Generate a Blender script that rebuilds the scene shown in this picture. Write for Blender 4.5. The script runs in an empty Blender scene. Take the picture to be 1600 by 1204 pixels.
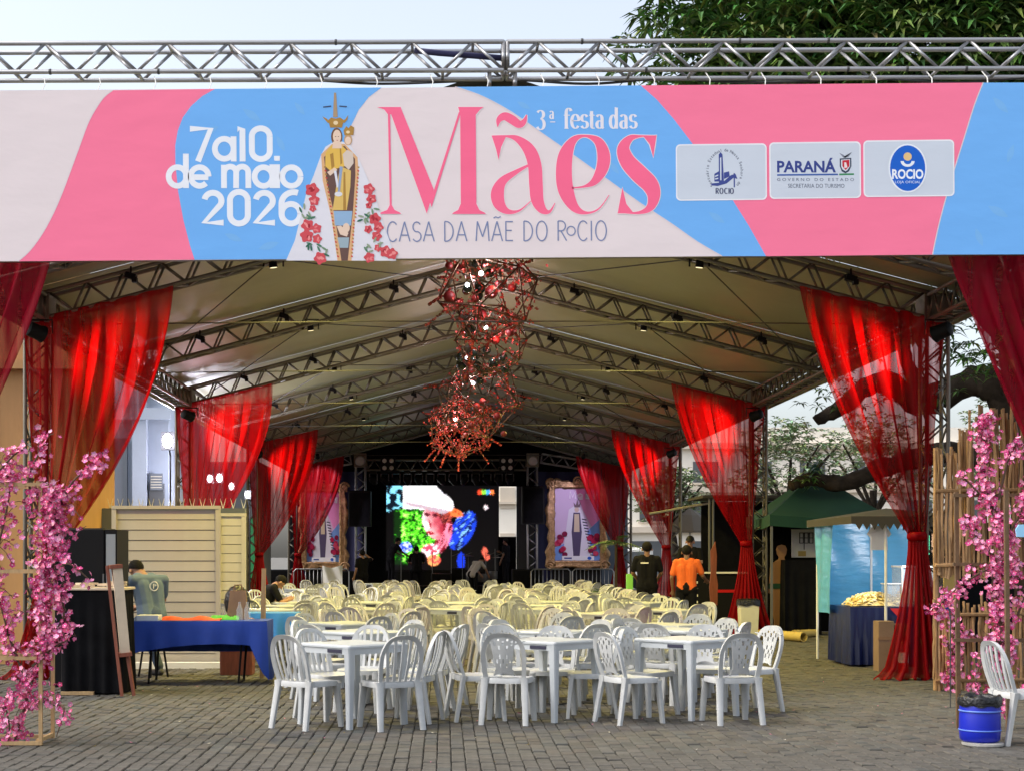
import bpy, bmesh, math, random
import numpy as np
from mathutils import Vector, Matrix, Quaternion
random.seed(7); RNG = np.random.default_rng(7)
SC = bpy.context.scene; COL = SC.collection
R = math.radians; PI = math.pi
# ------------------------------------------------------------------ camera, sky, sun, exposure
cam = bpy.data.cameras.new('camera'); camo = bpy.data.objects.new('camera', cam); COL.objects.link(camo)
camo.location = (0, 0, 1.5); camo.rotation_euler = (R(90), 0, 0)
cam.sensor_width = 36; cam.lens = 54.0; cam.shift_x = 0.06625; cam.shift_y = 0.16625
cam.clip_start = .1; cam.clip_end = 3000
SC.camera = camo
SC.render.resolution_x = 1024; SC.render.resolution_y = 770
w = bpy.data.worlds.new('World'); SC.world = w; w.use_nodes = True
nt = w.node_tree; bg = nt.nodes['Background']
sky = nt.nodes.new('ShaderNodeTexSky'); sky.sky_type = 'NISHITA'; sky.sun_disc = False
sky.sun_elevation = R(48); sky.sun_rotation = R(-102); sky.air_density = 1.0; sky.dust_density = 4.0; sky.ozone_density = 1.0
hs = nt.nodes.new('ShaderNodeHueSaturation'); hs.inputs['Saturation'].default_value = .5
nt.links.new(sky.outputs[0], hs.inputs['Color']); nt.links.new(hs.outputs[0], bg.inputs[0])
bg.inputs[1].default_value = .15
sun = bpy.data.lights.new('sun', 'SUN'); suno = bpy.data.objects.new('sun', sun); COL.objects.link(suno)
sun.energy = .5; sun.angle = R(20); sun.color = (1, .96, .9)
_el, _az = R(48), R(-102)
suno.rotation_euler = Vector((-math.sin(_az) * math.cos(_el), -math.cos(_az) * math.cos(_el), -math.sin(_el))).to_track_quat('-Z', 'Y').to_euler()
SC.view_settings.view_transform = 'Standard'; SC.view_settings.look = 'None'
SC.view_settings.gamma = 1; SC.view_settings.use_curve_mapping = False
SC.view_settings.exposure = 1.1
SC.render.engine = 'CYCLES'; SC.cycles.use_denoising = True
SC.cycles.max_bounces = 7; SC.cycles.transparent_max_bounces = 24; SC.cycles.caustics_reflective = False; SC.cycles.caustics_refractive = False
SC.cycles.sample_clamp_indirect = 6

# ------------------------------------------------------------------ helpers
def S(c):                                   # sRGB 0-255 -> linear
    return tuple(((v / 255) / 12.92 if v / 255 <= .04045 else ((v / 255 + .055) / 1.055) ** 2.4) for v in c)
MATS = {}
def mat(name, col, rough=.6, var=.0, vscale=6, bump=0, bscale=30, metal=0, alpha=None, emit=None, es=1, trans=0, attr=False, coat=0, rnd=0, spec=.5, stretch=None):
    m = bpy.data.materials.new(name); m.use_nodes = True; t = m.node_tree; n = t.nodes; p = n['Principled BSDF']
    p.inputs['Base Color'].default_value = (*col, 1); p.inputs['Roughness'].default_value = rough; p.inputs['Metallic'].default_value = metal
    p.inputs['Specular IOR Level'].default_value = spec
    if coat: p.inputs['Coat Weight'].default_value = coat
    if trans: p.inputs['Transmission Weight'].default_value = trans
    src = None
    if attr:
        a = n.new('ShaderNodeVertexColor'); a.layer_name = 'Col'; src = a.outputs[0]
    tc = None
    if var or bump:
        tc = n.new('ShaderNodeTexCoord').outputs['Object']
        if stretch:
            mp = n.new('ShaderNodeMapping'); mp.inputs['Scale'].default_value = stretch; t.links.new(tc, mp.inputs[0]); tc = mp.outputs[0]
    if var or rnd:
        mul = n.new('ShaderNodeHueSaturation')
        if src: t.links.new(src, mul.inputs['Color'])
        else: mul.inputs['Color'].default_value = (*col, 1)
        val = None
        if var:
            nz = n.new('ShaderNodeTexNoise'); nz.inputs['Scale'].default_value = vscale; nz.inputs['Detail'].default_value = 6; nz.inputs['Roughness'].default_value = .65
            t.links.new(tc, nz.inputs['Vector'])
            mr = n.new('ShaderNodeMapRange'); mr.inputs[1].default_value = .3; mr.inputs[2].default_value = .7
            mr.inputs[3].default_value = 1 - var; mr.inputs[4].default_value = 1 + var; t.links.new(nz.outputs[0], mr.inputs[0]); val = mr.outputs[0]
        if rnd:
            oi = n.new('ShaderNodeObjectInfo'); mr = n.new('ShaderNodeMapRange'); mr.inputs[3].default_value = 1 - rnd; mr.inputs[4].default_value = 1 + rnd
            t.links.new(oi.outputs['Random'], mr.inputs[0])
            if val:
                mm = n.new('ShaderNodeMath'); mm.operation = 'MULTIPLY'; t.links.new(val, mm.inputs[0]); t.links.new(mr.outputs[0], mm.inputs[1]); val = mm.outputs[0]
            else: val = mr.outputs[0]
        t.links.new(val, mul.inputs['Value']); src = mul.outputs[0]
    if src: t.links.new(src, p.inputs['Base Color'])
    if bump:
        nz = n.new('ShaderNodeTexNoise'); nz.inputs['Scale'].default_value = bscale; nz.inputs['Detail'].default_value = 5; t.links.new(tc, nz.inputs['Vector'])
        b = n.new('ShaderNodeBump'); b.inputs['Strength'].default_value = bump; b.inputs['Distance'].default_value = .02
        t.links.new(nz.outputs[0], b.inputs['Height']); t.links.new(b.outputs[0], p.inputs['Normal'])
    if emit is not None:
        p.inputs['Emission Color'].default_value = (*emit, 1); p.inputs['Emission Strength'].default_value = es
        if attr and src: t.links.new(src, p.inputs['Emission Color'])
    if alpha is not None: p.inputs['Alpha'].default_value = alpha
    MATS[name] = m; return m
def sheer(name, col, op, tl=.45):
    m = bpy.data.materials.new(name); m.use_nodes = True; t = m.node_tree; n = t.nodes; n.remove(n['Principled BSDF']); o = n['Material Output']
    d = n.new('ShaderNodeBsdfDiffuse'); d.inputs[0].default_value = (*col, 1); q = n.new('ShaderNodeBsdfTranslucent'); q.inputs[0].default_value = (*col, 1)
    g = n.new('ShaderNodeBsdfGlossy'); g.inputs['Roughness'].default_value = .42; g.inputs[0].default_value = (.9, .5, .5, 1)
    tr = n.new('ShaderNodeBsdfTransparent'); tr.inputs[0].default_value = (1, .72, .72, 1)
    a = n.new('ShaderNodeMixShader'); a.inputs[0].default_value = tl; t.links.new(d.outputs[0], a.inputs[1]); t.links.new(q.outputs[0], a.inputs[2])
    g2 = n.new('ShaderNodeMixShader'); g2.inputs[0].default_value = .012; t.links.new(a.outputs[0], g2.inputs[1]); t.links.new(g.outputs[0], g2.inputs[2])
    b = n.new('ShaderNodeMixShader'); t.links.new(tr.outputs[0], b.inputs[1]); t.links.new(g2.outputs[0], b.inputs[2])
    tc = n.new('ShaderNodeTexCoord'); nz = n.new('ShaderNodeTexNoise'); nz.inputs['Scale'].default_value = 1; nz.inputs['Detail'].default_value = 4; mp = n.new('ShaderNodeMapping'); mp.inputs['Scale'].default_value = (13, 3, .55); t.links.new(tc.outputs['Object'], mp.inputs[0]); t.links.new(mp.outputs[0], nz.inputs['Vector'])
    mr = n.new('ShaderNodeMapRange'); mr.inputs[1].default_value = .3; mr.inputs[2].default_value = .7; mr.inputs[3].default_value = op - .26; mr.inputs[4].default_value = min(1, op + .2); t.links.new(nz.outputs[0], mr.inputs[0]); t.links.new(mr.outputs[0], b.inputs[0])
    t.links.new(b.outputs[0], o.inputs[0]); MATS[name] = m; return m

WM = {}
def link(o, parent=None):
    COL.objects.link(o)
    if parent is not None: o.parent = parent; WM[o] = WM[parent]
    return o
def tag(o, label, cat, group=None, kind=None):
    if label: o['label'] = label
    if cat: o['category'] = cat
    if group: o['group'] = group
    if kind: o['kind'] = kind
    return o
def thing(name, label, cat, loc=(0, 0, 0), group=None, rotz=0):
    o = bpy.data.objects.new(name, None); COL.objects.link(o); o.empty_display_size = .2
    o.location = loc; o.rotation_euler = (0, 0, rotz); WM[o] = Matrix.Translation(loc) @ Matrix.Rotation(rotz, 4, 'Z')
    return tag(o, label, cat, group)
class MB:
    def __init__(s): s.v = []; s.f = []; s.m = []; s.c = []; s.cm = 0
    def add(s, vs, fs, col=None):
        b = len(s.v); s.v += [tuple(p) for p in vs]
        for f in fs: s.f.append(tuple(i + b for i in f)); s.m.append(s.cm); s.c.append(col)
        return s
    def box(s, c, d, rz=0, rx=0, ry=0, col=None):
        M = Matrix.Rotation(rz, 3, 'Z') @ Matrix.Rotation(ry, 3, 'Y') @ Matrix.Rotation(rx, 3, 'X'); c = Vector(c)
        vs = [c + M @ Vector((x * d[0] / 2, y * d[1] / 2, z * d[2] / 2)) for x in (-1, 1) for y in (-1, 1) for z in (-1, 1)]
        return s.add(vs, [(0, 1, 3, 2), (4, 6, 7, 5), (0, 4, 5, 1), (2, 3, 7, 6), (0, 2, 6, 4), (1, 5, 7, 3)], col)
    def bx(s, x0, x1, y0, y1, z0, z1, col=None): return s.box(((x0 + x1) / 2, (y0 + y1) / 2, (z0 + z1) / 2), (x1 - x0, y1 - y0, z1 - z0), col=col)
    def cbox(s, x0, x1, y0, y1, z0, z1, b=.01):       # box with chamfered vertical + top edges
        def ring(i, z): return [(x0 + i, y0 + i + b, z), (x0 + i + b, y0 + i, z), (x1 - i - b, y0 + i, z), (x1 - i, y0 + i + b, z), (x1 - i, y1 - i - b, z), (x1 - i - b, y1 - i, z), (x0 + i + b, y1 - i, z), (x0 + i, y1 - i - b, z)]
        r = [ring(0, z0), ring(0, z1 - b), ring(b, z1)]; vs = sum(r, []); fs = []
        for k in range(2):
            for i in range(8): j = (i + 1) % 8; fs.append((k * 8 + i, k * 8 + j, k * 8 + 8 + j, k * 8 + 8 + i))
        fs.append(tuple(range(16, 24))); fs.append(tuple(range(7, -1, -1)))
        return s.add(vs, fs)
    def tube(s, pts, r, n=6, caps=True, col=None):
        pts = [Vector(p) for p in pts]; k = len(pts); rr = r if isinstance(r, (list, tuple)) else [r] * k; vs = []; up = None
        for i, p in enumerate(pts):
            d = (pts[min(i + 1, k - 1)] - pts[max(i - 1, 0)]).normalized()
            if up is None: up = d.orthogonal().normalized()
            up = (up - d * up.dot(d)); up = up.normalized() if up.length > 1e-6 else d.orthogonal().normalized(); q = d.cross(up)
            vs += [p + (up * math.cos(2 * PI * j / n) + q * math.sin(2 * PI * j / n)) * rr[i] for j in range(n)]
        fs = [(i * n + j, i * n + (j + 1) % n, (i + 1) * n + (j + 1) % n, (i + 1) * n + j) for i in range(k - 1) for j in range(n)]
        if caps: fs += [tuple(range(n - 1, -1, -1)), tuple((k - 1) * n + j for j in range(n))]
        return s.add(vs, fs, col)
    def lathe(s, prof, c=(0, 0, 0), n=20, col=None, sx=1, sy=1):
        vs = [(c[0] + r * math.cos(2 * PI * j / n) * sx, c[1] + r * math.sin(2 * PI * j / n) * sy, c[2] + z) for r, z in prof for j in range(n)]
        fs = [(i * n + j, i * n + (j + 1) % n, (i + 1) * n + (j + 1) % n, (i + 1) * n + j) for i in range(len(prof) - 1) for j in range(n)]
        fs += [tuple(range(n - 1, -1, -1)), tuple((len(prof) - 1) * n + j for j in range(n))]
        return s.add(vs, fs, col)
    def sphere(s, c, r, n=10, col=None):
        rx, ry, rz = r if isinstance(r, tuple) else (r, r, r)
        prof = [(math.sin(PI * (i + .02) / (n * .5 + .04 * .5)) if False else math.sin(PI * max(.01, min(.99, i / (n // 2)))), -math.cos(PI * i / (n // 2))) for i in range(n // 2 + 1)]
        vs = [(c[0] + a * math.cos(2 * PI * j / n) * rx, c[1] + a * math.sin(2 * PI * j / n) * ry, c[2] + z * rz) for a, z in prof for j in range(n)]
        k = len(prof); fs = [(i * n + j, i * n + (j + 1) % n, (i + 1) * n + (j + 1) % n, (i + 1) * n + j) for i in range(k - 1) for j in range(n)]
        fs += [tuple(range(n - 1, -1, -1)), tuple((k - 1) * n + j for j in range(n))]
        return s.add(vs, fs, col)
    def grid(s, P, nu, nv, col=None, closed=False):       # P[j][i]
        vs = [p for row in P for p in row]; k = len(P[0])
        return s.add(vs, [(j * k + i, j * k + i + 1, (j + 1) * k + i + 1, (j + 1) * k + i) for j in range(len(P) - 1) for i in range(k - 1)], col)
    def build(s, name, m, parent=None, smooth=False, loc=None, label=None, cat=None, group=None, kind=None):
        me = bpy.data.meshes.new(name); off = Vector(loc) if loc is not None else Vector((0, 0, 0)); vs = s.v
        if parent is not None:
            Mi = WM[parent].inverted(); vs = [tuple(Mi @ Vector(p)) for p in s.v]
        elif loc is not None: vs = [tuple(Vector(p) - off) for p in s.v]
        me.from_pydata(vs, [], s.f); ms = m if isinstance(m, (list, tuple)) else [m]
        for q in ms: me.materials.append(MATS[q] if isinstance(q, str) else q)
        if len(ms) > 1: me.polygons.foreach_set('material_index', s.m)
        if any(c is not None for c in s.c):
            at = me.color_attributes.new('Col', 'FLOAT_COLOR', 'CORNER'); tot = np.array([len(f) for f in s.f])
            ca = np.array([(*(c or (1, 1, 1)), 1) for c in s.c], dtype=np.float32); at.data.foreach_set('color', np.repeat(ca, tot, axis=0).ravel())
        if smooth:
            me.polygons.foreach_set('use_smooth', [True] * len(s.f))
            if smooth != 1 and hasattr(me, 'set_sharp_from_angle'): me.set_sharp_from_angle(angle=smooth)
        me.update(); o = bpy.data.objects.new(name, me); o.location = off; link(o, parent)
        if parent is None: WM[o] = Matrix.Translation(off)
        return tag(o, label, cat, group, kind)
def copy_tree(o, parent=None):
    c = o.copy(); COL.objects.link(c); c.parent = parent
    for ch in list(o.children): copy_tree(ch, c)
    return c
_rod = {}
def rod(name, m, r, p0, p1, parent, n=6):
    k = (m, round(r, 4), n)
    if k not in _rod:
        b = MB(); b.tube([(0, 0, 0), (0, 0, 1)], r, n); me = bpy.data.meshes.new(name); me.from_pydata(b.v, [], b.f); me.materials.append(MATS[m])
        me.polygons.foreach_set('use_smooth', [len(f) == 4 for f in b.f]); _rod[k] = me
    p0 = WM[parent].inverted() @ Vector(p0); p1 = WM[parent].inverted() @ Vector(p1); d = p1 - p0
    o = bpy.data.objects.new(name, _rod[k]); COL.objects.link(o); o.parent = parent; WM[o] = WM[parent]
    o.matrix_basis = Matrix.Translation(p0) @ d.to_track_quat('Z', 'Y').to_matrix().to_4x4() @ Matrix.Diagonal((1, 1, d.length, 1))
    return o
def truss(parent, p0, p1, up, wd, ht, pitch, m, rc=.024, rb=.012, faces='sb', ends=True, n=6):
    p0 = Vector(p0); p1 = Vector(p1); d = (p1 - p0); L = d.length; d.normalize(); up = Vector(up); up = (up - d * up.dot(d)).normalized(); sd = d.cross(up)
    A = sd * (wd / 2); H = up * ht; cs = [(-A), (A), (A + H), (-A + H)]
    for c in cs: rod('chord', m, rc, p0 + c, p1 + c, parent, 8)
    k = max(2, round(L / pitch)); st = L / k
    pairs = {'x': (), 's': ((0, 3), (1, 2)), 'b': ((0, 1),), 't': ((3, 2),)}
    for f in faces:
        for a, b in pairs[f]:
            for i in range(k):
                q0 = p0 + d * (st * i); q1 = p0 + d * (st * (i + .5)); q2 = p0 + d * (st * (i + 1))
                rod('brace', m, rb, q0 + cs[a], q1 + cs[b], parent, n); rod('brace', m, rb, q1 + cs[b], q2 + cs[a], parent, n)
    if 'x' in faces:
        for i in range(k + 1):
            q = p0 + d * (st * i); rod('cross_bar', m, rb, q + cs[0], q + cs[1], parent, n)
            if i < k: q = p0 + d * (st * (i + .5)); rod('cross_bar', m, rb, q + cs[3], q + cs[2], parent, n)
    if ends:
        for q in (p0, p1):
            for a, b in ((0, 3), (1, 2), (0, 1), (3, 2)): rod('end_bar', m, rb * 1.3, q + cs[a], q + cs[b], parent, n)
def aim_light(name, typ, loc, target, energy, col, parent, size=.1, angle=90, blend=.6):
    l = bpy.data.lights.new(name, typ); l.energy = energy; l.color = col; o = bpy.data.objects.new(name, l); COL.objects.link(o)
    if typ == 'SPOT': l.spot_size = R(angle); l.spot_blend = blend; l.shadow_soft_size = size
    elif typ == 'POINT': l.shadow_soft_size = size
    elif typ == 'AREA': l.size = size
    o.parent = parent; Mi = WM[parent].inverted(); p = Mi @ Vector(loc); t = Mi @ Vector(target)
    o.location = p; o.rotation_euler = (t - p).to_track_quat('-Z', 'Y').to_euler(); return o
def at(px, py, Y):                                     # photo position at depth Y -> place in metres
    return Vector(((px - 694) * Y / 2400, Y, 1.5 + (868 - py) * Y / 2400))

# ------------------------------------------------------------------ materials
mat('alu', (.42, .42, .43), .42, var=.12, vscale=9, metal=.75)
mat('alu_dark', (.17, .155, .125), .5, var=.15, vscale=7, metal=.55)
mat('roof_pvc', (.29, .28, .165), .45, var=.10, vscale=1.3, bump=.25, bscale=1.6)
mat('print', (.8, .8, .8), .65, attr=True, bump=.4, bscale=1.5, spec=.12, stretch=(1, 1, 2.2))
mat('cable', (.05, .05, .05), .6)
mat('black_cloth', (.008, .008, .009), .85, var=.3, vscale=4, bump=.3, bscale=9, spec=.05)
mat('black_metal', (.008, .008, .009), .55, spec=.15)
mat('grey_metal', (.12, .12, .12), .5)
mat('plastic', (.47, .48, .475), .45, var=.12, vscale=7, rnd=.10, bump=.06, bscale=60)
mat('table_plastic', (.46, .49, .51), .4, var=.05, vscale=4, rnd=.05)
mat('sticker', (.02, .02, .045), .5)
sheer('sheer_red', (.36, .003, .006), .82)
sheer('sheer_crimson', (.30, .003, .020), .84)
sheer('sheer_dense', (.36, .003, .006), .95)
mat('paver', (.078, .072, .061), .85, var=.28, vscale=9, bump=.35, bscale=45, rnd=.14)
mat('paver_field', (.112, .102, .088), .85, var=.22, vscale=5, bump=.3, bscale=40, attr=True)
mat('sand', (.045, .04, .034), .95, var=.4, vscale=3, bump=.4, bscale=60)
mat('ground', (.16, .15, .13), .95, var=.3, vscale=.4, bump=.3, bscale=8)
mat('leaf', (.06, .11, .03), .45, attr=True, spec=.4)
mat('bark', (.04, .031, .024), .95, var=.5, vscale=5, bump=1.0, bscale=9, spec=.1)
mat('petal', (.7, .1, .3), .6, attr=True)
mat('dark_post', (.13, .075, .035), .7, var=.3, vscale=5, bump=.3)
mat('twig', (.09, .05, .03), .8)
mat('cane', (.40, .23, .10), .6, var=.35, vscale=5, rnd=.35, bump=.3, bscale=20)
mat('wood_light', (.46, .30, .14), .6, var=.2, vscale=4, stretch=(8, 8, 1), bump=.1)
mat('wood_red', (.22, .06, .03), .5, var=.25, vscale=4, stretch=(8, 8, 1))
mat('wood_board', (.62, .5, .36), .6, var=.12, vscale=5)
mat('blue_cloth', (.012, .055, .36), .7, var=.12, vscale=3, bump=.15, bscale=7)
mat('light_blue_cloth', (.03, .22, .62), .7, var=.1, vscale=3, bump=.15, bscale=7)
mat('navy_satin', (.008, .014, .075), .32, var=.15, vscale=3)
mat('blue_tarp', (.10, .38, .62), .3, var=.12, vscale=2.5, bump=.6, bscale=4, stretch=(1, 1, 3))
mat('orange_cloth', (.75, .10, .03), .8, bump=.4, bscale=20)
mat('green_cloth', (.08, .38, .05), .8, bump=.4, bscale=20)
mat('kraft', (.26, .15, .08), .8, var=.15, vscale=6)
mat('cardboard', (.24, .15, .09), .8, var=.15, vscale=4)
mat('glass', (.9, .95, .95), .05, alpha=.18)
mat('fridge_glass', (.35, .38, .40), .12, alpha=.8)
mat('red_paint', (.55, .015, .015), .3)
mat('white_paint', (.75, .74, .70), .5, var=.06, vscale=5)
mat('bin_white', (.62, .60, .50), .5, var=.08, vscale=4)
mat('bag_black', (.01, .01, .011), .3, bump=.9, bscale=30)
mat('bucket_blue', (.008, .02, .42), .32, var=.06, vscale=5)
mat('bucket_ring', (.10, .20, .62), .35)
mat('siding', (.38, .345, .30), .55, var=.06, vscale=3, rnd=.04)
mat('siding_pale', (.52, .49, .41), .55, var=.06, vscale=3, rnd=.04)
mat('wall_brown', (.44, .24, .10), .8, var=.12, vscale=1.5, bump=.2, bscale=9, stretch=(2, 2, .4))
mat('wall_bluegrey', (.33, .38, .46), .8, var=.08, vscale=1.2, bump=.1)
mat('wall_dark', (.13, .15, .18), .8, var=.1, vscale=1.2)
mat('cream_wall', (.86, .80, .70), .85, var=.06, vscale=.6)
mat('cream_trim', (.60, .52, .42), .85, var=.06, vscale=.6)
mat('window_dark', (.10, .11, .12), .15)
mat('gazebo_green', (.003, .042, .023), .8, var=.12, vscale=2, bump=.2, bscale=4)
mat('gazebo_grey', (.045, .04, .035), .9, var=.15, vscale=2)
mat('tan', (.10, .085, .065), .8)
mat('mannequin', (.24, .115, .045), .6, var=.08)
mat('gold', (.36, .22, .11), .38, var=.45, vscale=14, metal=.6, bump=.6, bscale=40)
mat('tube_yellow', (.52, .38, .12), .7, var=.15, vscale=4)
mat('snack', (.80, .66, .34), .7, attr=True)
mat('concrete', (.3, .29, .27), .9, var=.2, vscale=5, bump=.3)
mat('lamp_white', (1, 1, 1), .4, emit=(.92, .90, 1), es=14)
mat('lamp_red', (1, .1, .05), .4, emit=(1, .04, .02), es=10)
mat('lamp_warm', (1, .9, .6), .4, emit=(1, .85, .5), es=.7)
mat('led', (0, 0, 0), .6, attr=True, emit=(1, 1, 1), es=.95)
mat('skin', (.36, .19, .12), .55); mat('skin_dark', (.20, .10, .06), .55); mat('hair', (.008, .007, .006), .75, bump=.6, bscale=90, spec=.15)
mat('tee_grey', (.12, .17, .22), .85, var=.1, bump=.2, bscale=14); mat('tee_black', (.010, .010, .012), .9, spec=.1, bump=.2, bscale=14); mat('tee_orange', (.72, .13, .02), .8, var=.08, bump=.3, bscale=12)
mat('jeans', (.06, .09, .14), .85, var=.15); mat('trousers', (.009, .009, .011), .9, spec=.1); mat('shoe', (.05, .05, .055), .6); mat('tee_pale', (.42, .38, .36), .85)
mat('balloon_dark', (.012, .022, .018), .25); mat('ball_red', (.14, .006, .008), .55); mat('wire_bronze', (.10, .055, .03), .5, metal=.5)
mat('green_panel', (.03, .28, .13), .6); mat('lime', (.22, .62, .12), .6); mat('purple_cloth', (.035, .035, .10), .85, bump=.4, bscale=5)
mat('sign_blue', (.30, .60, .85), .4)
# ------------------------------------------------------------------ ground
b = MB(); b.grid([[(x, y, -.03) for x in (-600, -60, 0, 60, 600)] for y in (-200, 0, 60, 200, 1500)], 4, 4)
g = b.build('ground', 'ground', kind='structure')
b = MB(); b.grid([[(x, y, -.012) for x in (-9, 0, 10)] for y in (6, 30, 54)], 2, 2)
pave = b.build('paved_floor', 'sand', kind='structure')
PW, PL, GAP = .104, .205, .006
def paver_geo(w, l, h=.012, bv=.007):
    x, y = w / 2, l / 2
    vs = [(-x, -y, -.012), (x, -y, -.012), (x, y, -.012), (-x, y, -.012), (-x, -y, h - bv), (x, -y, h - bv), (x, y, h - bv), (-x, y, h - bv), (-x + bv, -y + bv, h), (x - bv, -y + bv, h), (x - bv, y - bv, h), (-x + bv, y - bv, h)]
    fs = [(8, 9, 10, 11)] + [(a, (a + 1) % 4, (a + 1) % 4 + 4, a + 4) for a in range(4)] + [(a + 4, (a + 1) % 4 + 4, (a + 1) % 4 + 8, a + 8) for a in range(4)]
    return vs, fs
pv, pf = paver_geo(PW - GAP, PL - .018)
pm = bpy.data.meshes.new('paver'); pm.from_pydata([(v[0], v[1], v[2]) for v in pv], [], pf); pm.materials.append(MATS['paver'])
V0 = np.array(pv); F0 = np.array([f for f in pf]); allv = []; allf = []; n0 = 0; near = 0; pc = []
cells = []
for i in range(-70, 84):
    for j in range(0, 150):
        x = i * PW; y = 10.5 + j * PL + (PL / 2 if i % 2 else 0)
        if x < -6 or x > 8.5 or y > 46: continue
        cells.append((y, x))
cells.sort()
for y, x in cells:
    tz = random.gauss(0, .003); rx = random.gauss(0, .014); ry = random.gauss(0, .018); rz = random.gauss(0, .008)
    jx = random.gauss(0, .0015); jy = random.gauss(0, .003)
    px = 694 + 2400 * x / y
    if near < 300 and y > 10.75 and -12 < px < 1612:
        o = bpy.data.objects.new('paver', pm); COL.objects.link(o); o.parent = pave; o.location = (x + jx, y + jy, tz); o.rotation_euler = (rx, ry, rz); near += 1
    else:
        c, s_ = math.cos(rz), math.sin(rz); P = V0.copy(); X = P[:, 0] * c - P[:, 1] * s_; Yv = P[:, 0] * s_ + P[:, 1] * c
        P[:, 2] += tz + P[:, 1] * rx - P[:, 0] * ry; P[:, 0] = X + x + jx; P[:, 1] = Yv + y + jy
        allv.append(P); allf.append(F0 + n0); n0 += 12; cv = random.gauss(1, .11); cw = random.gauss(0, .003); pc += [(.078 * cv + cw, .072 * cv, .061 * cv - cw * .5, 1)] * len(F0)
me = bpy.data.meshes.new('paver_field'); me.from_pydata(np.concatenate(allv).tolist(), [], np.concatenate(allf).tolist()); me.materials.append(MATS['paver_field']); ca = me.color_attributes.new('Col', 'FLOAT_COLOR', 'CORNER'); ca.data.foreach_set('color', np.repeat(np.clip(np.array(pc, dtype=np.float32), .02, 1), 4, axis=0).ravel())
o = bpy.data.objects.new('paver_field', me); link(o, pave); o['kind'] = 'stuff'
# fallen bits on the paving
b = MB()
for k in range(260):
    y = random.uniform(11, 28); x = random.uniform(-4.2, 5.5); a = random.random() * PI; r = random.uniform(.006, .022); q = random.uniform(.004, .012)
    c = Vector((x, y, .016)); u = Vector((math.cos(a), math.sin(a), 0)); v = Vector((-u.y, u.x, 0))
    b.add([c - u * r, c + v * q * .6, c + u * r + Vector((0, 0, .006)), c - v * q], [(0, 1, 2, 3)], random.choice([S((205, 196, 170)), S((120, 105, 60)), S((88, 72, 40)), S((190, 185, 175)), S((200, 120, 140))]))
b.build('ground_litter', 'print', label='dry leaves and petals scattered over the paving', cat='litter', kind='stuff')

# ------------------------------------------------------------------ buildings behind
def wall_block(name, label, m, x0, x1, y0, y1, z1):
    t = thing(name, label, 'building', ((x0 + x1) / 2, (y0 + y1) / 2, 0)); b = MB(); b.bx(x0, x1, y0, y1, -.1, z1); b.build('wall', m, t); return t
t = wall_block('brown_building', 'orange-brown rendered building left of the tent behind the first red curtain', 'wall_brown', -11, -5.15, 21.5, 24.0, 5.6)
b = MB(); b.bx(-11, -5.02, 21.35, 21.497, 4.1, 4.22); b.build('ledge', 'wall_brown', t)
for x in (-7.9, -6.4): b = MB(); b.bx(x, x + .05, 21.44, 21.498, -.05, 4.09); b.build('downpipe', 'wall_dark', t)
t = wall_block('blue_grey_building', 'blue-grey building with a dark recessed panel behind the beige slatted hoarding', 'wall_bluegrey', -13, -6.1, 34, 40, 6.2)
b = MB(); b.bx(-8.0, -7.0, 33.9, 33.997, -.05, 4.1); b.build('recessed_panel', 'wall_dark', t)
b = MB(); b.bx(-6.86, -6.55, 33.78, 33.995, -.05, 5.4); b.build('pilaster', 'wall_bluegrey', t)
b = MB(); b.bx(-13, -6.0, 33.72, 33.775, 4.5, 4.75); b.build('cornice', 'wall_bluegrey', t)
b = MB(); b.bx(-6.5, -6.18, 33.86, 33.99, 2.0, 3.1); b.build('noticeboard_back', 'window_dark', t)
pb = MB(); pb.bx(-6.48, -6.2, 33.82, 33.855, 2.95, 3.32); q = pb.build('notice_plaque', 'wall_dark', t)
pb = MB(); [pb.bx(-6.46, -6.22, 33.81, 33.818, 3.0 + .06 * k, 3.02 + .06 * k) for k in range(5)]; pb.build('notice_lines', 'siding_pale', q)
t = wall_block('green_shed', 'shed with green panels behind the left curtains near the stage', 'wall_dark', -9, -5.3, 44, 47, 4.2)
for k in range(9): b = MB(); b.bx(-7.5 + k * .24, -7.3 + k * .24, 43.93, 43.998, .1, 2.6); b.build('panel', 'green_panel', t)
b = MB(); b.bx(-8.6, -7.75, 43.93, 43.998, 1.2, 3.6); b.build('window', 'siding_pale', t)
# cream buildings on the open right side
t = wall_block('cream_building', 'pale cream building with ledges and windows across the far right side', 'cream_wall', 7, 48, 92, 104, 9.2)
for z in (2.9, 5.3, 7.9): b = MB(); b.bx(6.8, 48.2, 91.6, 91.997, z, z + .35); b.build('ledge', 'cream_trim', t)
for fl in range(2):
    for k in range(12):
        x = 8.5 + k * 3.2; z = 3.6 + fl * 2.3
        b = MB(); b.bx(x, x + 1.5, 91.93, 91.998, z, z + 1.25); wd = b.build('window', 'window_dark', t)
        b = MB(); b.bx(x - .1, x + 1.6, 91.86, 91.927, z - .12, z - .01); b.bx(x + .71, x + .79, 91.88, 91.928, z, z + 1.25); b.build('frame', 'cream_trim', wd)
for k in range(11): b = MB(); b.bx(7.6 + k * 3.6, 9.4 + k * 3.6, 91.92, 91.998, 0, 2.4); b.build('shopfront', 'window_dark' if k % 3 else 'green_panel', t)
t = wall_block('far_white_house', 'white tiled house behind the stage seen in the gap beside the screen', 'cream_wall', -3, 6.5, 74, 80, 6.4)
for k in range(3):
    for fl in range(2): b = MB(); b.bx(1.2 + k * 1.5, 1.9 + k * 1.5, 73.93, 73.998, 1.6 + fl * 2.2, 2.6 + fl * 2.2); b.build('window', 'cream_trim', t)
b = MB(); b.bx(-3.1, 6.6, 73.8, 73.99, 4.0, 4.12); b.build('ledge', 'cream_trim', t)

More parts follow.
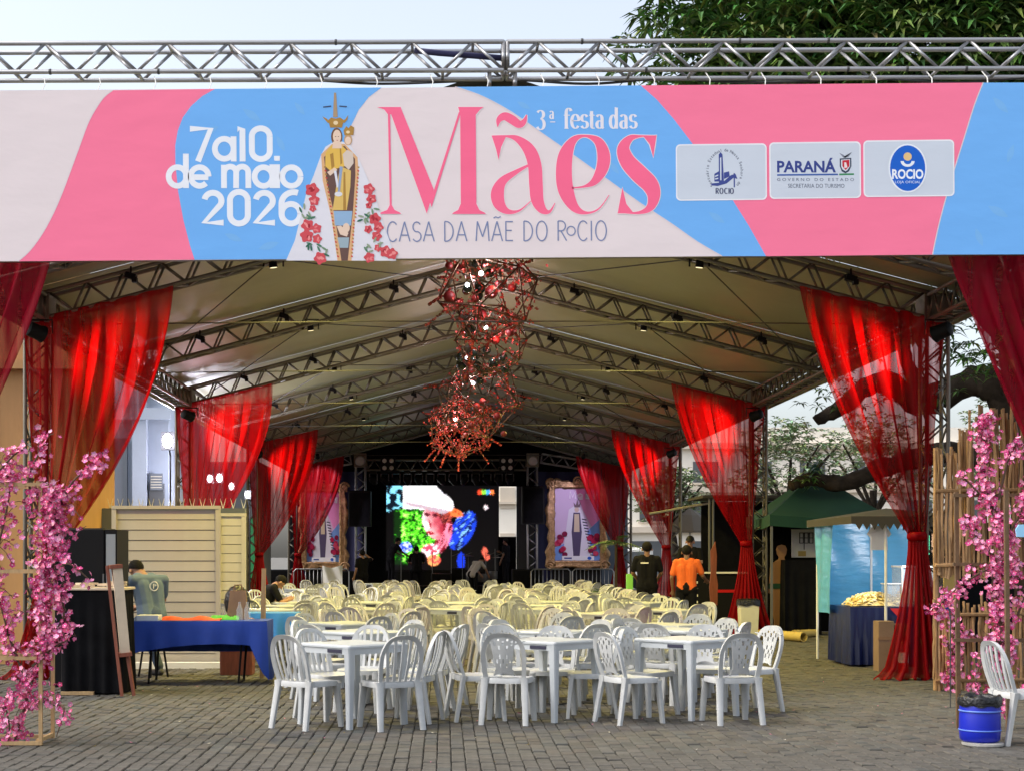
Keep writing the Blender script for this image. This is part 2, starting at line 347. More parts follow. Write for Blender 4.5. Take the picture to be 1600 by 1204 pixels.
# ------------------------------------------------------------------ tent frame
XL, XR, XM, ZE, SL = -4.95, 5.98, .515, 4.35, .26
HALF = (XR - XL) / 2; ZA = ZE + HALF * SL
YS = [18.75 + 5.25 * i for i in range(7)]
ORD = ['first', 'second', 'third', 'fourth', 'fifth', 'sixth', 'seventh']
def rafter(Y, label, pitch=.47):
    t = thing('roof_rafter', label, 'truss', (XM, Y, ZE), 'roof rafter trusses of the tent')
    nl = Vector((-SL, 0, 1)).normalized()
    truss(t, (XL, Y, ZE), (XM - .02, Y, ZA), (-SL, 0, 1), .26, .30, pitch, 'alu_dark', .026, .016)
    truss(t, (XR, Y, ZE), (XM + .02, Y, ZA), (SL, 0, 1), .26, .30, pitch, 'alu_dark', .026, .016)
    b = MB(); b.box((XM, Y, ZA + .17), (.12, .30, .42)); b.build('ridge_joint', 'alu_dark', t)
    return t
rafter(16.3, 'roof rafter truss at the tent mouth just behind the printed banner')
for i, Y in enumerate(YS): rafter(Y, '%s roof rafter truss behind the banner, counted towards the stage' % ORD[i])
for i in (0, 2, 4, 6):
    for sx, side in ((XL, 'left'), (XR, 'right')):
        t = thing('tent_column', 'metal lattice column on the %s carrying the %s rafter' % (side, ORD[i]), 'column', (sx, YS[i], 0), 'lattice columns of the tent')
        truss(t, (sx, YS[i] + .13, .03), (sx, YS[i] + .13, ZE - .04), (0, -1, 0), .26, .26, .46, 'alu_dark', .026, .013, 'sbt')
        b = MB(); b.box((sx, YS[i], .015), (.5, .5, .03)); b.build('base_plate', 'grey_metal', t)
        b = MB(); b.box((sx, YS[i], ZE + .14), (.34, .36, .34)); b.build('corner_block', 'alu_dark', t)
eY = [16.3] + [YS[i] for i in (0, 2, 4, 6)]
for sx, side in ((XL, 'left'), (XR, 'right')):
    for k in range(4):
        t = thing('eave_truss', 'eave truss along the %s edge of the roof, span %s from the banner' % (side, ORD[k]), 'truss', (sx, eY[k], ZE), 'eave trusses of the tent')
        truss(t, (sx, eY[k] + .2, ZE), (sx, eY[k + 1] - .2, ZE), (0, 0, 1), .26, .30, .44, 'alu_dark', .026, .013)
t = thing('tent_roof', 'white vinyl ridge roof of the long event tent', 'roof', (XM, 34, ZE))
rY = [16.1] + YS + [55.5]
for k in range(len(rY) - 1):
    for sg in (-1, 1):
        P = []
        for jy in range(9):
            y = rY[k] + .006 + (rY[k + 1] - rY[k] - .012) * jy / 8; sag = -.05 * math.sin(PI * jy / 8) - random.random() * .006; row = []
            for u in range(13):
                a = u / 12; x = XM + sg * (HALF + .35) * a; row.append((x, y, ZA + .43 - SL * (HALF + .35) * a + sag * math.sin(PI * min(1, a * 1.05)) * (1 if 0 < k else .3)))
            P.append(row)
        b = MB(); b.grid(P, 1, 1); b.build('roof_panel', 'roof_pvc', t, smooth=True)
for sg in (-1, 1):
    b = MB(); xe = XM + sg * (HALF + .36); b.bx(xe - .01, xe + .01, 16.1, 55.5, ZE + .02, ZE + .33); b.build('edge_valance', 'roof_pvc', t)
# dark raised canvas fold with lashing over the front ridge
b = MB(); b.grid([[(XM + x, y, 6.22 + .42 * math.exp(-(x / .95) ** 2) * (1 - abs(y - 16.6) * .5) - abs(x) * .08) for x in np.linspace(-2.6, 2.6, 27)] for y in np.linspace(16.12, 17.2, 5)], 1, 1); b.build('ridge_flap', 'gazebo_grey', t, smooth=True)
# steel tie cables
t = None
def cable(label, pts, r=.009):
    b = MB(); b.tube(pts, r, 5); b.build('tie_cable', 'cable', loc=pts[0], label=label, cat='cable', group='steel tie cables under the roof')
def rz(x, dz=.05): return ZA - SL * abs(x - XM) + dz
for i in range(6):
    Y, Y2 = YS[i], YS[i + 1]
    cable('thin steel tie cable across the tent below the %s rafter' % ORD[i], [(XL + .1, Y + 1.2, rz(XL) + .1), (XM - 1.5, Y + 1.2, rz(XL) + .14), (XM + 1.5, Y + 1.2, rz(XL) + .14), (XR - .1, Y + 1.2, rz(XR) + .1)])
    for sg, side in ((-1, 'left'), (1, 'right')):
        cable('diagonal steel brace cable in the %s roof slope behind the %s rafter' % (side, ORD[i]), [(XM + sg * 2.6, Y + .1, rz(XM + sg * 2.6)), (XM + sg * 5.1, Y2 - .1, rz(XM + sg * 5.1))])
        if i < 3: cable('upper diagonal steel brace cable in the %s roof slope behind the %s rafter' % (side, ORD[i]), [(XM + sg * 2.6, Y + .1, rz(XM + sg * 2.6)), (XM + sg * .25, Y2 - .1, rz(XM + sg * .25))])

# ------------------------------------------------------------------ front gantry
GY = 15.6
t = thing('gantry_truss', 'silver box truss spanning above the printed festival banner', 'truss', (.6, GY, 6.42)); TT = .0035
def gz(x, z): return z + TT * x
for x0, x1 in ((-5.6, .604), (.644, 6.9)):
    truss(t, (x0, GY + .145, gz(x0, 6.425)), (x1, GY + .145, gz(x1, 6.425)), (0, 0, 1), .29, .29, .605, 'alu', .025, .0165, 'sx', n=8)
for x in (.46, .72): rod('hanger_post', 'alu', .022, (x, GY + .02, gz(x, 6.2)), (x, GY + .02, gz(x, 6.42)), t, 8)
for x in (-5.75, 7.05):
    tp = thing('gantry_post', 'silver lattice post holding the %s end of the banner truss' % ('left' if x < 0 else 'right'), 'truss', (x, GY, 0), 'posts of the front gantry')
    truss(tp, (x, GY + .29, .03), (x, GY + .29, 6.72), (0, -1, 0), .29, .29, .6, 'alu', .025, .0165, 'sbt', n=8)
    b = MB(); b.box((x, GY + .145, .015), (.6, .6, .03)); b.build('base_plate', 'grey_metal', tp)
# black cable run and ties on the truss
b = MB(); b.tube([(x, GY + .3 + .02 * math.sin(x * 5), gz(x, 6.40 + .02 * math.sin(x * 3.3))) for x in np.linspace(-1.3, 6.5, 60)], .014, 5); b.build('power_cable', 'cable', t)
for x in (-4.0, -2.9, -1.1, 1.4, 2.05, 3.0, 3.9, 4.1, 4.7, 5.3):
    b = MB(); b.lathe([(.029, -.012), (.032, 0), (.029, .012)], (0, 0, 0), 8); zz = random.choice((6.425, 6.715)); b.v = [(v[2] + x, v[1] + GY, v[0] + gz(x, zz)) for v in b.v]; b.build('cable_tie', 'cable', t)
b = MB(); b.tube([(-.3, GY + .1, 6.66), (-.05, GY + .06, 6.62), (.3, GY + .08, 6.6), (.62, GY + .1, 6.58)], .03, 6); b.build('lashing_strap', 'purple_cloth', t, smooth=True)

# ------------------------------------------------------------------ printed banner
BY = 15.42; KB = 2400 / BY; ZT, HB = 1.5 + (868 - 136) / KB, 267 / KB
bn = bpy.data.objects.new('printed_banner', None); COL.objects.link(bn); bn.location = (.66, BY, 4.5); bn.rotation_euler = (0, -.0070, 0); WM[bn] = Matrix.Translation((.66, BY, 4.5))
tag(bn, 'wide pink and blue festival banner with statue print and lettering across the tent mouth', 'banner')
def BP(px, py, d):
    yt = 141 - 10 * px / 1600; yb = 410 - 14 * px / 1600; v = (py - yt) / (yb - yt)
    return ((px - 694) / KB, BY - d * .22, ZT - v * HB)
LAY = [0.004]
def flat(name, polys, parent=None, step=.0003, base=None, m='print', f=BP):
    b = MB(); d = LAY[0] if base is None else base
    for pts, c in polys:
        b.add([f(x, y, d) for x, y in pts], [tuple(range(len(pts)))], c); d += step
    if base is None: LAY[0] = d + .0004
    return b.build(name, m, parent or bn)
GREY, PINK, BLUE = S((234, 221, 222)), S((255, 128, 162)), S((118, 182, 246))
b = MB(); x0, x1 = (-60 - 694) / KB, (1690 - 694) / KB; b.bx(x0, x1, BY, BY + .012, ZT - HB, ZT, col=GREY); b.build('banner_sheet', 'print', bn)
b = MB(); b.bx(x0, x1, BY + .012, BY + .06, ZT - HB - .004, ZT - HB + .04); b.bx(x0, x1, BY + .0125, BY + .06, ZT - .04, ZT + .004); b.build('batten', 'alu_dark', bn)
e1 = [(178, 141), (164, 152), (150, 172), (138, 195), (125, 230), (112, 265), (98, 302), (84, 334), (66, 367), (46, 394), (28, 410)]
e2 = [(338, 139), (318, 150), (300, 166), (287, 184), (279, 205), (275, 228), (275, 255), (279, 300), (287, 345), (297, 385), (304, 407)]
e3 = [(598, 137), (578, 152), (562, 172), (550, 197), (540, 225), (520, 275), (495, 325), (470, 370), (448, 406)]
e4 = [(713, 136), (735, 143), (760, 153), (800, 175), (850, 210), (900, 245), (950, 281), (1000, 317), (1050, 350), (1090, 378), (1128, 400)]
e5 = [(1003, 134), (1028, 156), (1054, 186), (1085, 227), (1115, 270), (1145, 312), (1170, 352), (1197, 400)]
e6 = [(1538, 130), (1524, 165), (1508, 215), (1492, 265), (1476, 318), (1465, 360), (1457, 397)]
flat('pink_wave', [(e1 + e2[::-1], PINK)]); flat('blue_wave', [(e2 + e3[::-1], BLUE)])
flat('blue_band', [(e4 + e5[::-1], BLUE)]); flat('pink_field', [(e5 + e6[::-1], PINK)]); flat('blue_field', [(e6 + [(1690, 396), (1690, 130)], BLUE)])
LT = tuple(c * 1.0 for c in S((226, 214, 218)))
def strip(pts, wd):
    out = []; inn = []
    for i, p in enumerate(pts):
        a = pts[max(0, i - 1)]; c = pts[min(len(pts) - 1, i + 1)]; dx, dy = c[0] - a[0], c[1] - a[1]; L = math.hypot(dx, dy) or 1
        ww = wd[i] if isinstance(wd, (list, tuple)) else wd; out.append((p[0] - dy / L * ww / 2, p[1] + dx / L * ww / 2)); inn.append((p[0] + dy / L * ww / 2, p[1] - dx / L * ww / 2))
    return out, inn
def ribbon_polys(pts, wd, c):
    o_, i_ = strip(pts, wd); return [([o_[k], o_[k + 1], i_[k + 1], i_[k]], c) for k in range(len(pts) - 1)]
def ribbon(b, pts, wd, d, c, f=BP):
    o_, i_ = strip(pts, wd); n = len(pts); b.add([f(x, y, d) for x, y in o_ + i_], [(k, k + 1, n + k + 1, n + k) for k in range(n - 1)], c)
def smooth_pts(pts, k=6):       # Catmull-Rom through points (any dimension)
    P = [np.array(p, float) for p in pts]; out = []
    for i in range(len(P) - 1):
        a = P[max(0, i - 1)]; b_ = P[i]; c = P[i + 1]; d = P[min(len(P) - 1, i + 2)]
        for j in range(k):
            t_ = j / k; out.append(tuple(.5 * (2 * b_ + (c - a) * t_ + (2 * a - 5 * b_ + 4 * c - d) * t_ ** 2 + (3 * b_ - a - 3 * c + d) * t_ ** 3)))
    out.append(tuple(P[-1])); return out
# pale outlines along wave edges, faint leaf motifs
for e in (e1, e4, e6):
    b = MB(); ribbon(b, smooth_pts(e, 3), 1.6, LAY[0], LT); LAY[0] += .0008; b.build('edge_line', 'print', bn)
lf = []
for cx, cy, a, L in ((395, 180, .6, 34), (330, 205, -.5, 30), (440, 225, 1.1, 28), (365, 372, .4, 30), (420, 385, -.3, 34), (1565, 165, .8, 34), (1580, 240, 1.9, 30), (1560, 330, .5, 36), (1530, 370, 1.2, 30), (820, 165, .5, 24), (960, 262, .9, 26), (1120, 340, .6, 30), (470, 170, .9, 26)):
    pts = []
    for k in range(9): u = k / 8; pts.append((u - .5, .17 * math.sin(PI * u)))
    for k in range(1, 8): u = 1 - k / 8; pts.append((u - .5, -.17 * math.sin(PI * u)))
    lf.append(([(cx + L * (p[0] * math.cos(a) - p[1] * math.sin(a)), cy + L * (p[0] * math.sin(a) + p[1] * math.cos(a))) for p in pts], S((126, 185, 241))))
LAY[0] = .0085
for q in lf: flat('leaf_motif', [q], base=.0085)
LAY[0] = .0095
for k in range(20):
    x = -4.6 + k * .56; bb = MB(); bb.tube([(x, BY + .03, ZT - .01), (x + .02, BY + .10, ZT + .09), (x - .01, BY + .18, ZT + .185)], .006, 4); bb.build('tie_cord', 'white_paint', bn)
# ---- stroke lettering
def arc(cx, cy, rx, ry, a0, a1, n=18): return [(cx + rx * math.cos(R(a0 + (a1 - a0) * i / n)), cy - ry * math.sin(R(a0 + (a1 - a0) * i / n))) for i in range(n + 1)]
def mono(name, strokes, wd, c, contrast=None, f=BP):
    b = MB(); d = LAY[0]
    for s_ in strokes:
        s_ = list(s_)
        if contrast:
            ws = []
            for i in range(len(s_)):
                a = s_[max(0, i - 1)]; e = s_[min(len(s_) - 1, i + 1)]; dx, dy = e[0] - a[0], e[1] - a[1]; L = math.hypot(dx, dy) or 1; ws.append(contrast + (wd - contrast) * (abs(dy) / L) ** 1.6)
            ribbon(b, s_, ws, d, c, f)
        else: ribbon(b, s_, wd, d, c, f)
        d += .00012
    return b.build(name, 'print', bn)
c1 = lambda x, y: (x / 2.867, y / 2.867)
def Q(st): return [[c1(*p) for p in s_] for s_ in st]
WHT = S((240, 243, 250))
mono('date_digit', Q([[(855, 578), (948, 578), (890, 725)]]), 9.2, WHT); mono('date_letter', Q([arc(1008, 668, 42, 45, 0, 360, 28), [(1050, 612), (1050, 725)]]), 9.0, WHT)
mono('date_digit', Q([[(1068, 580), (1090, 580), (1090, 725)]]), 9.2, WHT); mono('date_digit', Q([arc(1172, 612, 40, 36, 0, 180) + arc(1172, 678, 40, 36, 180, 360) + [(1212, 612)]]), 9.2, WHT)
flat('date_stop', [([c1(1234, 700), c1(1256, 700), c1(1256, 722), c1(1234, 722)], WHT)])
mono('date_letter', Q([arc(798, 793, 40, 42, 0, 360, 28), [(836, 690), (836, 845)]]), 9, WHT); mono('date_letter', Q([[(858, 796), (936, 796)] , arc(897, 793, 40, 42, 0, 315, 26)]), 9, WHT)
mono('date_letter', Q([[(1006, 740), (1006, 845)], arc(1034, 775, 27, 27, 180, 0) + [(1060, 845)], arc(1088, 775, 27, 27, 180, 0) + [(1115, 845)]]), 9, WHT)
mono('date_letter', Q([arc(1183, 793, 40, 42, 0, 360, 28), [(1223, 738), (1223, 845)]]), 9, WHT); mono('date_letter', Q([[(1244, 738), (1244, 845)], [(1244, 700), (1244, 720)]]), 9, WHT); mono('date_letter', Q([arc(1308, 793, 41, 42, 0, 360, 28)]), 9, WHT)
two = lambda x: Q([arc(x + 48, 902, 38, 36, 170, -30) + [(x + 8, 1000), (x + 95, 1000)]])
mono('date_digit', two(908), 9.4, WHT); mono('date_digit', Q([arc(1072, 900, 40, 38, 0, 180) + arc(1072, 966, 40, 38, 180, 360) + [(1112, 900)]]), 9.4, WHT); mono('date_digit', two(1138), 9.4, WHT)
mono('date_digit', Q([arc(1305, 960, 42, 44, 0, 360, 28), arc(1318, 915, 55, 52, 70, 180) + [(1263, 960)]]), 9.4, WHT)
# big title (four letters)
c2 = lambda x, y: (430 + x / 2.54, 120 + y / 2.54)
TP = S((255, 112, 150)); SHD = S((238, 226, 228))
def title(polys, ribs):
    b = MB(); d = LAY[0]
    for col, grow in ((SHD, 3.2), (TP, 0)):
        for pts in polys:
            if grow:
                cx = sum(p[0] for p in pts) / len(pts); cy = sum(p[1] for p in pts) / len(pts); pp = []
                for x, y in pts: L = math.hypot(x - cx, y - cy) or 1; pp.append((x + (x - cx) / L * grow * 1.3, y + (y - cy) / L * grow))
            else: pp = pts
            b.add([BP(*c2(x, y), d) for x, y in pp], [tuple(range(len(pp)))], col); d += .00012
        for r_ in ribs:
            s_ = smooth_pts(r_, 6); ribbon(b, [c2(p[0], p[1]) for p in s_], [(max(2, p[2]) + grow * 1.6) / 2.54 for p in s_], d, col); d += .00012
    return b.build('title_letter', 'print', bn)
title([[(455, 124), (503, 124), (632, 450), (603, 545)], [(451, 140), (460, 140), (464, 525), (456, 525)], [(616, 500), (733, 140), (740, 146), (622, 520)], [(738, 140), (800, 140), (800, 520), (738, 520)],
       [(408, 121), (503, 121), (503, 128), (470, 150), (451, 150), (437, 131)], [(730, 121), (832, 121), (818, 131), (800, 152), (738, 152)],
       [(415, 546), (501, 546), (496, 540), (475, 530), (464, 510), (456, 510), (446, 530), (420, 540)], [(703, 546), (838, 546), (832, 540), (812, 530), (800, 505), (738, 505), (727, 530), (708, 540)]], [])
title([[(862, 234), (920, 238), (900, 280), (889, 332), (880, 290)]],
      [[(868, 237, 6), (920, 237, 8), (965, 248, 26), (1010, 290, 48), (1032, 350, 54), (1037, 430, 54), (1042, 490, 50), (1062, 528, 34), (1090, 536, 12), (1112, 502, 3)],
       [(1012, 350, 8), (960, 378, 18), (905, 415, 34), (884, 462, 52), (892, 508, 46), (925, 536, 22), (970, 532, 8), (1016, 494, 3)],
       [(886, 200, 3), (892, 172, 22), (915, 158, 32), (945, 172, 36), (972, 190, 30), (992, 178, 20), (1002, 152, 3)]])
title([], [[(1180, 442, 5), (1230, 436, 10), (1270, 415, 30), (1300, 365, 48), (1306, 310, 50), (1285, 258, 34), (1235, 236, 10), (1188, 252, 28), (1156, 310, 56), (1148, 390, 64), (1158, 460, 60), (1190, 520, 36), (1235, 541, 12), (1285, 525, 6), (1327, 470, 3)]])
title([[(1462, 234), (1517, 234), (1510, 275), (1503, 322), (1490, 270)], [(1360, 543), (1425, 543), (1395, 505), (1380, 440), (1370, 490)]],
      [[(1510, 237, 5), (1455, 237, 8), (1412, 246, 26), (1385, 285, 48), (1400, 335, 62), (1445, 385, 70), (1490, 430, 66), (1504, 475, 50), (1488, 520, 30), (1445, 540, 12), (1380, 540, 5)]])
# contrast small line above the title
def cg(ch, x, y, s_):       # glyph strokes, baseline y, x-height s_, left x ; returns strokes, advance
    X = lambda a, b_: (x + a * s_, y - b_ * s_)
    A = lambda cx, cy, rx, ry, a0, a1, n=14: [X(cx + rx * math.cos(R(a0 + (a1 - a0) * i / n)), cy + ry * math.sin(R(a0 + (a1 - a0) * i / n))) for i in range(n + 1)]
    G = {'f': ([[X(.2, 0), X(.2, 1.1)] + A(.38, 1.15, .18, .3, 180, 20), [X(.02, .95), X(.46, .95)], [X(.06, 0), X(.36, 0)]], .5),
         'e': ([[X(.1, .55), X(.62, .55)] + A(.36, .5, .27, .5, 10, 320, 20)], .72),
         's': ([A(.3, .74, .2, .25, 20, 270, 10) + A(.3, .26, .22, .25, 90, -160, 10)], .62),
         't': ([[X(.2, 1.25), X(.2, .15)] + A(.34, .16, .14, .16, 180, 300, 6), [X(.02, .95), X(.42, .95)]], .5),
         'a': ([A(.26, .7, .2, .28, 150, 0, 8) + [X(.46, .1), X(.56, .0)], A(.28, .27, .2, .27, 60, 330, 14)], .68),
         'd': ([A(.3, .48, .22, .48, 30, 330, 16), [X(.52, 1.5), X(.52, 0), X(.62, 0)], [X(.4, 1.5), X(.52, 1.5)]], .76),
         '3': ([A(.28, 1.12, .24, .3, 150, -90, 10), A(.28, .4, .28, .4, 90, -150, 12)], .74),
         'R': ([[X(.1, 0), X(.1, 1.4)], [X(.1, 1.4)] + A(.32, 1.05, .3, .35, 90, -90, 10) + [X(.1, .7)], [X(.3, .7), X(.7, 0)]], .78),
         'O': ([A(.45, .7, .38, .7, 0, 360, 24)], .95), 'C': ([A(.45, .7, .38, .7, 45, 315, 20)], .85), 'I': ([[X(.12, 0), X(.12, 1.4)]], .3),
         'A': ([[X(0, 0), X(.38, 1.4)], [X(.38, 1.4), X(.76, 0)], [X(.12, .45), X(.64, .45)]], .85), 'S': ([A(.34, 1.03, .27, .35, 30, 270, 12) + A(.34, .35, .3, .35, 90, -150, 12)], .75),
         'D': ([[X(.1, 0), X(.1, 1.4)], [X(.1, 1.4)] + A(.2, .7, .5, .7, 90, -90, 16) + [X(.1, 0)]], .85), 'M': ([[X(0, 0), X(.1, 1.4)], [X(.1, 1.4), X(.46, .3)], [X(.46, .3), X(.82, 1.4)], [X(.82, 1.4), X(.92, 0)]], 1.05),
         'E': ([[X(.6, .03), X(.1, .03)], [X(.1, 0), X(.1, 1.4)], [X(.1, 1.37), X(.6, 1.37)], [X(.1, .75), X(.52, .75)]], .72), '~': ([[X(.1, 1.62), X(.25, 1.72), X(.42, 1.64), X(.6, 1.74)]], 0), ' ': ([], .45)}
    return G[ch]
x = 840
for ch in '3': st, ad = cg(ch, x, 203, 21); mono('line_letter', st, 5.0, S((236, 232, 240)), 1.4)
st, ad = cg('a', 860, 186, 12); mono('line_letter', st, 3.0, S((236, 232, 240)), 1.2); mono('line_letter', [[(861, 191), (869, 191)]], 1.5, S((236, 232, 240)))
x = 882
for ch in 'festa das':
    st, ad = cg(ch, x, 201, 21.5)
    if st: mono('line_letter', st, 5.0, S((236, 232, 240)), 1.4)
    x += (ad if ch != ' ' else .3) * 21.5
x = 604; BGY = S((128, 140, 178))
for ch in 'CASA DA M~AE DO RoCIO':
    if ch == 'o': mono('subtitle_letter', [arc(x + 4, 361, 6.5, 7, 0, 360, 18)], 1.8, BGY); x += 13; continue
    st, ad = cg(ch, x, 378 - (x - 604) * .006, 22)
    if ch == '~': st = [[(p[0] + 1, p[1]) for p in s_] for s_ in st]
    if st: mono('subtitle_letter', st, 1.9, BGY)
    x += ad * 22 * 1.005 + (1.2 if ch != '~' else 0)
LAY[0] = .0125
# ---- statue print
GOLD, GOLD2, WHI, BRN, REDT = S((232, 190, 92)), S((178, 136, 70)), S((228, 226, 234)), S((110, 84, 78)), S((205, 70, 70))
SKN = S((236, 208, 186)); LEAFC = S((86, 128, 100))
c3 = lambda x, y: (440 + x / 4.3, 130 + y / 4.3)
def C3(pts): return [c3(*p) for p in pts]
def ell(cx, cy, rx, ry, n=16, a=0): return [(cx + rx * math.cos(2 * PI * i / n) * math.cos(a) - ry * math.sin(2 * PI * i / n) * math.sin(a), cy + rx * math.cos(2 * PI * i / n) * math.sin(a) + ry * math.sin(2 * PI * i / n) * math.cos(a)) for i in range(n)]
mantle = [(300, 430), (380, 380), (470, 420), (520, 500), (580, 640), (640, 790), (690, 960), (740, 1100), (770, 1196), (30, 1196), (90, 1060), (130, 900), (170, 740), (220, 620), (268, 490)]
polys = [(mantle, WHI), ([(270, 480), (345, 410), (430, 410), (515, 500), (522, 600), (500, 860), (470, 1196), (375, 1196), (335, 900), (280, 660)], S((226, 178, 132))),
         ([(290, 500), (350, 425), (430, 425), (498, 510), (500, 620), (482, 860), (445, 1196), (402, 1196), (360, 900), (305, 660)], BRN),
         ([(300, 470), (340, 420), (400, 410), (440, 450), (430, 560), (330, 590), (298, 560)], GOLD), ([(400, 560), (470, 590), (465, 700), (440, 856), (345, 856), (370, 700)], S((226, 190, 110))),
         ([(330, 480), (352, 470), (360, 560), (340, 580)], GOLD2), ([(395, 440), (405, 440), (412, 540), (400, 550)], GOLD2), ([(420, 600), (432, 600), (436, 856), (416, 856)], GOLD2),
         ([(310, 600), (360, 570), (380, 585), (330, 625)], SKN), ([(415, 480), (445, 450), (485, 470), (488, 540), (455, 585), (425, 555)], S((222, 205, 190))),
         (ell(376, 362, 38, 60), S((120, 84, 60))), (ell(378, 360, 28, 46), SKN), (ell(452, 382, 27, 38), S((200, 160, 120))), (ell(452, 388, 20, 27), SKN), ([(352, 395), (404, 395), (412, 440), (345, 440)], SKN),
         ([(320, 250), (340, 232), (370, 240), (400, 232), (425, 250), (412, 300), (332, 300)], GOLD2), ([(280, 225), (310, 240), (330, 262), (318, 270), (296, 245)], GOLD2), ([(455, 215), (436, 240), (415, 262), (428, 270), (448, 248)], GOLD2),
         ([(360, 65), (374, 65), (378, 130), (384, 230), (352, 230), (357, 130)], S((176, 150, 120))), ([(285, 158), (340, 152), (340, 160), (287, 166)], S((70, 80, 110))), ([(395, 152), (446, 155), (446, 163), (395, 160)], S((70, 80, 110))),
         ([(422, 320), (440, 290), (456, 305), (470, 285), (494, 300), (488, 350), (428, 352)], GOLD2), (ell(370, 268, 16, 14), S((238, 214, 170))), (ell(452, 330, 13, 10), S((238, 214, 170))),
         ([(365, 360), (372, 358), (374, 362), (366, 364)], S((80, 60, 50))), ([(384, 358), (391, 360), (390, 364), (383, 362)], S((80, 60, 50))), ([(370, 384), (388, 384), (380, 389)], S((190, 90, 90))),
         ([(355, 590), (372, 590), (388, 700), (374, 705)], S((225, 225, 235))), ([(395, 560), (415, 565), (395, 730), (380, 745)], S((150, 170, 205))), (ell(385, 748, 26, 16), S((225, 225, 232))),
         ([(352, 862), (478, 862), (468, 960), (360, 960)], S((150, 182, 214))), (ell(436, 975, 24, 32), SKN), ([(372, 965), (400, 960), (450, 1010), (440, 1035), (395, 1020)], SKN), ([(375, 1040), (455, 1040), (448, 1110), (392, 1110)], S((160, 180, 190)))]
for sx in (0, 1):
    for k in range(26):
        y = 560 + k * 24; u = (y - 480) / 716
        xx = (278 + 100 * u) if not sx else (520 - 48 * u - (8 if u > .6 else 0)); polys.append(([(xx, y), (xx + 12, y + 4), (xx + 12, y + 14), (xx, y + 10)], REDT if k % 2 else GOLD2))
rr = random.Random(3)
for cx, cy, r_ in ((208, 720, 44), (222, 790, 34), (212, 845, 22), (176, 960, 40), (170, 1030, 42), (236, 980, 32), (240, 1050, 30), (590, 715, 36), (606, 780, 32), (588, 825, 20), (628, 915, 38), (652, 970, 32), (640, 1030, 32), (584, 985, 26), (700, 1135, 38), (742, 1150, 36), (590, 1175, 34), (260, 1180, 40), (648, 1110, 24)):
    a0 = rr.random() * 6; polys.append(([(cx + r_ * (1 + .16 * math.sin(5 * a + a0)) * math.cos(a), cy + r_ * (1 + .16 * math.sin(5 * a + a0)) * math.sin(a)) for a in [2 * PI * i / 20 for i in range(20)]], S((212, 84, 92))))
    for q in range(3): polys.append((ell(cx + rr.uniform(-.4, .4) * r_, cy + rr.uniform(-.4, .4) * r_, r_ * .38, r_ * .2, 10, rr.random() * 3), S(rr.choice([(232, 130, 132), (168, 48, 60), (240, 150, 148)]))))
for k in range(34):
    cx, cy = rr.choice([(205, 900), (190, 1110), (280, 1130), (565, 905), (575, 1110), (640, 850), (640, 1090), (155, 880)]); cx += rr.gauss(0, 20); cy += rr.gauss(0, 22)
    polys.append((ell(cx, cy, 22, 7, 8, rr.random() * 3), S(rr.choice([(84, 128, 102), (120, 150, 120), (60, 110, 90), (150, 165, 140)]))))
flat('statue_print', [(C3(p), c) for p, c in polys], step=.00012)
LAY[0] = .0125
# ---- logo cards
def rrect(x0, y0, x1, y1, r_, n=5, sl=0):
    pts = []
    for cx, cy, a0 in ((x1 - r_, y0 + r_, -90), (x1 - r_, y1 - r_, 0), (x0 + r_, y1 - r_, 90), (x0 + r_, y0 + r_, 180)):
        for i in range(n + 1): a = R(a0 + 90 * i / n); pts.append((cx + r_ * math.cos(a), cy + r_ * math.sin(a) - sl * (cx - x0)))
    return pts
LAYC = .0125
CARD, CB = S((208, 216, 228)), S((240, 240, 246)); LB = S((70, 82, 148))
for x0, y0, x1, y1 in ((1057, 226, 1199, 314), (1203, 223, 1346, 311), (1350, 220, 1492, 308)):
    flat('logo_card', [(rrect(x0, y0, x1, y1, 7, sl=.012), CB), (rrect(x0 + 2, y0 + 2, x1 - 2, y1 - 2, 6, sl=.012), CARD)])
LAY[0] = .0145
def btext(txt, cx, cy, h, col, name='logo_word', bold=0, wfit=None, rot=0):
    cu = bpy.data.curves.new('lettering', 'FONT'); cu.body = txt; cu.size = 1; cu.align_x = 'CENTER'; cu.offset = bold; cu.resolution_u = 3
    to = bpy.data.objects.new('tmp', cu); COL.objects.link(to); dg = bpy.context.evaluated_depsgraph_get(); me = bpy.data.meshes.new_from_object(to.evaluated_get(dg)); bpy.data.objects.remove(to)
    vs = [v.co.copy() for v in me.vertices]; fs = [tuple(p.vertices) for p in me.polygons]; bpy.data.meshes.remove(me)
    if not vs: return
    xs = [v.x for v in vs]; wd = max(xs) - min(xs); mx = (max(xs) + min(xs)) / 2; k = h / .7; kx = wfit / wd if wfit else k; b = MB(); c_, s_ = math.cos(rot), math.sin(rot)
    pp = []
    for v in vs: u, q = (v.x - mx) * kx, -v.y * k; pp.append(BP(cx + u * c_ - q * s_, cy + u * s_ + q * c_, LAY[0]))
    b.add(pp, fs, col) if False else [b.v.extend([tuple(p) for p in pp]), [(b.f.append(f), b.m.append(0), b.c.append(col)) for f in fs]]
    return b.build(name, 'print', bn)
txt = 'Santuário Estadual de Nossa Senhora do'; n = len(txt)
for i, ch in enumerate(txt):
    if ch == ' ': continue
    a = R(222 - 262 * i / (n - 1)); btext(ch, 1133 + 25 * math.cos(a), 268 - 31 * math.sin(a), 4.6, S((92, 100, 120)), 'arc_letter', .01, None, PI / 2 - a)
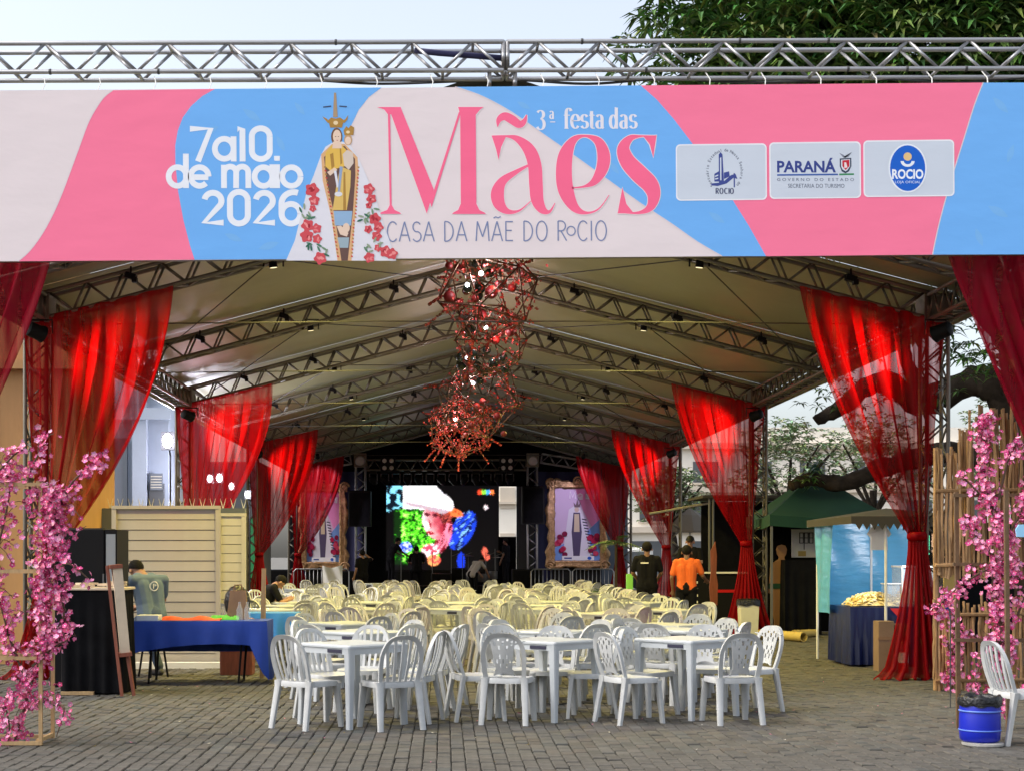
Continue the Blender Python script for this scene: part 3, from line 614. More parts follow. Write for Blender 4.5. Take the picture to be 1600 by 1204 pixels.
flat('church_emblem', [([(1124, 286), (1124, 242), (1127, 238), (1130, 242), (1132, 286)], LB), ([(1126, 282), (1126, 247), (1128, 246), (1128, 282)], CARD), ([(1117, 272), (1124, 268), (1124, 284), (1117, 284)], LB), ([(1118, 275), (1123, 273), (1123, 275), (1118, 277)], CARD), ([(1118, 279), (1123, 278), (1123, 280), (1118, 281)], CARD),
                       ([(1132, 270), (1140, 268), (1141, 276), (1132, 280)], LB), ([(1112, 287), (1130, 285), (1143, 274), (1150, 272), (1153, 280), (1147, 278), (1136, 287), (1122, 291), (1112, 290)], LB), ([(1147, 271), (1149, 271), (1149, 293), (1147, 293)], LB)])
x = 1119
for ch in 'ROCIO': st, ad = cg(ch, x, 303, 6.2); mono('emblem_letter', st, 1.9, S((86, 92, 120)), .9); x += ad * 6.2 * 1.25
btext('PARANÁ', 1261, 269, 17, S((62, 74, 140)), bold=.03, wfit=92)
flat('rule_line', [([(1215, 272.5), (1310, 271.5), (1310, 274), (1215, 275)], S((70, 100, 170))), ([(1312, 271.5), (1335, 271), (1335, 273.5), (1312, 274)], S((60, 140, 90)))])
btext('G O V E R N O   D O   E S T A D O', 1275, 283, 4.6, S((96, 104, 130)), wfit=120); btext('SECRETARIA DO TURISMO', 1276, 293.5, 6.2, S((100, 108, 126)), wfit=88)
flat('state_crest', [([(1313, 248), (1331, 247), (1331, 260), (1327, 268), (1322, 271), (1316, 268), (1313, 260)], S((60, 70, 90))), ([(1315, 250), (1329, 249), (1329, 260), (1325, 266), (1322, 268), (1317, 265), (1315, 260)], S((215, 220, 230))), ([(1317, 251), (1328, 250), (1328, 260), (1322, 266), (1317, 260)], S((200, 50, 66))),
                     ([(1320, 254), (1323, 254), (1325, 262), (1320, 263)], S((240, 220, 220))), ([(1312, 239), (1320, 243), (1322, 247), (1324, 243), (1332, 238), (1326, 246), (1318, 246)], S((140, 145, 160)))])
flat('oval_badge', [(ell(1419, 263, 30, 38, 36), S((232, 238, 246))), (ell(1419, 263, 27.5, 35.5, 36), S((38, 102, 205))), ([(1408, 252)] + [(1419 + 11 * math.cos(a), 252 + 9 * math.sin(a)) for a in [PI - PI * i / 12 for i in range(13)]], S((236, 240, 246))), ([(1413, 252)] + [(1419 + 6 * math.cos(a), 252 + 5 * math.sin(a)) for a in [PI - PI * i / 10 for i in range(11)]], S((38, 102, 205))), (ell(1419, 245, 6.5, 6.5), S((236, 200, 140)))])
btext('ROCIO', 1419, 279, 14, S((240, 244, 250)), bold=.035, wfit=49); btext('LOJA OFICIAL', 1419, 286.5, 4, S((225, 235, 250)), wfit=40)
# ------------------------------------------------------------------ curtains
def curtain(label, xo, xi, Y, zo, zi, tx, tz, m, seed, fw=.95, nu=150, nf=7, pw=1.35, group='red sheer curtains tied to the tent columns', tw=.2):
    rn = random.Random(seed); ph = [rn.uniform(0, 6.28) for _ in range(6)]; am = [rn.uniform(.6, 1.3) for _ in range(nf + 2)]; sg = 1 if xi > xo else -1
    t = thing('sheer_curtain', label, 'curtain', (tx, Y, 0), group); P = []; nv = 46
    for j in range(nv + 1):
        v = j / nv; row = []
        for i in range(nu + 1):
            u = i / nu; uw = u + .018 * math.sin(9 * u + ph[0]) + .012 * math.sin(21 * u + ph[1]); f = 2 * PI * nf * uw
            xt = xo + (xi - xo) * u; zt = zo + (zi - zo) * u; xb = tx + sg * (u - .5) * tw
            e = v ** (1 + (pw - 1) * u); x = xt + (xb - xt) * e; z = zt + (tz - zt) * v - .10 * math.sin(PI * v) * u * (1 - v) * 0
            wd = abs((xi - xo) * (1 - e) + tw * e); A = (.035 + .055 * min(1, v * 3)) * am[min(nf + 1, int(max(0, uw) * nf))] * (.6 + .4 * math.sin(3.1 * u + ph[2]))
            A *= (1 if v < .8 else 1 - (v - .8) * 1.6); x += sg * .16 * (wd / nf) * math.sin(f * 1.5 + ph[3] + 2 * v) * min(1, v * 4); y = Y - .17 + A * math.sin(f + .5 * math.sin(4 * v + ph[4]))
            row.append((x, y, z))
        P.append(row)
    b = MB(); b.grid(P, nu, nv); b.build('upper_drape', m, t, smooth=True)
    P2 = []
    for j in range(25):
        v = j / 24; row = []
        for i in range(nu + 1):
            u = i / nu; f = 2 * PI * nf * u; wd = tw + (fw - tw) * (v ** 1.5) + (.35 * max(0, v - .93) / .07 * .6)
            x = tx + sg * (u - .5) * wd + .012 * math.sin(2 * f + ph[3]) ; A = .045 + .09 * v; y = Y - .17 + A * math.sin(f + ph[5]) * (.6 + .4 * math.sin(5 * u + ph[1])) - .1 * v
            row.append((x, y, tz + (.02 - tz) * v + (.02 * math.sin(f * 1.7 + 1) if j == 24 else 0)))
        P2.append(row)
    b = MB(); b.grid(P2, nu, 24); b.build('lower_fall', 'sheer_dense', t, smooth=True)
    b = MB(); b.lathe([(.105, -.05), (.12, -.02), (.12, .02), (.105, .05)], (tx, Y - .17, tz), 14); b.build('tieback', 'sheer_dense', t, smooth=True)
    return t
zb = lambda x: ZE + SL * (HALF - abs(x - XM)) - .03
for n_, i in enumerate((0, 2, 4, 6)):
    curtain('red sheer curtain gathered at the %s column on the left side' % ['nearest', 'second', 'third', 'farthest'][n_], XL - .14, XL + (1.70 if i else 1.68), YS[i], zb(XL + .05), zb(XL + 1.7), XL + .18, 1.55, 'sheer_red', 11 + i, pw=1.85)
    curtain('red sheer curtain gathered at the %s column on the right side' % ['nearest', 'second', 'third', 'farthest'][n_], XR + .10, XR - 1.68, YS[i], zb(XR - .05), zb(XR - 1.7), XR - .26, 1.74, 'sheer_red', 40 + i, pw=1.45)
curtain('crimson sheer curtain hanging at the far left end of the banner', -5.55, -4.03, 15.95, 4.56, 4.58, -5.42, 1.5, 'sheer_crimson', 71, pw=1.15, group='crimson curtains framing the tent mouth')
curtain('crimson sheer curtain hanging at the far right end of the banner', 6.85, 5.16, 15.95, 4.62, 4.62, 6.72, 1.35, 'sheer_crimson', 72, pw=1.15, group='crimson curtains framing the tent mouth')
for px in (-4.8, 6.0):   # slim rails for the front curtains
    b = MB(); b.tube([(px - .95, 15.78, 4.6), (px + .95, 15.78, 4.62)], .02, 6); b.build('curtain_rail', 'alu_dark', loc=(px, 15.78, 4.6), label='thin rail carrying the %s crimson curtain' % ('left' if px < 0 else 'right'), cat='rail')

# ------------------------------------------------------------------ lamps
def par(label, p, tgt, lens, energy, col, ang=70, group='red spotlights washing the curtains', size=.06, sc=1):
    p = Vector(p); d = (Vector(tgt) - p).normalized(); t = thing('spot_lamp', label, 'lamp', p, group); q = d.to_track_quat('Z', 'Y').to_matrix()
    def orient(b): b.v = [tuple(p + q @ (Vector(v) * sc)) for v in b.v]
    b = MB(); b.lathe([(.05, -.2), (.085, -.18), (.09, -.02), (.1, .0), (.1, .02), (.09, .02)], (0, 0, 0), 14); orient(b); b.build('housing', 'black_metal', t, smooth=R(40))
    b = MB(); b.lathe([(.085, .021), (.07, .03), (.01, .034)], (0, 0, 0), 14); orient(b); b.build('lens', lens, t, smooth=True)
    b = MB(); b.tube([p + Vector((-.12, 0, 0)), p + Vector((-.12, 0, .16)), p + Vector((.12, 0, .16)), p + Vector((.12, 0, 0))], .012, 5); b.build('yoke', 'black_metal', t)
    aim_light('light', 'SPOT', p + d * .06 * sc, tgt, energy, col, t, size, ang)
    return t
RED = (1, .045, .03)
for n_, i in enumerate((0, 2, 4)):
    o_ = ['nearest', 'second', 'third'][n_]; e = [88, 95, 90][n_]
    par('red spotlight on the %s left column lighting its curtain' % o_, (XL + .30, YS[i] - 1.0, 4.06), (XL + 1.2, YS[i] - .1, 3.7), 'lamp_red', e, RED, 85)
    par('red spotlight on the %s right column lighting its curtain' % o_, (XR - .30, YS[i] - 1.0, 4.06), (XR - 1.2, YS[i] - .1, 3.7), 'lamp_red', e * 1.2, RED, 85)
for n_, i in enumerate((0, 1, 2, 3, 4)):
    for sg, side in ((-1, 'left'), (1, 'right')):
        x = XM + sg * 2.6; z = rz(x, -.07)
        par('warm floodlight clamped under the %s rafter on the %s slope' % (ORD[i], side), (x, YS[i], z), (x - sg * .6, YS[i] + .6, 0), 'lamp_warm', (400, 440, 380, 330, 290)[n_], (1, .82, .22), 155, 'warm floodlights under the rafters', .12, .55)
# small dark unlit clamp fixtures on the rafters
for i in (0, 1, 2, 3, 4):
    for k, dx in enumerate((-4.3, -3.0, -1.3, 1.5, 3.1, 4.4)):
        x = XM + dx; b = MB(); c = Vector((x, YS[i] - .19, rz(x, .22))); b.box(c, (.13, .1, .07), ry=.3); b.tube([c + Vector((0, 0, .04)), c + Vector((0, 0, .12))], .012, 5); b.box(c + Vector((.05, -.02, -.05)), (.06, .08, .06))
        b.build('clamp_fixture', 'black_metal', loc=c, label='small black clamp fixture, %s from the left on the %s rafter' % (ORD[k], ORD[i]), cat='fixture', group='clamp fixtures on the %s rafter' % ORD[i])
def flood(label, px, py, Y, e, sz=.16):
    p = at(px, py, Y); t = thing('flood_lamp', label, 'lamp', p, 'white floodlights on the left side')
    b = MB(); b.box(p + Vector((0, .05, 0)), (sz * .8, .06, sz * 1.1)); b.build('housing', 'black_metal', t)
    b = MB(); b.sphere(p + Vector((0, -.01, 0)), (sz * .32, .03, sz * .45), 12); b.build('bulb', 'lamp_white', t, smooth=True)
    b = MB(); b.tube([p + Vector((0, .08, 0)), p + Vector((.02, .2, -.3)), p + Vector((.02, .2, -p.z + .02))], .02, 6); b.build('pole', 'black_metal', t)
    aim_light('light', 'POINT', p + Vector((0, -.18, 0)), p + Vector((0, -1, 0)), e, (.88, .86, 1), t, .08)
flood('tall white floodlight beside the second left curtain', 262, 688, 31.2, 90, .34)
flood('bright white floodlight seen through the second left curtain', 343, 746, 33, 55, .2); flood('twin white floodlight through the second left curtain, left one', 328, 747, 33.3, 40, .18)
flood('low row floodlight seen through the second left curtain', 362, 759, 34.5, 40, .18); flood('white floodlight above the pale slatted panel', 387, 772, 33.5, 40, .17)

# ------------------------------------------------------------------ flowers
def flower(b, p, nrm, r, c1_, c2_, rn):
    nrm = Vector(nrm).normalized(); u = nrm.orthogonal().normalized(); v = nrm.cross(u); a0 = rn.random() * 6.28; p = Vector(p)
    for k in range(5):
        a = a0 + k * 2 * PI / 5; d = u * math.cos(a) + v * math.sin(a); s_ = nrm.cross(d); cc = tuple(x * rn.uniform(.75, 1.15) for x in c1_)
        b.add([p, p + d * r * .6 + s_ * r * .42 + nrm * r * .22, p + d * r + nrm * r * .38, p + d * r * .6 - s_ * r * .42 + nrm * r * .22], [(0, 1, 2, 3)], cc)
    q = p + nrm * r * .2; b.add([q + u * r * .24, q + v * r * .24, q - u * r * .24, q - v * r * .24], [(0, 1, 2, 3)], c2_)
def spray(t, paths, n, spread, r, c1_, c2_, seed, twr=.008, face=(0, -1, .2), branch_mat='twig', sub=2):
    rn = random.Random(seed); fb = MB(); Ls = []
    for pts, wgt in paths:
        s_ = smooth_pts([tuple(p) for p in pts], 6); bb = MB(); k = len(s_); bb.tube(s_, [twr * (1.5 - i / k) for i in range(k)], 5); bb.build('branch', branch_mat, t)
        L = sum((Vector(s_[i + 1]) - Vector(s_[i])).length for i in range(k - 1)); Ls.append((s_, L * wgt))
    tot = sum(q[1] for q in Ls); tb = MB()
    for s_, L in Ls:
        m_ = int(n * L / tot); k = len(s_)
        for i in range(max(1, m_ // 6)):
            u = rn.random(); q = u * (k - 1); a = Vector(s_[int(q)]).lerp(Vector(s_[min(k - 1, int(q) + 1)]), q - int(q)); sp = spread * (1 - .55 * u)
            e = a + Vector((rn.gauss(0, sp), rn.gauss(0, sp * .7), rn.gauss(0, sp))); tb.tube([a, a.lerp(e, .5) + Vector((0, 0, .02)), e], twr * .4, 3, False)
            for z in range(6):
                w_ = rn.random() ** .7; p = a.lerp(e, w_) + Vector((rn.gauss(0, r), rn.gauss(0, r), rn.gauss(0, r)))
                flower(fb, p, Vector(face) + Vector((rn.gauss(0, .8), rn.gauss(0, .6), rn.gauss(0, .8))), r * rn.uniform(.7, 1.15), c1_[rn.randrange(len(c1_))], c2_, rn)
    o = tb.build('twigs', branch_mat, t); o['kind'] = 'stuff'; o = fb.build('blossoms', 'petal', t); o['kind'] = 'stuff'
PKS = [S((240, 122, 172)), S((226, 84, 146)), S((250, 168, 200)), S((204, 64, 124)), S((246, 146, 186))]; PKC = S((255, 215, 230))
# left trellis and blossom tree
def bar(t, a, c, m='wood_light', w_=.028): 
    d = Vector(c) - Vector(a); b = MB(); b.tube([a, c], w_ * .7, 4); b.build('bar', m, t)
Y0 = 12.05; t = thing('wooden_trellis', 'pale wooden open trellis stand at the left edge under the pink blossoms', 'trellis', (-3.4, Y0, 0))
xs = [-3.165, -3.78, -4.3]
for x in xs[:1] + xs[1:]:
    bar(t, (x, Y0, .02), (x, Y0, 2.06 if x == xs[0] else 2.45)); bar(t, (x - .02, Y0 + .45, .02), (x - .02, Y0 + .45, 2.06))
for z in (.035, .70, 1.38, 2.06): bar(t, (-4.5, Y0 - .02, z), (-3.15, Y0 - .02, z)); bar(t, (-4.5, Y0 + .43, z), (-3.17, Y0 + .43, z)); bar(t, (-3.19, Y0, z + .015), (-3.19, Y0 + .45, z + .015))
t = thing('blossom_tree', 'pink artificial cherry blossom branches climbing the trellis on the far left', 'flowers', (-3.5, Y0, 0), 'pink blossom arrangements')
A = lambda px, py, dy=0: at(px, py, Y0 + dy)
spray(t, [([A(20, 1166, .2), A(45, 1080, .1), A(70, 1000, 0), A(60, 920, 0), A(80, 850, -.05), A(75, 800), A(90, 760)], 2.1), ([A(75, 900), A(95, 850), A(85, 800), A(60, 770)], 2.4), ([A(70, 1000), A(100, 960), A(85, 900)], 1.8), ([A(60, 830), A(90, 790), A(120, 745, -.1), A(162, 722, -.12)], 1.1),
          ([A(60, 800), A(45, 750), A(62, 705), A(70, 690)], .8), ([A(40, 1060), A(20, 1010), A(5, 960), A(-10, 900)], 1.3), ([A(50, 1040), A(85, 1010), A(105, 1000, -.1)], 1.2), ([A(60, 1090), A(80, 1100), A(100, 1105, -.1), A(88, 1150, -.1)], .5), ([A(0, 1180), A(15, 1140), A(5, 1090)], 1.0), ([A(-10, 880), A(5, 820), A(15, 760), A(0, 720)], 1.0), ([A(90, 890), A(108, 880, -.1), A(140, 905, -.1)], .5), ([A(-5, 740), A(20, 712), A(40, 700)], .9), ([A(-80, 1160), A(-60, 1050), A(-75, 930), A(-50, 820), A(-70, 730)], 1.5), ([A(-60, 980), A(-130, 900), A(-150, 820)], 1.1)],
      3300, .105, .025, PKS, PKC, 5)
# right trellis, cane screen, blossoms
Y1 = 13.2; t = thing('wooden_stand', 'brown wooden stand in front of the cane screen on the right', 'trellis', (4.5, Y1, 0))
for x, yy in ((4.42, 0), (4.72, -.35), (5.25, 0)): bar(t, (x, Y1 + yy, .02), (x - .02, Y1 + yy, 2.05), 'dark_post', .034)
for z in (.78, 2.02, 1.43): bar(t, (4.36, Y1 - .04, z), (5.4, Y1 - .04, z), 'dark_post', .03)
Y2 = 17.0; t = thing('cane_screen', 'rustic screen of upright wild cane sticks beside the right curtain', 'screen', (6.0, Y2, 0))
cm_ = []
for k in range(6):
    b = MB(); pts = [(random.gauss(0, .008), random.gauss(0, .006), z) for z in np.linspace(0, 1, 7)]; pts[0] = (0, 0, 0); b.tube(smooth_pts(pts, 2), [.0165 * random.uniform(.8, 1.2) for _ in range(13)], 5); me = bpy.data.meshes.new('cane_stick'); me.from_pydata(b.v, [], b.f); me.materials.append(MATS['cane']); cm_.append(me)
for tier, (z0, z1, nn) in enumerate(((1.28, 3.05, 84), (.05, .98, 58))):
    for k in range(nn):
        x = 5.44 + k * (1.55 / nn) + random.gauss(0, .008); top = z1 + random.gauss(0, .07) - (.42 if tier == 0 and x < 5.7 else 0) - (.2 if tier == 0 and 5.7 <= x < 5.86 else 0)
        bot = z0 + random.gauss(0, .04); o = bpy.data.objects.new('cane_stick', random.choice(cm_)); COL.objects.link(o); o.parent = t; o.location = (x - 6.0, random.gauss(0, .02), bot); o.scale = (1, 1, top - bot); o.rotation_euler = (random.gauss(0, .02), random.gauss(0, .03), random.random() * 6)
for z in (2.22, 1.4, .85, .12):
    b = MB(); b.tube([(5.42, Y2 - .04, z), (6.98, Y2 - .04, z + .02)], .022, 6); b.build('rail', 'cane', t)
for x in (5.46, 6.95): b = MB(); b.tube([(x, Y2 + .05, .01), (x, Y2 + .05, 2.7)], .03, 6); b.build('post', 'cane', t)
t = thing('blossom_tree', 'pink artificial cherry blossom branches in front of the cane screen at right', 'flowers', (4.9, Y1 - .1, 0), 'pink blossom arrangements')
A = lambda px, py, dy=0: at(px, py, Y1 - .1 + dy)
spray(t, [([A(1562, 1110), A(1560, 1030), A(1566, 950), A(1575, 880), A(1555, 820), A(1540, 750), A(1538, 690), A(1540, 655)], 2.0), ([A(1570, 900), A(1545, 860), A(1520, 830), A(1505, 800)], 1.3), ([A(1570, 880), A(1540, 890), A(1500, 915), A(1468, 945, -.1), A(1465, 960)], 1.0), ([A(1565, 850), A(1590, 810), A(1605, 770), A(1610, 720)], 1.3),
          ([A(1560, 800), A(1520, 760), A(1500, 740)], .4), ([A(1565, 980), A(1550, 930), A(1555, 880)], 1.2), ([A(1560, 1070), A(1575, 1040), A(1580, 1000)], 1.1), ([A(1560, 1010), A(1530, 1040, -.1), A(1524, 1080, -.1)], .7), ([A(1560, 780), A(1575, 720), A(1590, 690)], .8), ([A(1590, 960), A(1605, 920)], .8)],
      2000, .085, .025, PKS, PKC, 9)
# blossoms on the lower cane tier
t = thing('blossom_garland', 'loose pink blossom garland on the lower sticks of the cane screen', 'flowers', (5.6, Y2 - .1, 0), 'pink blossom arrangements')
A = lambda px, py: at(px, py, Y2 - .12)
spray(t, [([A(1480, 1000), A(1487, 1040), A(1482, 1070)], 1), ([A(1490, 960), A(1500, 1000), A(1495, 1050)], 1), ([A(1515, 985), A(1540, 1010)], .6)], 260, .07, .028, PKS, PKC, 12)

# ------------------------------------------------------------------ hanging polyhedra with red blossoms
RDS = [S((168, 34, 30)), S((140, 22, 24)), S((205, 78, 64)), S((116, 18, 20)), S((176, 60, 56)), S((96, 66, 40))]
phi = (1 + 5 ** .5) / 2
ico = [Vector(v).normalized() for v in ((-1, phi, 0), (1, phi, 0), (-1, -phi, 0), (1, -phi, 0), (0, -1, phi), (0, 1, phi), (0, -1, -phi), (0, 1, -phi), (phi, 0, -1), (phi, 0, 1), (-phi, 0, -1), (-phi, 0, 1))]
iedges = [(i, j) for i in range(12) for j in range(i) if (ico[i] - ico[j]).length < 1.06]
def hanging(label, c, r, rot, nfl, seed, dark=0):
    rn = random.Random(seed); c = Vector(c); t = thing('hanging_ornament', label, 'ornament', c, 'hanging wire ornaments along the ridge'); M = Matrix.Rotation(rot, 3, 'Z') @ Matrix.Rotation(rot * 1.7, 3, 'X') @ Matrix.Rotation(rot * .6, 3, 'Y')
    vs = [c + M @ v * r for v in ico]; top = max(vs, key=lambda q: q.z)
    for i, j in iedges: rod('frame_wire', 'wire_bronze', .011, vs[i], vs[j], t, 5)
    b = MB(); b.tube([top, (c.x, c.y, rz(c.x) + .1)], .006, 5); b.build('hanging_wire', 'cable', t)
    fb = MB(); tb = MB()
    for k in range(nfl):
        i, j = rn.choice(iedges); u = rn.random(); p = vs[i].lerp(vs[j], u)
        out = (p - c).normalized(); e = p + out * rn.uniform(-.45, .12) * r + Vector((rn.gauss(0, .07), rn.gauss(0, .07), rn.gauss(0, .07)))
        if k % 4 == 0: tb.tube([p, e], .005, 3, False)
        if k % 30 == 0:
            e2 = p + out * rn.uniform(.2, .5) * r + Vector((0, 0, -.08)); tb.tube([p, e2], .005, 3, False)
            for z in range(12): flower(fb, p.lerp(e2, z / 11), Vector((rn.gauss(0, 1), -1, rn.gauss(0, 1))), .026, rn.choice(RDS), S((250, 150, 130)), rn)
        for z in range(3): flower(fb, p.lerp(e, rn.random()) + Vector((rn.gauss(0, .025), rn.gauss(0, .025), rn.gauss(0, .025))), Vector((rn.gauss(0, 1), -.8, rn.gauss(0, 1))), .024 * rn.uniform(.7, 1.2), rn.choice(RDS), S((240, 140, 120)), rn)
    o = tb.build('twigs', 'twig', t); o['kind'] = 'stuff'; o = fb.build('blossoms', 'petal', t); o['kind'] = 'stuff'
    for k in range(6 + dark * 3):
        p = c + Vector((rn.gauss(0, .28), rn.gauss(0, .2), rn.gauss(0, .28))) * r / .64; b = MB(); b.sphere(p, rn.uniform(.05, .09), 12); b.build('ball', 'balloon_dark' if k < dark * 4 else 'ball_red', t, smooth=True)
    p = c + Vector((-.10, -r * .55, .22 * r)); b = MB(); b.sphere(p, .03, 12); b.build('bulb', 'lamp_white', t, smooth=True)
    aim_light('light', 'POINT', p + Vector((0, -.07, 0)), c, 14, (1, .9, .95), t, .05)
    aim_light('light', 'POINT', c + Vector((.1, .0, .05)), c, 6, (1, .25, .16), t, .08)
hanging('largest hanging wire ornament with red blossoms right behind the banner', (.58, 20.4, 5.02), .70, .4, 240, 1)
hanging('second hanging ornament with dark green balls and red blossoms', (.75, 24.3, 4.92), .62, 1.3, 110, 2, 2)
hanging('third hanging ornament, wide open wire frame with red blossom rim', (.62, 28.0, 4.42), .80, 2.3, 260, 3)
hanging('lowest and farthest hanging ball of red blossoms above the stage', (.32, 31.5, 4.12), .68, .9, 420, 4)
for k, (x, y, z) in enumerate(((.45, 22.2, 5.3), (.5, 26.0, 4.75))):
    t = thing('bulb_cluster', 'cluster of dark balloons and a white bulb, %s behind the largest ornament' % ('first' if k == 0 else 'second'), 'ornament', (x, y, z), 'balloon clusters along the ridge')
    for q in range(9): p = Vector((x, y, z)) + Vector((random.gauss(0, .14), random.gauss(0, .14), random.gauss(0, .16))); b = MB(); b.sphere(p, random.uniform(.06, .1), 12); b.build('balloon', 'balloon_dark' if q % 3 else 'ball_red', t, smooth=True)
    p = Vector((x - .12, y - .35, z + .05)); b = MB(); b.sphere(p, .03, 12); b.build('bulb', 'lamp_white', t, smooth=True)
    b = MB(); b.tube([(x, y, z), (x, y, rz(x) + .1)], .006, 5); b.build('hanging_wire', 'cable', t)

# ------------------------------------------------------------------ plastic chairs and tables
def leg_mb(x0, y0, x1, y1, z1, w0=.072, w1=.05, d0=.052, d1=.036):
    b = MB(); rings = []
    for z, cx, cy, w_, d_ in ((0, x1, y1, w1, d1), (.2, x1 + (x0 - x1) * .45, y1 + (y0 - y1) * .45, w1 + .006, d1 + .005), (z1 - .05, x0 + (x1 - x0) * .1, y0 + (y1 - y0) * .1, w0 * .9, d0 * .9), (z1, x0, y0, w0 * 1.15, d0 * 1.15)):
        q = .28; rings.append([(cx + a * w_ / 2, cy + c * d_ / 2, z) for a, c in ((-1, -1 + q), (-1 + q, -1), (1 - q, -1), (1, -1 + q), (1, 1 - q), (1 - q, 1), (-1 + q, 1), (-1, 1 - q))])
    vs = sum(rings, []); n = 8; b.add(vs, [(i * n + j, i * n + (j + 1) % n, (i + 1) * n + (j + 1) % n, (i + 1) * n + j) for i in range(3) for j in range(n)] + [tuple(range(7, -1, -1)), tuple(range(24, 32))]); return b
def chair_parts(kind):
    parts = []
    out = []
    for i in range(32):
        a = 2 * PI * i / 32; c, s_ = math.cos(a), math.sin(a); x = .222 * math.copysign(abs(c) ** .45, c); y = .215 * math.copysign(abs(s_) ** .45, s_); out.append((x * (1 + .06 * y / .21), y + .01))
    b = MB(); n = 32; vs = []
    for k, (f, z) in enumerate(((1.0, .385), (1.0, .428), (.97, .437), (.6, .428), (.25, .422))): vs += [(x * f, y * f, z - (.006 if y > .15 and k > 1 else 0)) for x, y in out]
    vs.append((0, 0, .42)); fs = [(k * n + i, k * n + (i + 1) % n, (k + 1) * n + (i + 1) % n, (k + 1) * n + i) for k in range(4) for i in range(n)] + [(4 * n + i, 4 * n + (i + 1) % n, 5 * n) for i in range(n)]
    b.add(vs, fs); parts.append(('seat', b))
    def bp(x, v): return Vector((x, -.185 - .11 * v - .02 * math.sin(PI * v) + .9 * x * x, .43 + .45 * v))
    def wlim(v): return .222 * (.86 + .14 * min(1, v / .6)) * (max(0, 1 - max(0, v) ** 3)) ** (1 / 3)
    b = MB(); pts = []
    for i in range(33):
        a = PI * i / 32; c, s_ = -math.cos(a), math.sin(a); v = abs(s_) ** (2 / 3); x = .222 * math.copysign(abs(c) ** (2 / 3), c) * (.86 + .14 * min(1, v / .6)); pts.append((x, v * .985 - .02))
    ring = []; wd = .036
    for i, (x, v) in enumerate(pts):
        a = pts[max(0, i - 1)]; c = pts[min(32, i + 1)]; dx, dz = c[0] - a[0], (c[1] - a[1]) * .45; L = math.hypot(dx, dz); nx, nz = dz / L, -dx / L
        inn = bp(x + nx * wd, v + nz * wd / .45); o_ = bp(x, v); f = Vector((0, .0, 0)); th = Vector((0, -.026, -.004))
        lip = Vector((-nx * .006, -.010, -nz * .006)); ring += [inn, o_ + lip * .3, o_ + th + lip, inn + th * .55]
    m_ = 4; b.add(ring, [(i * m_ + j, i * m_ + (j + 1) % m_, (i + 1) * m_ + (j + 1) % m_, (i + 1) * m_ + j) for i in range(32) for j in range(m_)])
    def slat(x0, v0, x1, v1, w_, th=.012, k=6):
        r_ = []
        for i in range(k + 1):
            u = i / k; x = x0 + (x1 - x0) * u; v = v0 + (v1 - v0) * u; p, q = bp(x - w_ / 2, v), bp(x + w_ / 2, v); d = Vector((0, -th, 0)); r_ += [p, q, q + d, p + d]
        b.add(r_, [(i * 4 + j, i * 4 + (j + 1) % 4, (i + 1) * 4 + (j + 1) % 4, (i + 1) * 4 + j) for i in range(k) for j in range(4)] + [(3, 2, 1, 0), tuple(k * 4 + j for j in range(4))])
    def hbar(v0, v1, x0, x1, th=.014, k=10, arch=0):
        r_ = []
        for i in range(k + 1):
            x = x0 + (x1 - x0) * i / k; dv = arch * math.sin(PI * i / k); p, q = bp(x, v0 + dv), bp(x, v1 + dv); d = Vector((0, -th, 0)); r_ += [p, q, q + d, p + d]
        b.add(r_, [(i * 4 + j, i * 4 + (j + 1) % 4, (i + 1) * 4 + (j + 1) % 4, (i + 1) * 4 + j) for i in range(k) for j in range(4)] + [(3, 2, 1, 0), tuple(k * 4 + j for j in range(4))])
    if kind == 'slat':
        for k in range(5):
            x0 = (k - 2) * .056; x1 = (k - 2) * .076; v1 = min(.95, (max(0, 1 - (abs(x1) / .215) ** 3)) ** (1 / 3) - .03); slat(x0, -.02, x1, v1, .026)
        hbar(-.03, .03, -.185, .185)
    else:
        nx, ny = 11, 17; th = .012; vm = {}
        def gp(i, j):
            v = .14 + .80 * j / ny; hw = (.075 + .055 * (j / ny) ** 1.5); hw = min(hw, max(.03, wlim(min(.97, v)) - .02)); return bp(-hw + 2 * hw * i / nx, v)
        vs = [gp(i, j) for j in range(ny + 1) for i in range(nx + 1)]; vs2 = [v + Vector((0, -th, 0)) for v in vs]; N = len(vs); fs = []; k = nx + 1
        hole = lambda i, j: (i % 2 == 1) and 0 < i < nx - 1 and 1 < j < ny - 2 and ((j + (i // 2) % 2 * 2) % 4 < 2) and not (7 < j < 10)
        for j in range(ny):
            for i in range(nx):
                q = [j * k + i, j * k + i + 1, (j + 1) * k + i + 1, (j + 1) * k + i]
                if hole(i, j):
                    continue
                fs.append(tuple(q)); fs.append(tuple(x + N for x in q[::-1]))
        for j in range(ny): fs += [(j * k, (j + 1) * k, (j + 1) * k + N, j * k + N), (j * k + nx, j * k + nx + N, (j + 1) * k + nx + N, (j + 1) * k + nx)]
        b.add(vs + vs2, fs)
        slat(-.10, .72, -.205, .80, .03, .012, 3); slat(.10, .72, .205, .80, .03, .012, 3)
        hbar(.06, .10, -.10, .10, arch=.06); hbar(-.03, .035, -.19, .19)
        slat(-.075, .1, -.072, .2, .03); slat(.075, .1, .072, .2, .03)
    parts.append(('backrest', b))
    for s_ in (-1, 1): parts.append(('leg', leg_mb(s_ * .19, .185, s_ * .218, .222, .41))); parts.append(('leg', leg_mb(s_ * .185, -.175, s_ * .208, -.255, .44)))
    if kind == 'arm':
        pass
    return parts
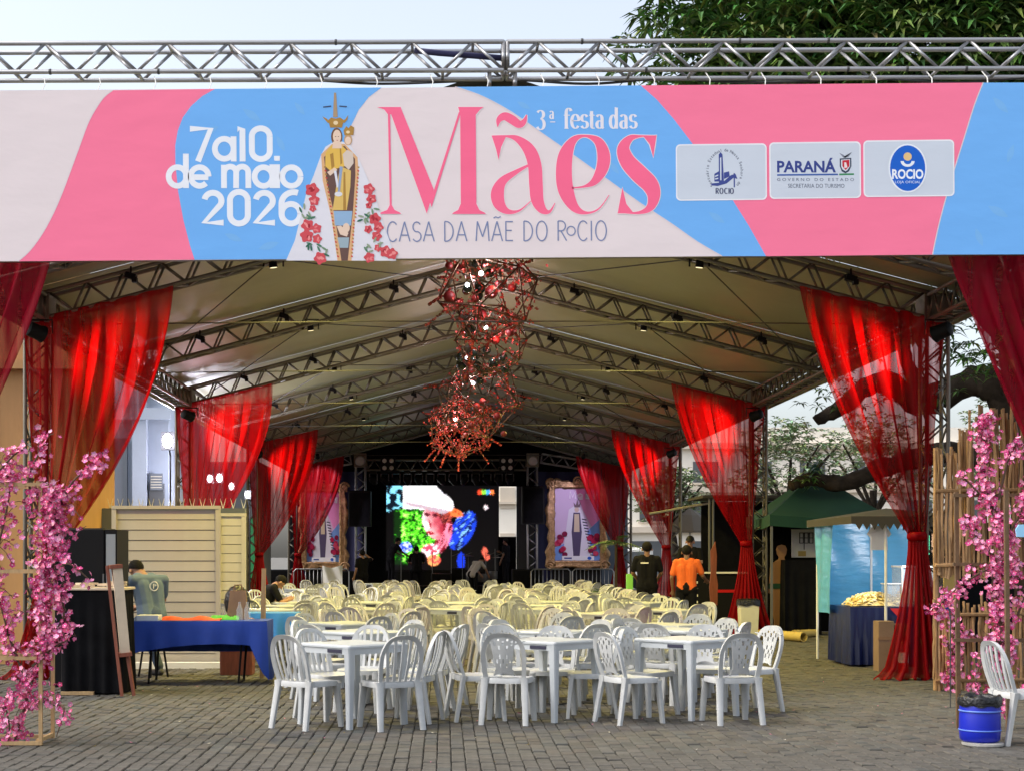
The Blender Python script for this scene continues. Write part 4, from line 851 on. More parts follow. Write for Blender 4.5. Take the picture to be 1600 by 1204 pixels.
def mk_proto(kind):
    t = thing('plastic_chair', 'x', 'chair'); obs = []; ps = chair_parts(kind)
    for n_, b in ps: b.build(n_, 'plastic', t, smooth=R(38))
    j = MB()
    for n_, b in ps: j.add(b.v, b.f)
    one = j.build('plastic_chair', 'plastic', smooth=R(38)); return t, one
protos = {k: mk_proto(k) for k in ('slat', 'lattice')}; nch = [0]
def chair(x, y, rz_, kind, label, group, full=True, rx=0):
    t, one = protos[kind]; o = copy_tree(t) if full else one.copy()
    if not full: COL.objects.link(o)
    o.location = (x, y, .014); o.scale = (.95, .95, .94); o.rotation_euler = (rx, 0, rz_); o['label'] = label; o['category'] = 'chair'; o['group'] = group; nch[0] += 1; return o
tb_ = thing('plastic_table', 'x', 'table')
b = MB(); h = .35; b.cbox(-h, h, -h, h, .695, .722, .012); b.build('table_top', 'table_plastic', tb_)
b = MB(); [b.bx(*q) for q in ((-.335, .335, -.338, -.318, .64, .694), (-.335, .335, .318, .338, .64, .694), (-.338, -.318, -.317, .317, .64, .694), (.318, .338, -.317, .317, .64, .694))]; b.build('apron', 'table_plastic', tb_)
for sx in (-1, 1):
    for sy in (-1, 1): leg_mb(sx * .305, sy * .305, sx * .325, sy * .325, .693, .085, .05, .085, .05).build('leg', 'table_plastic', tb_, smooth=R(40))
for k in range(2): b = MB(); b.bx(.06, .24, -.347, -.3385, .652, .682) if k == 0 else b.bx(-.347, -.3385, .06, .24, .652, .682); b.build('maker_sticker', 'sticker', tb_)
for k in range(2): b = MB(); b.bx(-.05 + .0, .11, .27, .315, .7222, .7236) if k == 0 else b.bx(-.31, -.27, -.1, .06, .7222, .7236); b.build('menu_card', 'sticker', tb_)
ntab = [0]
def table(x, y, a, label, group):
    o = copy_tree(tb_); o.location = (x, y, .014); o.rotation_euler = (0, 0, a); o['label'] = label; o['category'] = 'table'; o['group'] = group; ntab[0] += 1
pos4 = ['front left', 'front right', 'rear right', 'rear left']
rl = random.Random(21)
def setgroup(x, y, kind, ang, name, full, uniq, dd=.46, tab=True, extra=0, gname=None):
    if tab: table(x, y, ang, ('white square plastic table, the %s' % name) if uniq else 'square plastic table in the %s' % name, 'plastic tables' if uniq else 'tables in the ' + name)
    for k in range(4 + extra):
        q = k % 4; a = ang + R(-90 + 90 * q) + rl.gauss(0, .10); d = dd + rl.gauss(0, .04) + (.13 if k > 3 else 0)
        cx, cy = x + math.cos(a) * d, y + math.sin(a) * d; kk = kind if rl.random() < .8 or uniq else ('slat' if kind == 'lattice' else 'lattice')
        lab = ('%s %s-back chair, %s seat of the %s' % ('white' if gname else 'pale', kk, pos4[q] if k < 4 else 'extra ' + pos4[q], name)) if uniq else 'cream %s-back plastic chair in the %s' % (kk, name)
        chair(cx, cy, a + PI / 2 + rl.gauss(0, .12), kk, lab, (gname or 'chairs of the tables behind the front row') if uniq else '%s-back chairs in the %s' % (kk, name), full)
D45 = -PI / 4; GF = 'chairs of the front tables'
for x, y, a_, nm in ((-.81, 13.60, D45, 'nearest table left of the aisle'), (.96, 14.15, D45 + .05, 'nearest table in the middle'), (2.26, 14.32, D45 - .06, 'nearest table on the right')): table(x, y, a_, 'white square plastic table, the ' + nm, 'plastic tables')
for x, y, a_, kd, lab in ((-1.19, 13.35, -37, 'slat', 'leftmost white slat-back chair of the front row, its back to the camera'), (-.46, 13.28, 25, 'slat', 'white slat-back chair with its back to the camera, right of the left front table'), (-1.06, 14.1, -135, 'slat', 'white slat-back chair behind the leftmost front chair, facing right'),
    (-.78, 14.75, 165, 'slat', 'white slat-back chair facing the camera behind the left front table'), (-.30, 13.85, 72, 'slat', 'first of three slat-back chairs lined up along the aisle, nearest the camera'), (-.17, 14.6, 80, 'slat', 'second of three slat-back chairs lined up along the aisle'), (-.07, 15.3, 68, 'slat', 'third and farthest of the slat-back chairs lined up along the aisle'),
    (.29, 14.0, -75, 'lattice', 'white chair in profile at the left end of the middle front table'), (.57, 13.72, -12, 'lattice', 'white lattice-back chair with its back to the camera at the middle table'), (1.04, 14.62, 172, 'lattice', 'white lattice-back chair facing the camera behind the middle front table'), (1.36, 14.25, 85, 'lattice', 'white lattice-back chair in profile at the right end of the middle table'), (.62, 14.75, -160, 'lattice', 'white lattice-back chair half hidden behind the middle front table'),
    (1.66, 13.75, -62, 'lattice', 'white lattice-back chair in profile left of the right front table'), (1.90, 14.45, -138, 'lattice', 'white lattice-back chair turned to the camera behind the right front table'), (2.57, 13.72, 10, 'lattice', 'rightmost front lattice-back chair with its back to the camera'), (2.52, 14.9, 168, 'lattice', 'white lattice-back chair facing the camera at the right front table'), (2.93, 14.75, 118, 'lattice', 'white chair in profile at the far right end of the right front table')):
    chair(x, y, R(a_), kd, lab, GF)
setgroup(-.85, 15.75, 'slat', D45 + .08, 'second table left of the aisle', True, True, gname=GF)
setgroup(1.12, 15.85, 'lattice', D45, 'second table in the middle', True, True, gname=GF, extra=1)
setgroup(2.50, 16.1, 'lattice', D45 + .1, 'second table on the right', True, True, gname=GF, extra=1)
CN = {3: ['left', 'middle', 'right'], 4: ['far left', 'centre left', 'centre right', 'far right'], 5: ['far left', 'centre left', 'centre', 'centre right', 'far right'], 6: ['outer left', 'left', 'centre left', 'centre right', 'right', 'outer right']}
y = 17.5; k = 2
while y < 43.5:
    ctr = (-.9, 1.05, 2.45) if k == 2 else (-.95, .95, 2.35) if k < 5 else (-2.6, -1.2, .25, 1.7, 3.15) if k < 8 else (-3.3, -1.95, -.6, .75, 2.1, 3.3)
    far = k >= 8; zone = 'far rows in front of the stage' if k >= 12 else 'middle rows under the hanging ornaments'
    for ci, cx in enumerate(ctr):
        tb1 = (not far and rl.random() < .55) or rl.random() < .1
        if far and rl.random() < .30: continue
        setgroup(cx + rl.gauss(0, .1), y + rl.gauss(0, .12) + (.3 if ci % 2 else 0), 'slat' if cx < 0 else rl.choice(['lattice', 'lattice', 'slat']), D45 + rl.gauss(0, .14), zone if k >= 12 else '%s-row %s table' % ((ORD + ['eighth', 'ninth', 'tenth', 'eleventh', 'twelfth'])[k], CN[len(ctr)][ci]) if tb1 and not far else '%s-row %s seating cluster' % ((ORD + ['eighth', 'ninth', 'tenth', 'eleventh', 'twelfth'])[k], CN[len(ctr)][ci]), k < 8, k < 12, .42 if not far else .38, tb1)
    y += 1.62 if k < 8 else 1.75; k += 1
o = chair(4.62, 12.25, R(-82), 'slat', 'white plastic chair cut by the right edge of the picture', 'chairs of the front tables')
for t, one in protos.values():
    for c in list(t.children): bpy.data.objects.remove(c)
    bpy.data.objects.remove(t); bpy.data.objects.remove(one)
for c in list(tb_.children): bpy.data.objects.remove(c)
bpy.data.objects.remove(tb_)
print('chairs', nch, 'tables', ntab)
# ------------------------------------------------------------------ people
def person(label, loc, J, cols, rz_=0, hairy=True, cap=None, h=1.7, name='person', face=True, logo=None):
    """J: joints in metres for a 1.7 m body, x right, y forward, z up; cols: shirt, trousers, skin, shoe"""
    k = h / 1.7; base = dict(pel=(0, 0, .93), wst=(0, 0, 1.08), chs=(0, 0, 1.30), nck=(0, 0, 1.46), hd=(0, .02, 1.58), sl=(-.19, 0, 1.40), sr=(.19, 0, 1.40), el=(-.25, -.02, 1.12), er=(.25, -.02, 1.12), wl=(-.26, .08, .88), wr=(.26, .08, .88),
                              hl=(-.10, 0, .90), hr=(.10, 0, .90), kl=(-.11, .03, .50), kr=(.11, .03, .50), al=(-.12, 0, .09), ar=(.12, 0, .09))
    base.update(J); P = {q: Vector(v) * k for q, v in base.items()}; sh, tr, sk, so = 0, 1, 2, 3; caps = []
    def c(a, b_, r0, r1, m_): caps.append((P[a] if isinstance(a, str) else a, P[b_] if isinstance(b_, str) else b_, r0 * k, r1 * k, m_))
    off = lambda a, x, y, z: P[a] + Vector((x, y, z)) * k
    ax = (P['sr'] - P['sl']).normalized()
    for s_ in (-1, 1):
        c(P['pel'] + ax * .075 * s_ * k, P['wst'] + ax * .075 * s_ * k, .115, .105, tr if s_ * 0 else sh); c(P['wst'] + ax * .075 * s_ * k, P['chs'] + ax * .085 * s_ * k, .108, .115, sh); c(P['chs'] + ax * .085 * s_ * k, P['chs'].lerp(P['nck'], .7) + ax * .09 * s_ * k, .115, .075, sh)
    c('sl', 'sr', .068, .068, sh); c('nck', 'hd', .052, .05, sk)
    fw = (P['hd'] - P['nck']).cross(ax); fw = -fw.normalized() if fw.y < 0 else fw.normalized(); up = ax.cross(fw)
    if up.z < 0: up = -up
    H = P['hd']; c(H + up * .035 * k, H + up * .05 * k - fw * .01 * k, .088, .09, sk); c(H - up * .03 * k + fw * .025 * k, H - up * .055 * k + fw * .045 * k, .066, .045, sk)
    if face: c(H + fw * .092 * k + up * .01 * k, H + fw * .112 * k - up * .018 * k, .012, .016, sk); [c(H + ax * .088 * s_ * k + up * .01 * k, H + ax * .095 * s_ * k - up * .02 * k, .018, .014, sk) for s_ in (-1, 1)]
    for q in 'lr':
        c('s' + q, P['s' + q].lerp(P['e' + q], .72), .068, .062, sh); c(P['s' + q].lerp(P['e' + q], .6), 'e' + q, .044, .04, sk); c('e' + q, 'w' + q, .041, .028, sk)
        d = (P['w' + q] - P['e' + q]).normalized(); s2 = d.cross(Vector((0, 1, 0))); s2 = s2.normalized() if s2.length > .1 else Vector((1, 0, 0)); pm_ = P['w' + q] + d * .085 * k
        c('w' + q, pm_, .030, .036, sk)
        for fi, (o_, L) in enumerate(((-.030, .065), (-.010, .078), (.010, .072), (.030, .055))):
            b0 = pm_ + s2 * o_ * k; c(b0, b0 + d * L * .55 * k, .0115, .0105, sk); c(b0 + d * L * .55 * k, b0 + d * L * k + d.cross(s2) * .02 * k, .0105, .009, sk)
        tb0 = P['w' + q] + d * .03 * k - s2 * .028 * k; c(tb0, tb0 + (d * .05 - s2 * .035) * k, .013, .010, sk)
        c('h' + q, 'k' + q, .098, .068, tr); c('k' + q, P['a' + q] + Vector((0, 0, .03)) * k, .066, .056, tr)
        ft = Vector((0, 1, 0)); c(P['a' + q] + Vector((0, -.04, -.045)) * k, P['a' + q] + Vector((0, .15, -.055)) * k, .042, .036, so)
    c('hl', 'hr', .11, .11, tr); c('pel', P['hl'].lerp(P['hr'], .5), .13, .12, tr)
    bm = MB()
    for a, b_, r0, r1, m_ in caps:
        d = b_ - a; L = d.length; d = d.normalized() if L > 1e-5 else Vector((0, 0, 1)); pts = []; rr_ = []
        for i in range(5): t_ = -PI / 2 + PI / 2 * i / 4; pts.append(a + d * r0 * math.sin(t_)); rr_.append(max(.0015, r0 * math.cos(t_)))
        for i in range(5): t_ = PI / 2 * i / 4; pts.append(b_ + d * r1 * math.sin(t_) + d * 1e-4); rr_.append(max(.0015, r1 * math.cos(t_)))
        bm.tube(pts, rr_, 10)
    me = bpy.data.meshes.new('tmp'); me.from_pydata(bm.v, [], bm.f); o = bpy.data.objects.new('tmp', me); COL.objects.link(o)
    r = o.modifiers.new('r', 'REMESH'); r.mode = 'VOXEL'; r.voxel_size = .011 * k; s_ = o.modifiers.new('s', 'SMOOTH'); s_.factor = .5; s_.iterations = 2
    dg = bpy.context.evaluated_depsgraph_get(); m2 = bpy.data.meshes.new_from_object(o.evaluated_get(dg)); bpy.data.objects.remove(o); m2.name = 'body'
    n = len(m2.polygons); ctr = np.empty(n * 3); m2.polygons.foreach_get('center', ctr); ctr = ctr.reshape(-1, 3); best = np.full(n, 1e9); idx = np.zeros(n, int)
    for a, b_, r0, r1, m_ in caps:
        A_ = np.array(a); D = np.array(b_) - A_; LL = max(1e-9, D @ D); t_ = np.clip(((ctr - A_) @ D) / LL, 0, 1); ds = np.linalg.norm(ctr - (A_ + t_[:, None] * D), axis=1) - (r0 + (r1 - r0) * t_)
        w_ = ds < best; best[w_] = ds[w_]; idx[w_] = m_
    for q in cols: m2.materials.append(MATS[q])
    m2.polygons.foreach_set('material_index', idx.tolist()); m2.polygons.foreach_set('use_smooth', [True] * n)
    t = thing(name, label, 'person', loc, rotz=rz_); bo = bpy.data.objects.new('body', m2); COL.objects.link(bo); bo.parent = t; WM[bo] = WM[t]
    M = WM[t]
    def sub(nm, b, m_): b.v = [tuple(M @ Vector(v)) for v in b.v]; return b.build(nm, m_, t, smooth=True)
    if hairy or cap:
        b = MB(); cc = H + up * .045 * k - fw * .014 * k; rows = []
        for i in range(10):
            row = []
            for j in range(21):
                a = 2 * PI * j / 20; s_ = math.sin(a); tm = PI * (.44 + (.10 if s_ < .5 else 0) + .34 * max(0, -s_) ** .6); th = tm * i / 9; rad = (.102 + .003 * math.sin(9 * a + 2 * i)) * k
                row.append(tuple(cc + (up * math.cos(th) + (ax * math.cos(a) * .93 + fw * s_) * math.sin(th)) * rad))
            rows.append(row)
        b.grid(rows, 1, 1); sub('hair' if not cap else 'cap', b, cap or 'hair')
        if cap:
            b = MB(); q0 = H + up * .065 * k + fw * .07 * k; b.add([tuple(q0 + ax * .075 * k), tuple(q0 + ax * .06 * k + fw * .09 * k), tuple(q0 - ax * .06 * k + fw * .09 * k), tuple(q0 - ax * .075 * k), tuple(q0 + ax * .075 * k - up * .012 * k), tuple(q0 + ax * .06 * k + fw * .09 * k - up * .02 * k), tuple(q0 - ax * .06 * k + fw * .09 * k - up * .02 * k), tuple(q0 - ax * .075 * k - up * .012 * k)], [(0, 1, 2, 3), (7, 6, 5, 4), (0, 4, 5, 1), (1, 5, 6, 2), (2, 6, 7, 3)]); sub('cap_peak', b, cap)
    if face:
        for s_ in (-1, 1): b = MB(); b.sphere(tuple(H + fw * .083 * k + ax * .032 * s_ * k + up * .022 * k), .011 * k, 8); sub('eye', b, 'hair')
    if logo: logo(t, P, k, M)
    return t
# ------------------------------------------------------------------ left side: counter, tables, hoarding
def drape(name, m, x0, x1, y0, y1, z1, z0f, parent, amp=.02, fold=.16, zf=None, seed=0, round_=.02):
    """cloth over a box: top plus four hanging sides with folds; zf(x,side) gives hem height"""
    rn = random.Random(seed); per = []; N = 40
    for i in range(N): per.append((x0 + (x1 - x0) * i / N, y0, 0, -1))
    for i in range(N // 2): per.append((x1, y0 + (y1 - y0) * i / (N // 2), 1, 0))
    for i in range(N): per.append((x1 - (x1 - x0) * i / N, y1, 0, 1))
    for i in range(N // 2): per.append((x0, y1 - (y1 - y0) * i / (N // 2), -1, 0))
    n = len(per); b = MB(); rows = []; arcs = [0]
    for i in range(1, n): arcs.append(arcs[-1] + math.hypot(per[i][0] - per[i - 1][0], per[i][1] - per[i - 1][1]))
    ph = rn.random() * 6
    for j in range(9):
        v = j / 8; row = []
        for i in range(n + 1):
            x, y, nx, ny = per[i % n]; s_ = arcs[i % n]; zb_ = zf(x, y) if zf else z0f; f = amp * v * (math.sin(2 * PI * s_ / fold + ph) + .5 * math.sin(2 * PI * s_ / (fold * 2.7) + 1)) + round_ * v ** .5
            row.append((x + nx * f, y + ny * f, z1 + (zb_ - z1) * v - (0 if v else 0)))
        rows.append(row)
    b.grid(rows, 1, 1); b.add([(x0, y0, z1 + .001), (x1, y0, z1 + .001), (x1, y1, z1 + .001), (x0, y1, z1 + .001)], [(0, 1, 2, 3)])
    return b.build(name, m, parent, smooth=R(50))
t = thing('draped_counter', 'black cloth-covered counter beside the wooden easel on the left', 'counter', (-3.76, 16.8, 0))
drape('black_drape', 'black_cloth', -4.1, -3.46, 16.5, 17.1, 1.13, .03, t, .02, .14, seed=2); b = MB(); b.cbox(-4.12, -3.44, 16.48, 17.12, 1.135, 1.16, .006); b.build('counter_top', 'wood_board', t)
b = MB(); b.bx(-4.1, -3.75, 16.42, 16.49, .015, .05); b.build('wood_block', 'wood_light', loc=(-3.9, 16.45, .015), label='short wooden block on the paving at the foot of the black counter', cat='block')
for k, (x, a) in enumerate(((-3.95, .3), (-3.62, -.2))):
    b = MB(); b.box((x, 16.75, 1.176 + k * .014), (.26, .2, .024), rz=a); b.box((x + .05, 16.77, 1.2 + k * .014), (.2, .16, .02), rz=a + .3); b.build('paper_stack', 'wood_board', loc=(x, 16.75, 1.165), label='%s stack of tan card sheets lying on the black counter' % ('flat left' if k == 0 else 'right-hand'), cat='papers')
t = thing('display_fridge', 'tall black drinks fridge with a glass door behind the black counter', 'fridge', (-3.85, 17.8, 0))
b = MB(); b.cbox(-4.5, -3.86, 17.5, 18.15, .02, 1.82, .02); b.build('cabinet', 'black_metal', t)
b = MB(); b.bx(-3.856, -3.72, 17.46, 18.1, .12, 1.80); q = b.build('door', 'black_metal', t); b = MB(); b.bx(-3.84, -3.735, 17.448, 17.458, 1.0, 1.75); b.build('door_glass', 'fridge_glass', q); b = MB(); b.bx(-3.875, -3.86, 17.42, 17.45, .9, 1.3); b.build('handle', 'grey_metal', q)
# easel sign
t = thing('easel_board', 'white notice board on a reddish wooden easel in front of the counter', 'easel', (-3.42, 16.55, 0))
b = MB(); b.box((-3.475, 16.5, .92), (.10, .40, .92), ry=-.09, rz=.25); b.build('board', 'wood_board', t)
for dx, dy in ((-.055, -.22), (.06, -.16), (-.02, .22)):
    b = MB(); b.tube([(-3.56 + dx * .4, 16.5 + dy * .8, 1.4), (-3.36 + dx, 16.5 + dy, .015)], .022, 4); b.build('leg', 'wood_red', t)
b = MB(); b.box((-3.53, 16.5, 1.39), (.13, .46, .04), ry=-.09, rz=.25); b.box((-3.43, 16.5, .455), (.13, .46, .04), ry=-.09, rz=.25); b.build('frame_rail', 'wood_red', t)
# front blue table
t = thing('folding_table', 'long folding table under royal blue cloth on the left', 'table', (-2.85, 18.15, 0), 'blue covered tables')
b = MB(); b.cbox(-3.62, -2.08, 17.85, 18.5, .70, .738, .01); b.build('table_top', 'grey_metal', t)
for x in (-3.4, -2.35): b = MB(); b.tube([(x, 17.95, .70), (x - .05, 17.92, .015), (x - .05, 18.4, .015), (x, 18.4, .70)], .014, 6); b.build('leg', 'black_metal', t)
drape('tablecloth', 'blue_cloth', -3.64, -2.06, 17.83, 18.52, .745, .4, t, .022, .30, lambda x, y: (.38 + .10 * math.sin((x + 3.6) * 1.6) if x < -2.22 else .38 - (x + 2.22) * 2.0) if y < 18 else (.05 if x > -2.1 else .35), 4)
b = MB(); rn = random.Random(5); P = [[(x, y, .762 + .022 * rn.random() + .015 * math.sin(x * 17)) for x in np.linspace(-3.30, -2.62, 24)] for y in np.linspace(17.95, 18.25, 10)]
P[0] = [(p[0], p[1], .749) for p in P[0]]; P[-1] = [(p[0], p[1], .749) for p in P[-1]]; b.grid(P, 1, 1); b.build('folded_cloth', 'orange_cloth', loc=(-3.0, 18.1, .748), smooth=True, label='bright orange folded cloth lying on the blue table', cat='cloth')
b = MB(); P = [[(x, y, .762 + .04 * rn.random()) for x in np.linspace(-2.78, -2.42, 14)] for y in np.linspace(18.1, 18.4, 8)]; P[0] = [(p[0], p[1], .749) for p in P[0]]; b.grid(P, 1, 1); b.build('folded_cloth', 'green_cloth', loc=(-2.6, 18.25, .748), smooth=True, label='light green folded cloth lying on the blue table', cat='cloth')
b = MB(); b.cbox(-3.6, -3.34, 17.95, 18.2, .747, .81, .006); b.build('paper_box', 'white_paint', loc=(-3.47, 18.1, .747), label='pale shallow box on the left end of the blue table', cat='box')
t = thing('paper_bag', 'brown paper carrier bag standing on the right end of the blue table', 'bag', (-2.45, 18.3, .747))
b = MB(); b.add([(-2.58, 18.2, .748), (-2.33, 18.2, .748), (-2.33, 18.36, .748), (-2.58, 18.36, .748), (-2.545, 18.26, 1.09), (-2.36, 18.26, 1.09), (-2.36, 18.3, 1.09), (-2.545, 18.3, 1.09)], [(0, 1, 5, 4), (1, 2, 6, 5), (2, 3, 7, 6), (3, 0, 4, 7), (3, 2, 1, 0), (4, 5, 6, 7)]); q = b.build('bag_body', 'kraft', t)
b = MB(); b.tube([(-2.5, 18.27, 1.08), (-2.49, 18.26, 1.16), (-2.41, 18.26, 1.16), (-2.4, 18.27, 1.08)], .008, 5); b.build('handle', 'kraft', q)
for k, x in enumerate((-2.40, -2.31)):
    b = MB(); b.lathe([(.035, 0), (.038, .02), (.038, .13), (.018, .17), (.015, .2), (.018, .215)], (x, 18.02, .748), 14); b.build('glass_bottle', 'glass', loc=(x, 18.02, .748), smooth=R(40), label='small clear glass bottle on the blue table, %s of two' % ('left' if k == 0 else 'right'), cat='bottle')
t = thing('easel_post', 'slim orange-brown wooden easel post behind the blue table', 'easel', (-2.23, 18.8, 0)); b = MB(); b.box((-2.22, 18.8, .68), (.05, .04, 1.34), ry=.02); b.build('post', 'wood_light', t); b = MB(); b.tube([(-2.2, 18.83, 1.2), (-2.25, 19.25, .02)], .018, 4); b.build('leg', 'wood_light', t)
t = thing('folding_table', 'small table under light blue cloth behind the long blue table', 'table', (-2.3, 20.6, 0), 'blue covered tables')
b = MB(); b.cbox(-2.75, -1.98, 20.4, 21.0, .70, .735, .01); b.build('table_top', 'grey_metal', t)
for x in (-2.65, -2.1): b = MB(); b.tube([(x, 20.5, .70), (x, 20.5, .015), (x, 20.9, .015), (x, 20.9, .70)], .014, 6); b.build('leg', 'black_metal', t)
drape('tablecloth', 'light_blue_cloth', -2.77, -1.96, 20.38, 21.02, .742, .4, t, .025, .22, lambda x, y: .45 - .35 * max(0, (-2.2 - x)), 6)
t = thing('black_case', 'dark bundle of bags behind the brown paper bag', 'bag', (-2.6, 19.3, 0)); b = MB(); b.sphere((-2.6, 19.3, .92), (.17, .12, .22), 12); b.build('soft_bag', 'bag_black', t, smooth=True); b = MB(); b.cbox(-2.8, -2.4, 19.15, 19.5, .02, .72, .02); b.build('crate', 'wood_red', t)
# slatted hoarding
def hoarding(label, x0, x1, Y, z1, m, ph):
    t = thing('slatted_hoarding', label, 'hoarding', ((x0 + x1) / 2, Y, 0), 'beige slatted hoardings'); nn = round((z1 - .07) / ph); ph = (z1 - .065) / nn
    pl = None
    for k in range(nn):
        z = .06 + k * ph
        if pl is None:
            b = MB(); L = (x1 - x0) / 2 - .03; b.add([(-L, -.012, 0), (L, -.012, 0), (L, -.020, .006), (-L, -.020, .006), (L, -.012, ph - .005), (-L, -.012, ph - .005), (L, .01, ph - .005), (-L, .01, ph - .005), (-L, .01, 0), (L, .01, 0)], [(0, 1, 2, 3), (3, 2, 4, 5), (5, 4, 6, 7), (7, 6, 9, 8), (8, 9, 1, 0)])
            pl = bpy.data.meshes.new('siding_board'); pl.from_pydata(b.v, [], b.f); pl.materials.append(MATS[m])
        o = bpy.data.objects.new('siding_board', pl); COL.objects.link(o); o.parent = t; o.location = (random.gauss(0, .0015), 0, z); o.rotation_euler = (0, random.gauss(0, .0012), 0)
    b = MB(); b.bx(x0, x1, Y + .012, Y + .05, .05, z1 - .02); b.build('backing', 'wall_dark', t)
    b = MB(); b.bx(x0 - .03, x0 + .03, Y - .05, Y + .011, .0, z1); b.build('side_trim', m, t); b = MB(); b.bx(x1 - .03, x1 + .03, Y - .05, Y + .011, .0, z1); b.build('side_trim', m, t); b = MB(); b.bx(x0 - .03, x1 + .03, Y - .056, Y + .06, z1 + .001, z1 + .045); b.build('top_trim', m, t)
hoarding('wide beige hoarding of horizontal slats behind the man in the grey tee', -4.42, -3.03, 20.6, 2.13, 'siding', .137)
hoarding('narrow paler slatted panel just right of the wide beige hoarding', -3.28, -2.92, 22.4, 2.08, 'siding_pale', .13)
t = thing('spiked_wall', 'low wall topped with metal spikes behind the beige hoardings', 'wall', (-4.2, 23.2, 0)); b = MB(); b.bx(-5.3, -3.0, 23.1, 23.3, 0, 2.22); b.build('wall', 'wall_dark', t)
for k in range(15):
    x = -5.2 + k * .155
    for sg in (-1, 1): b = MB(); b.tube([(x, 23.2, 2.215), (x + .045 * sg, 23.2 - .02 * sg, 2.37)], [.009, .003], 4); b.build('spike', 'white_paint', t)
b = MB(); b.bx(-4.6, -2.6, 20.35, 20.5, .0, .09); b.build('kerb_edge', 'white_paint', kind='structure')

# man in grey tee
def tee_logo(t, P, k, M):
    b = MB(); c = P['chs'].lerp(P['wst'], .05) + Vector((.02, -.128, .02)); q = []
    n = 20
    for r_ in (.062, .048): q += [(c.x + r_ * math.cos(2 * PI * i / n), c.y - .012 + .3 * abs(r_ * math.cos(2 * PI * i / n)), c.z + r_ * math.sin(2 * PI * i / n)) for i in range(n)]
    b.add([tuple(M @ Vector(v)) for v in q], [(i, (i + 1) % n, n + (i + 1) % n, n + i) for i in range(n)])
    b.add([tuple(M @ Vector((c.x + x, c.y - .012, c.z + z))) for x, z in ((-.02, -.03), (-.008, -.03), (-.008, .03), (-.02, .03))], [(0, 1, 2, 3)]); b.add([tuple(M @ Vector((c.x + x, c.y - .012, c.z + z))) for x, z in ((-.006, .03), (.024, .018), (.024, .002), (-.006, 0), (-.006, .01), (.012, .008), (.012, .016), (-.006, .02))], [tuple(range(8))])
    b.build('shirt_print', 'white_paint', t)
SIT = dict(pel=(0, 0, .58), wst=(0, .02, .74), chs=(0, .06, .98), nck=(0, .10, 1.15), hd=(0, .15, 1.26), sl=(-.20, .07, 1.08), sr=(.20, .07, 1.08), hl=(-.10, .02, .54), hr=(.10, .02, .54), kl=(-.13, .44, .52), kr=(.13, .44, .52), al=(-.13, .42, .09), ar=(.13, .42, .09), el=(-.27, .16, .82), er=(.27, .16, .82), wl=(-.16, .40, .80), wr=(.16, .40, .80))
J = dict(SIT); J.update(pel=(0, 0, .72), wst=(0, .05, .87), chs=(-.01, .10, 1.08), nck=(-.04, .17, 1.22), hd=(-.07, .26, 1.27), sl=(-.21, .10, 1.16), sr=(.20, .10, 1.16), hl=(-.10, .02, .68), hr=(.10, .02, .68), kl=(-.14, .40, .55), kr=(.12, .30, .42), al=(-.13, .36, .09), ar=(.14, .10, .09), el=(-.28, .26, .92), er=(.26, .22, .92), wl=(-.14, .46, .84), wr=(.06, .50, .82))
person('man in grey-blue printed tee bending over the counter behind the blue table', (-3.60, 18.95, .01), J, ['tee_grey', 'jeans', 'skin', 'shoe'], R(38), h=1.75, logo=tee_logo)
t = thing('stool', 'dark stool under the bending man in the grey tee', 'stool', (-3.58, 18.9, 0)); b = MB(); b.lathe([(.15, 0), (.17, .02), (.17, .05), (.15, .06)], (-3.58, 18.9, .55), 16); b.build('seat', 'black_metal', t)
for a in range(4): b = MB(); b.tube([(-3.58 + .1 * math.cos(a * PI / 2), 18.9 + .1 * math.sin(a * PI / 2), .55), (-3.58 + .18 * math.cos(a * PI / 2), 18.9 + .18 * math.sin(a * PI / 2), .012)], .014, 5); b.build('leg', 'black_metal', t)
J = dict(SIT); J.update(chs=(0, .10, .92), nck=(0, .18, 1.05), hd=(0, .27, 1.10), sl=(-.2, .12, 1.0), sr=(.2, .12, 1.0), el=(-.27, .24, .76), er=(.27, .24, .76))
person('person in dark top seated among the chairs behind the light blue table', (-3.0, 25.6, .01), J, ['tee_black', 'trousers', 'skin', 'shoe'], R(-70), h=1.62)
STAND = {}
def vest_mark(t, P, k, M):
    c = P['chs'] + Vector((-.03, -.135, .03)); b = MB(); b.add([tuple(M @ Vector((c.x + x, c.y - .006, c.z + z))) for x, z in ((-.09, -.012), (.06, -.012), (.06, .014), (-.09, .014))], [(0, 1, 2, 3)]); b.build('shirt_print', 'white_paint', t)
person('man in black shirt with white back print standing right of the chairs', (3.83, 29, .01), dict(el=(-.26, .05, 1.14), wl=(-.17, .24, 1.02), er=(.26, .06, 1.14), wr=(.2, .27, 1.05)), ['tee_black', 'trousers', 'skin_dark', 'shoe'], R(-8), h=1.74, logo=vest_mark)
person('man in bright orange tee and black trousers standing at the bar', (4.42, 28, .01), dict(er=(.29, .06, 1.15), wr=(.33, .24, 1.08), el=(-.27, -.02, 1.12)), ['tee_orange', 'trousers', 'skin_dark', 'shoe'], R(-14), h=1.67)
person('person in black cap and black tee behind the bar counter', (5.35, 33.4, .22), dict(el=(-.24, .12, 1.15), wl=(-.05, .3, 1.2), er=(.26, .12, 1.16), wr=(.12, .32, 1.2)), ['tee_black', 'trousers', 'skin', 'shoe'], R(168), h=1.70, cap='black_metal')
person('man in black tee shading his eyes in front of the stage', (-2.52, 47.5, .01), dict(er=(.42, .12, 1.42), wr=(.16, .16, 1.60), hd=(.0, .03, 1.58)), ['tee_black', 'trousers', 'skin', 'shoe'], R(35), h=1.66)

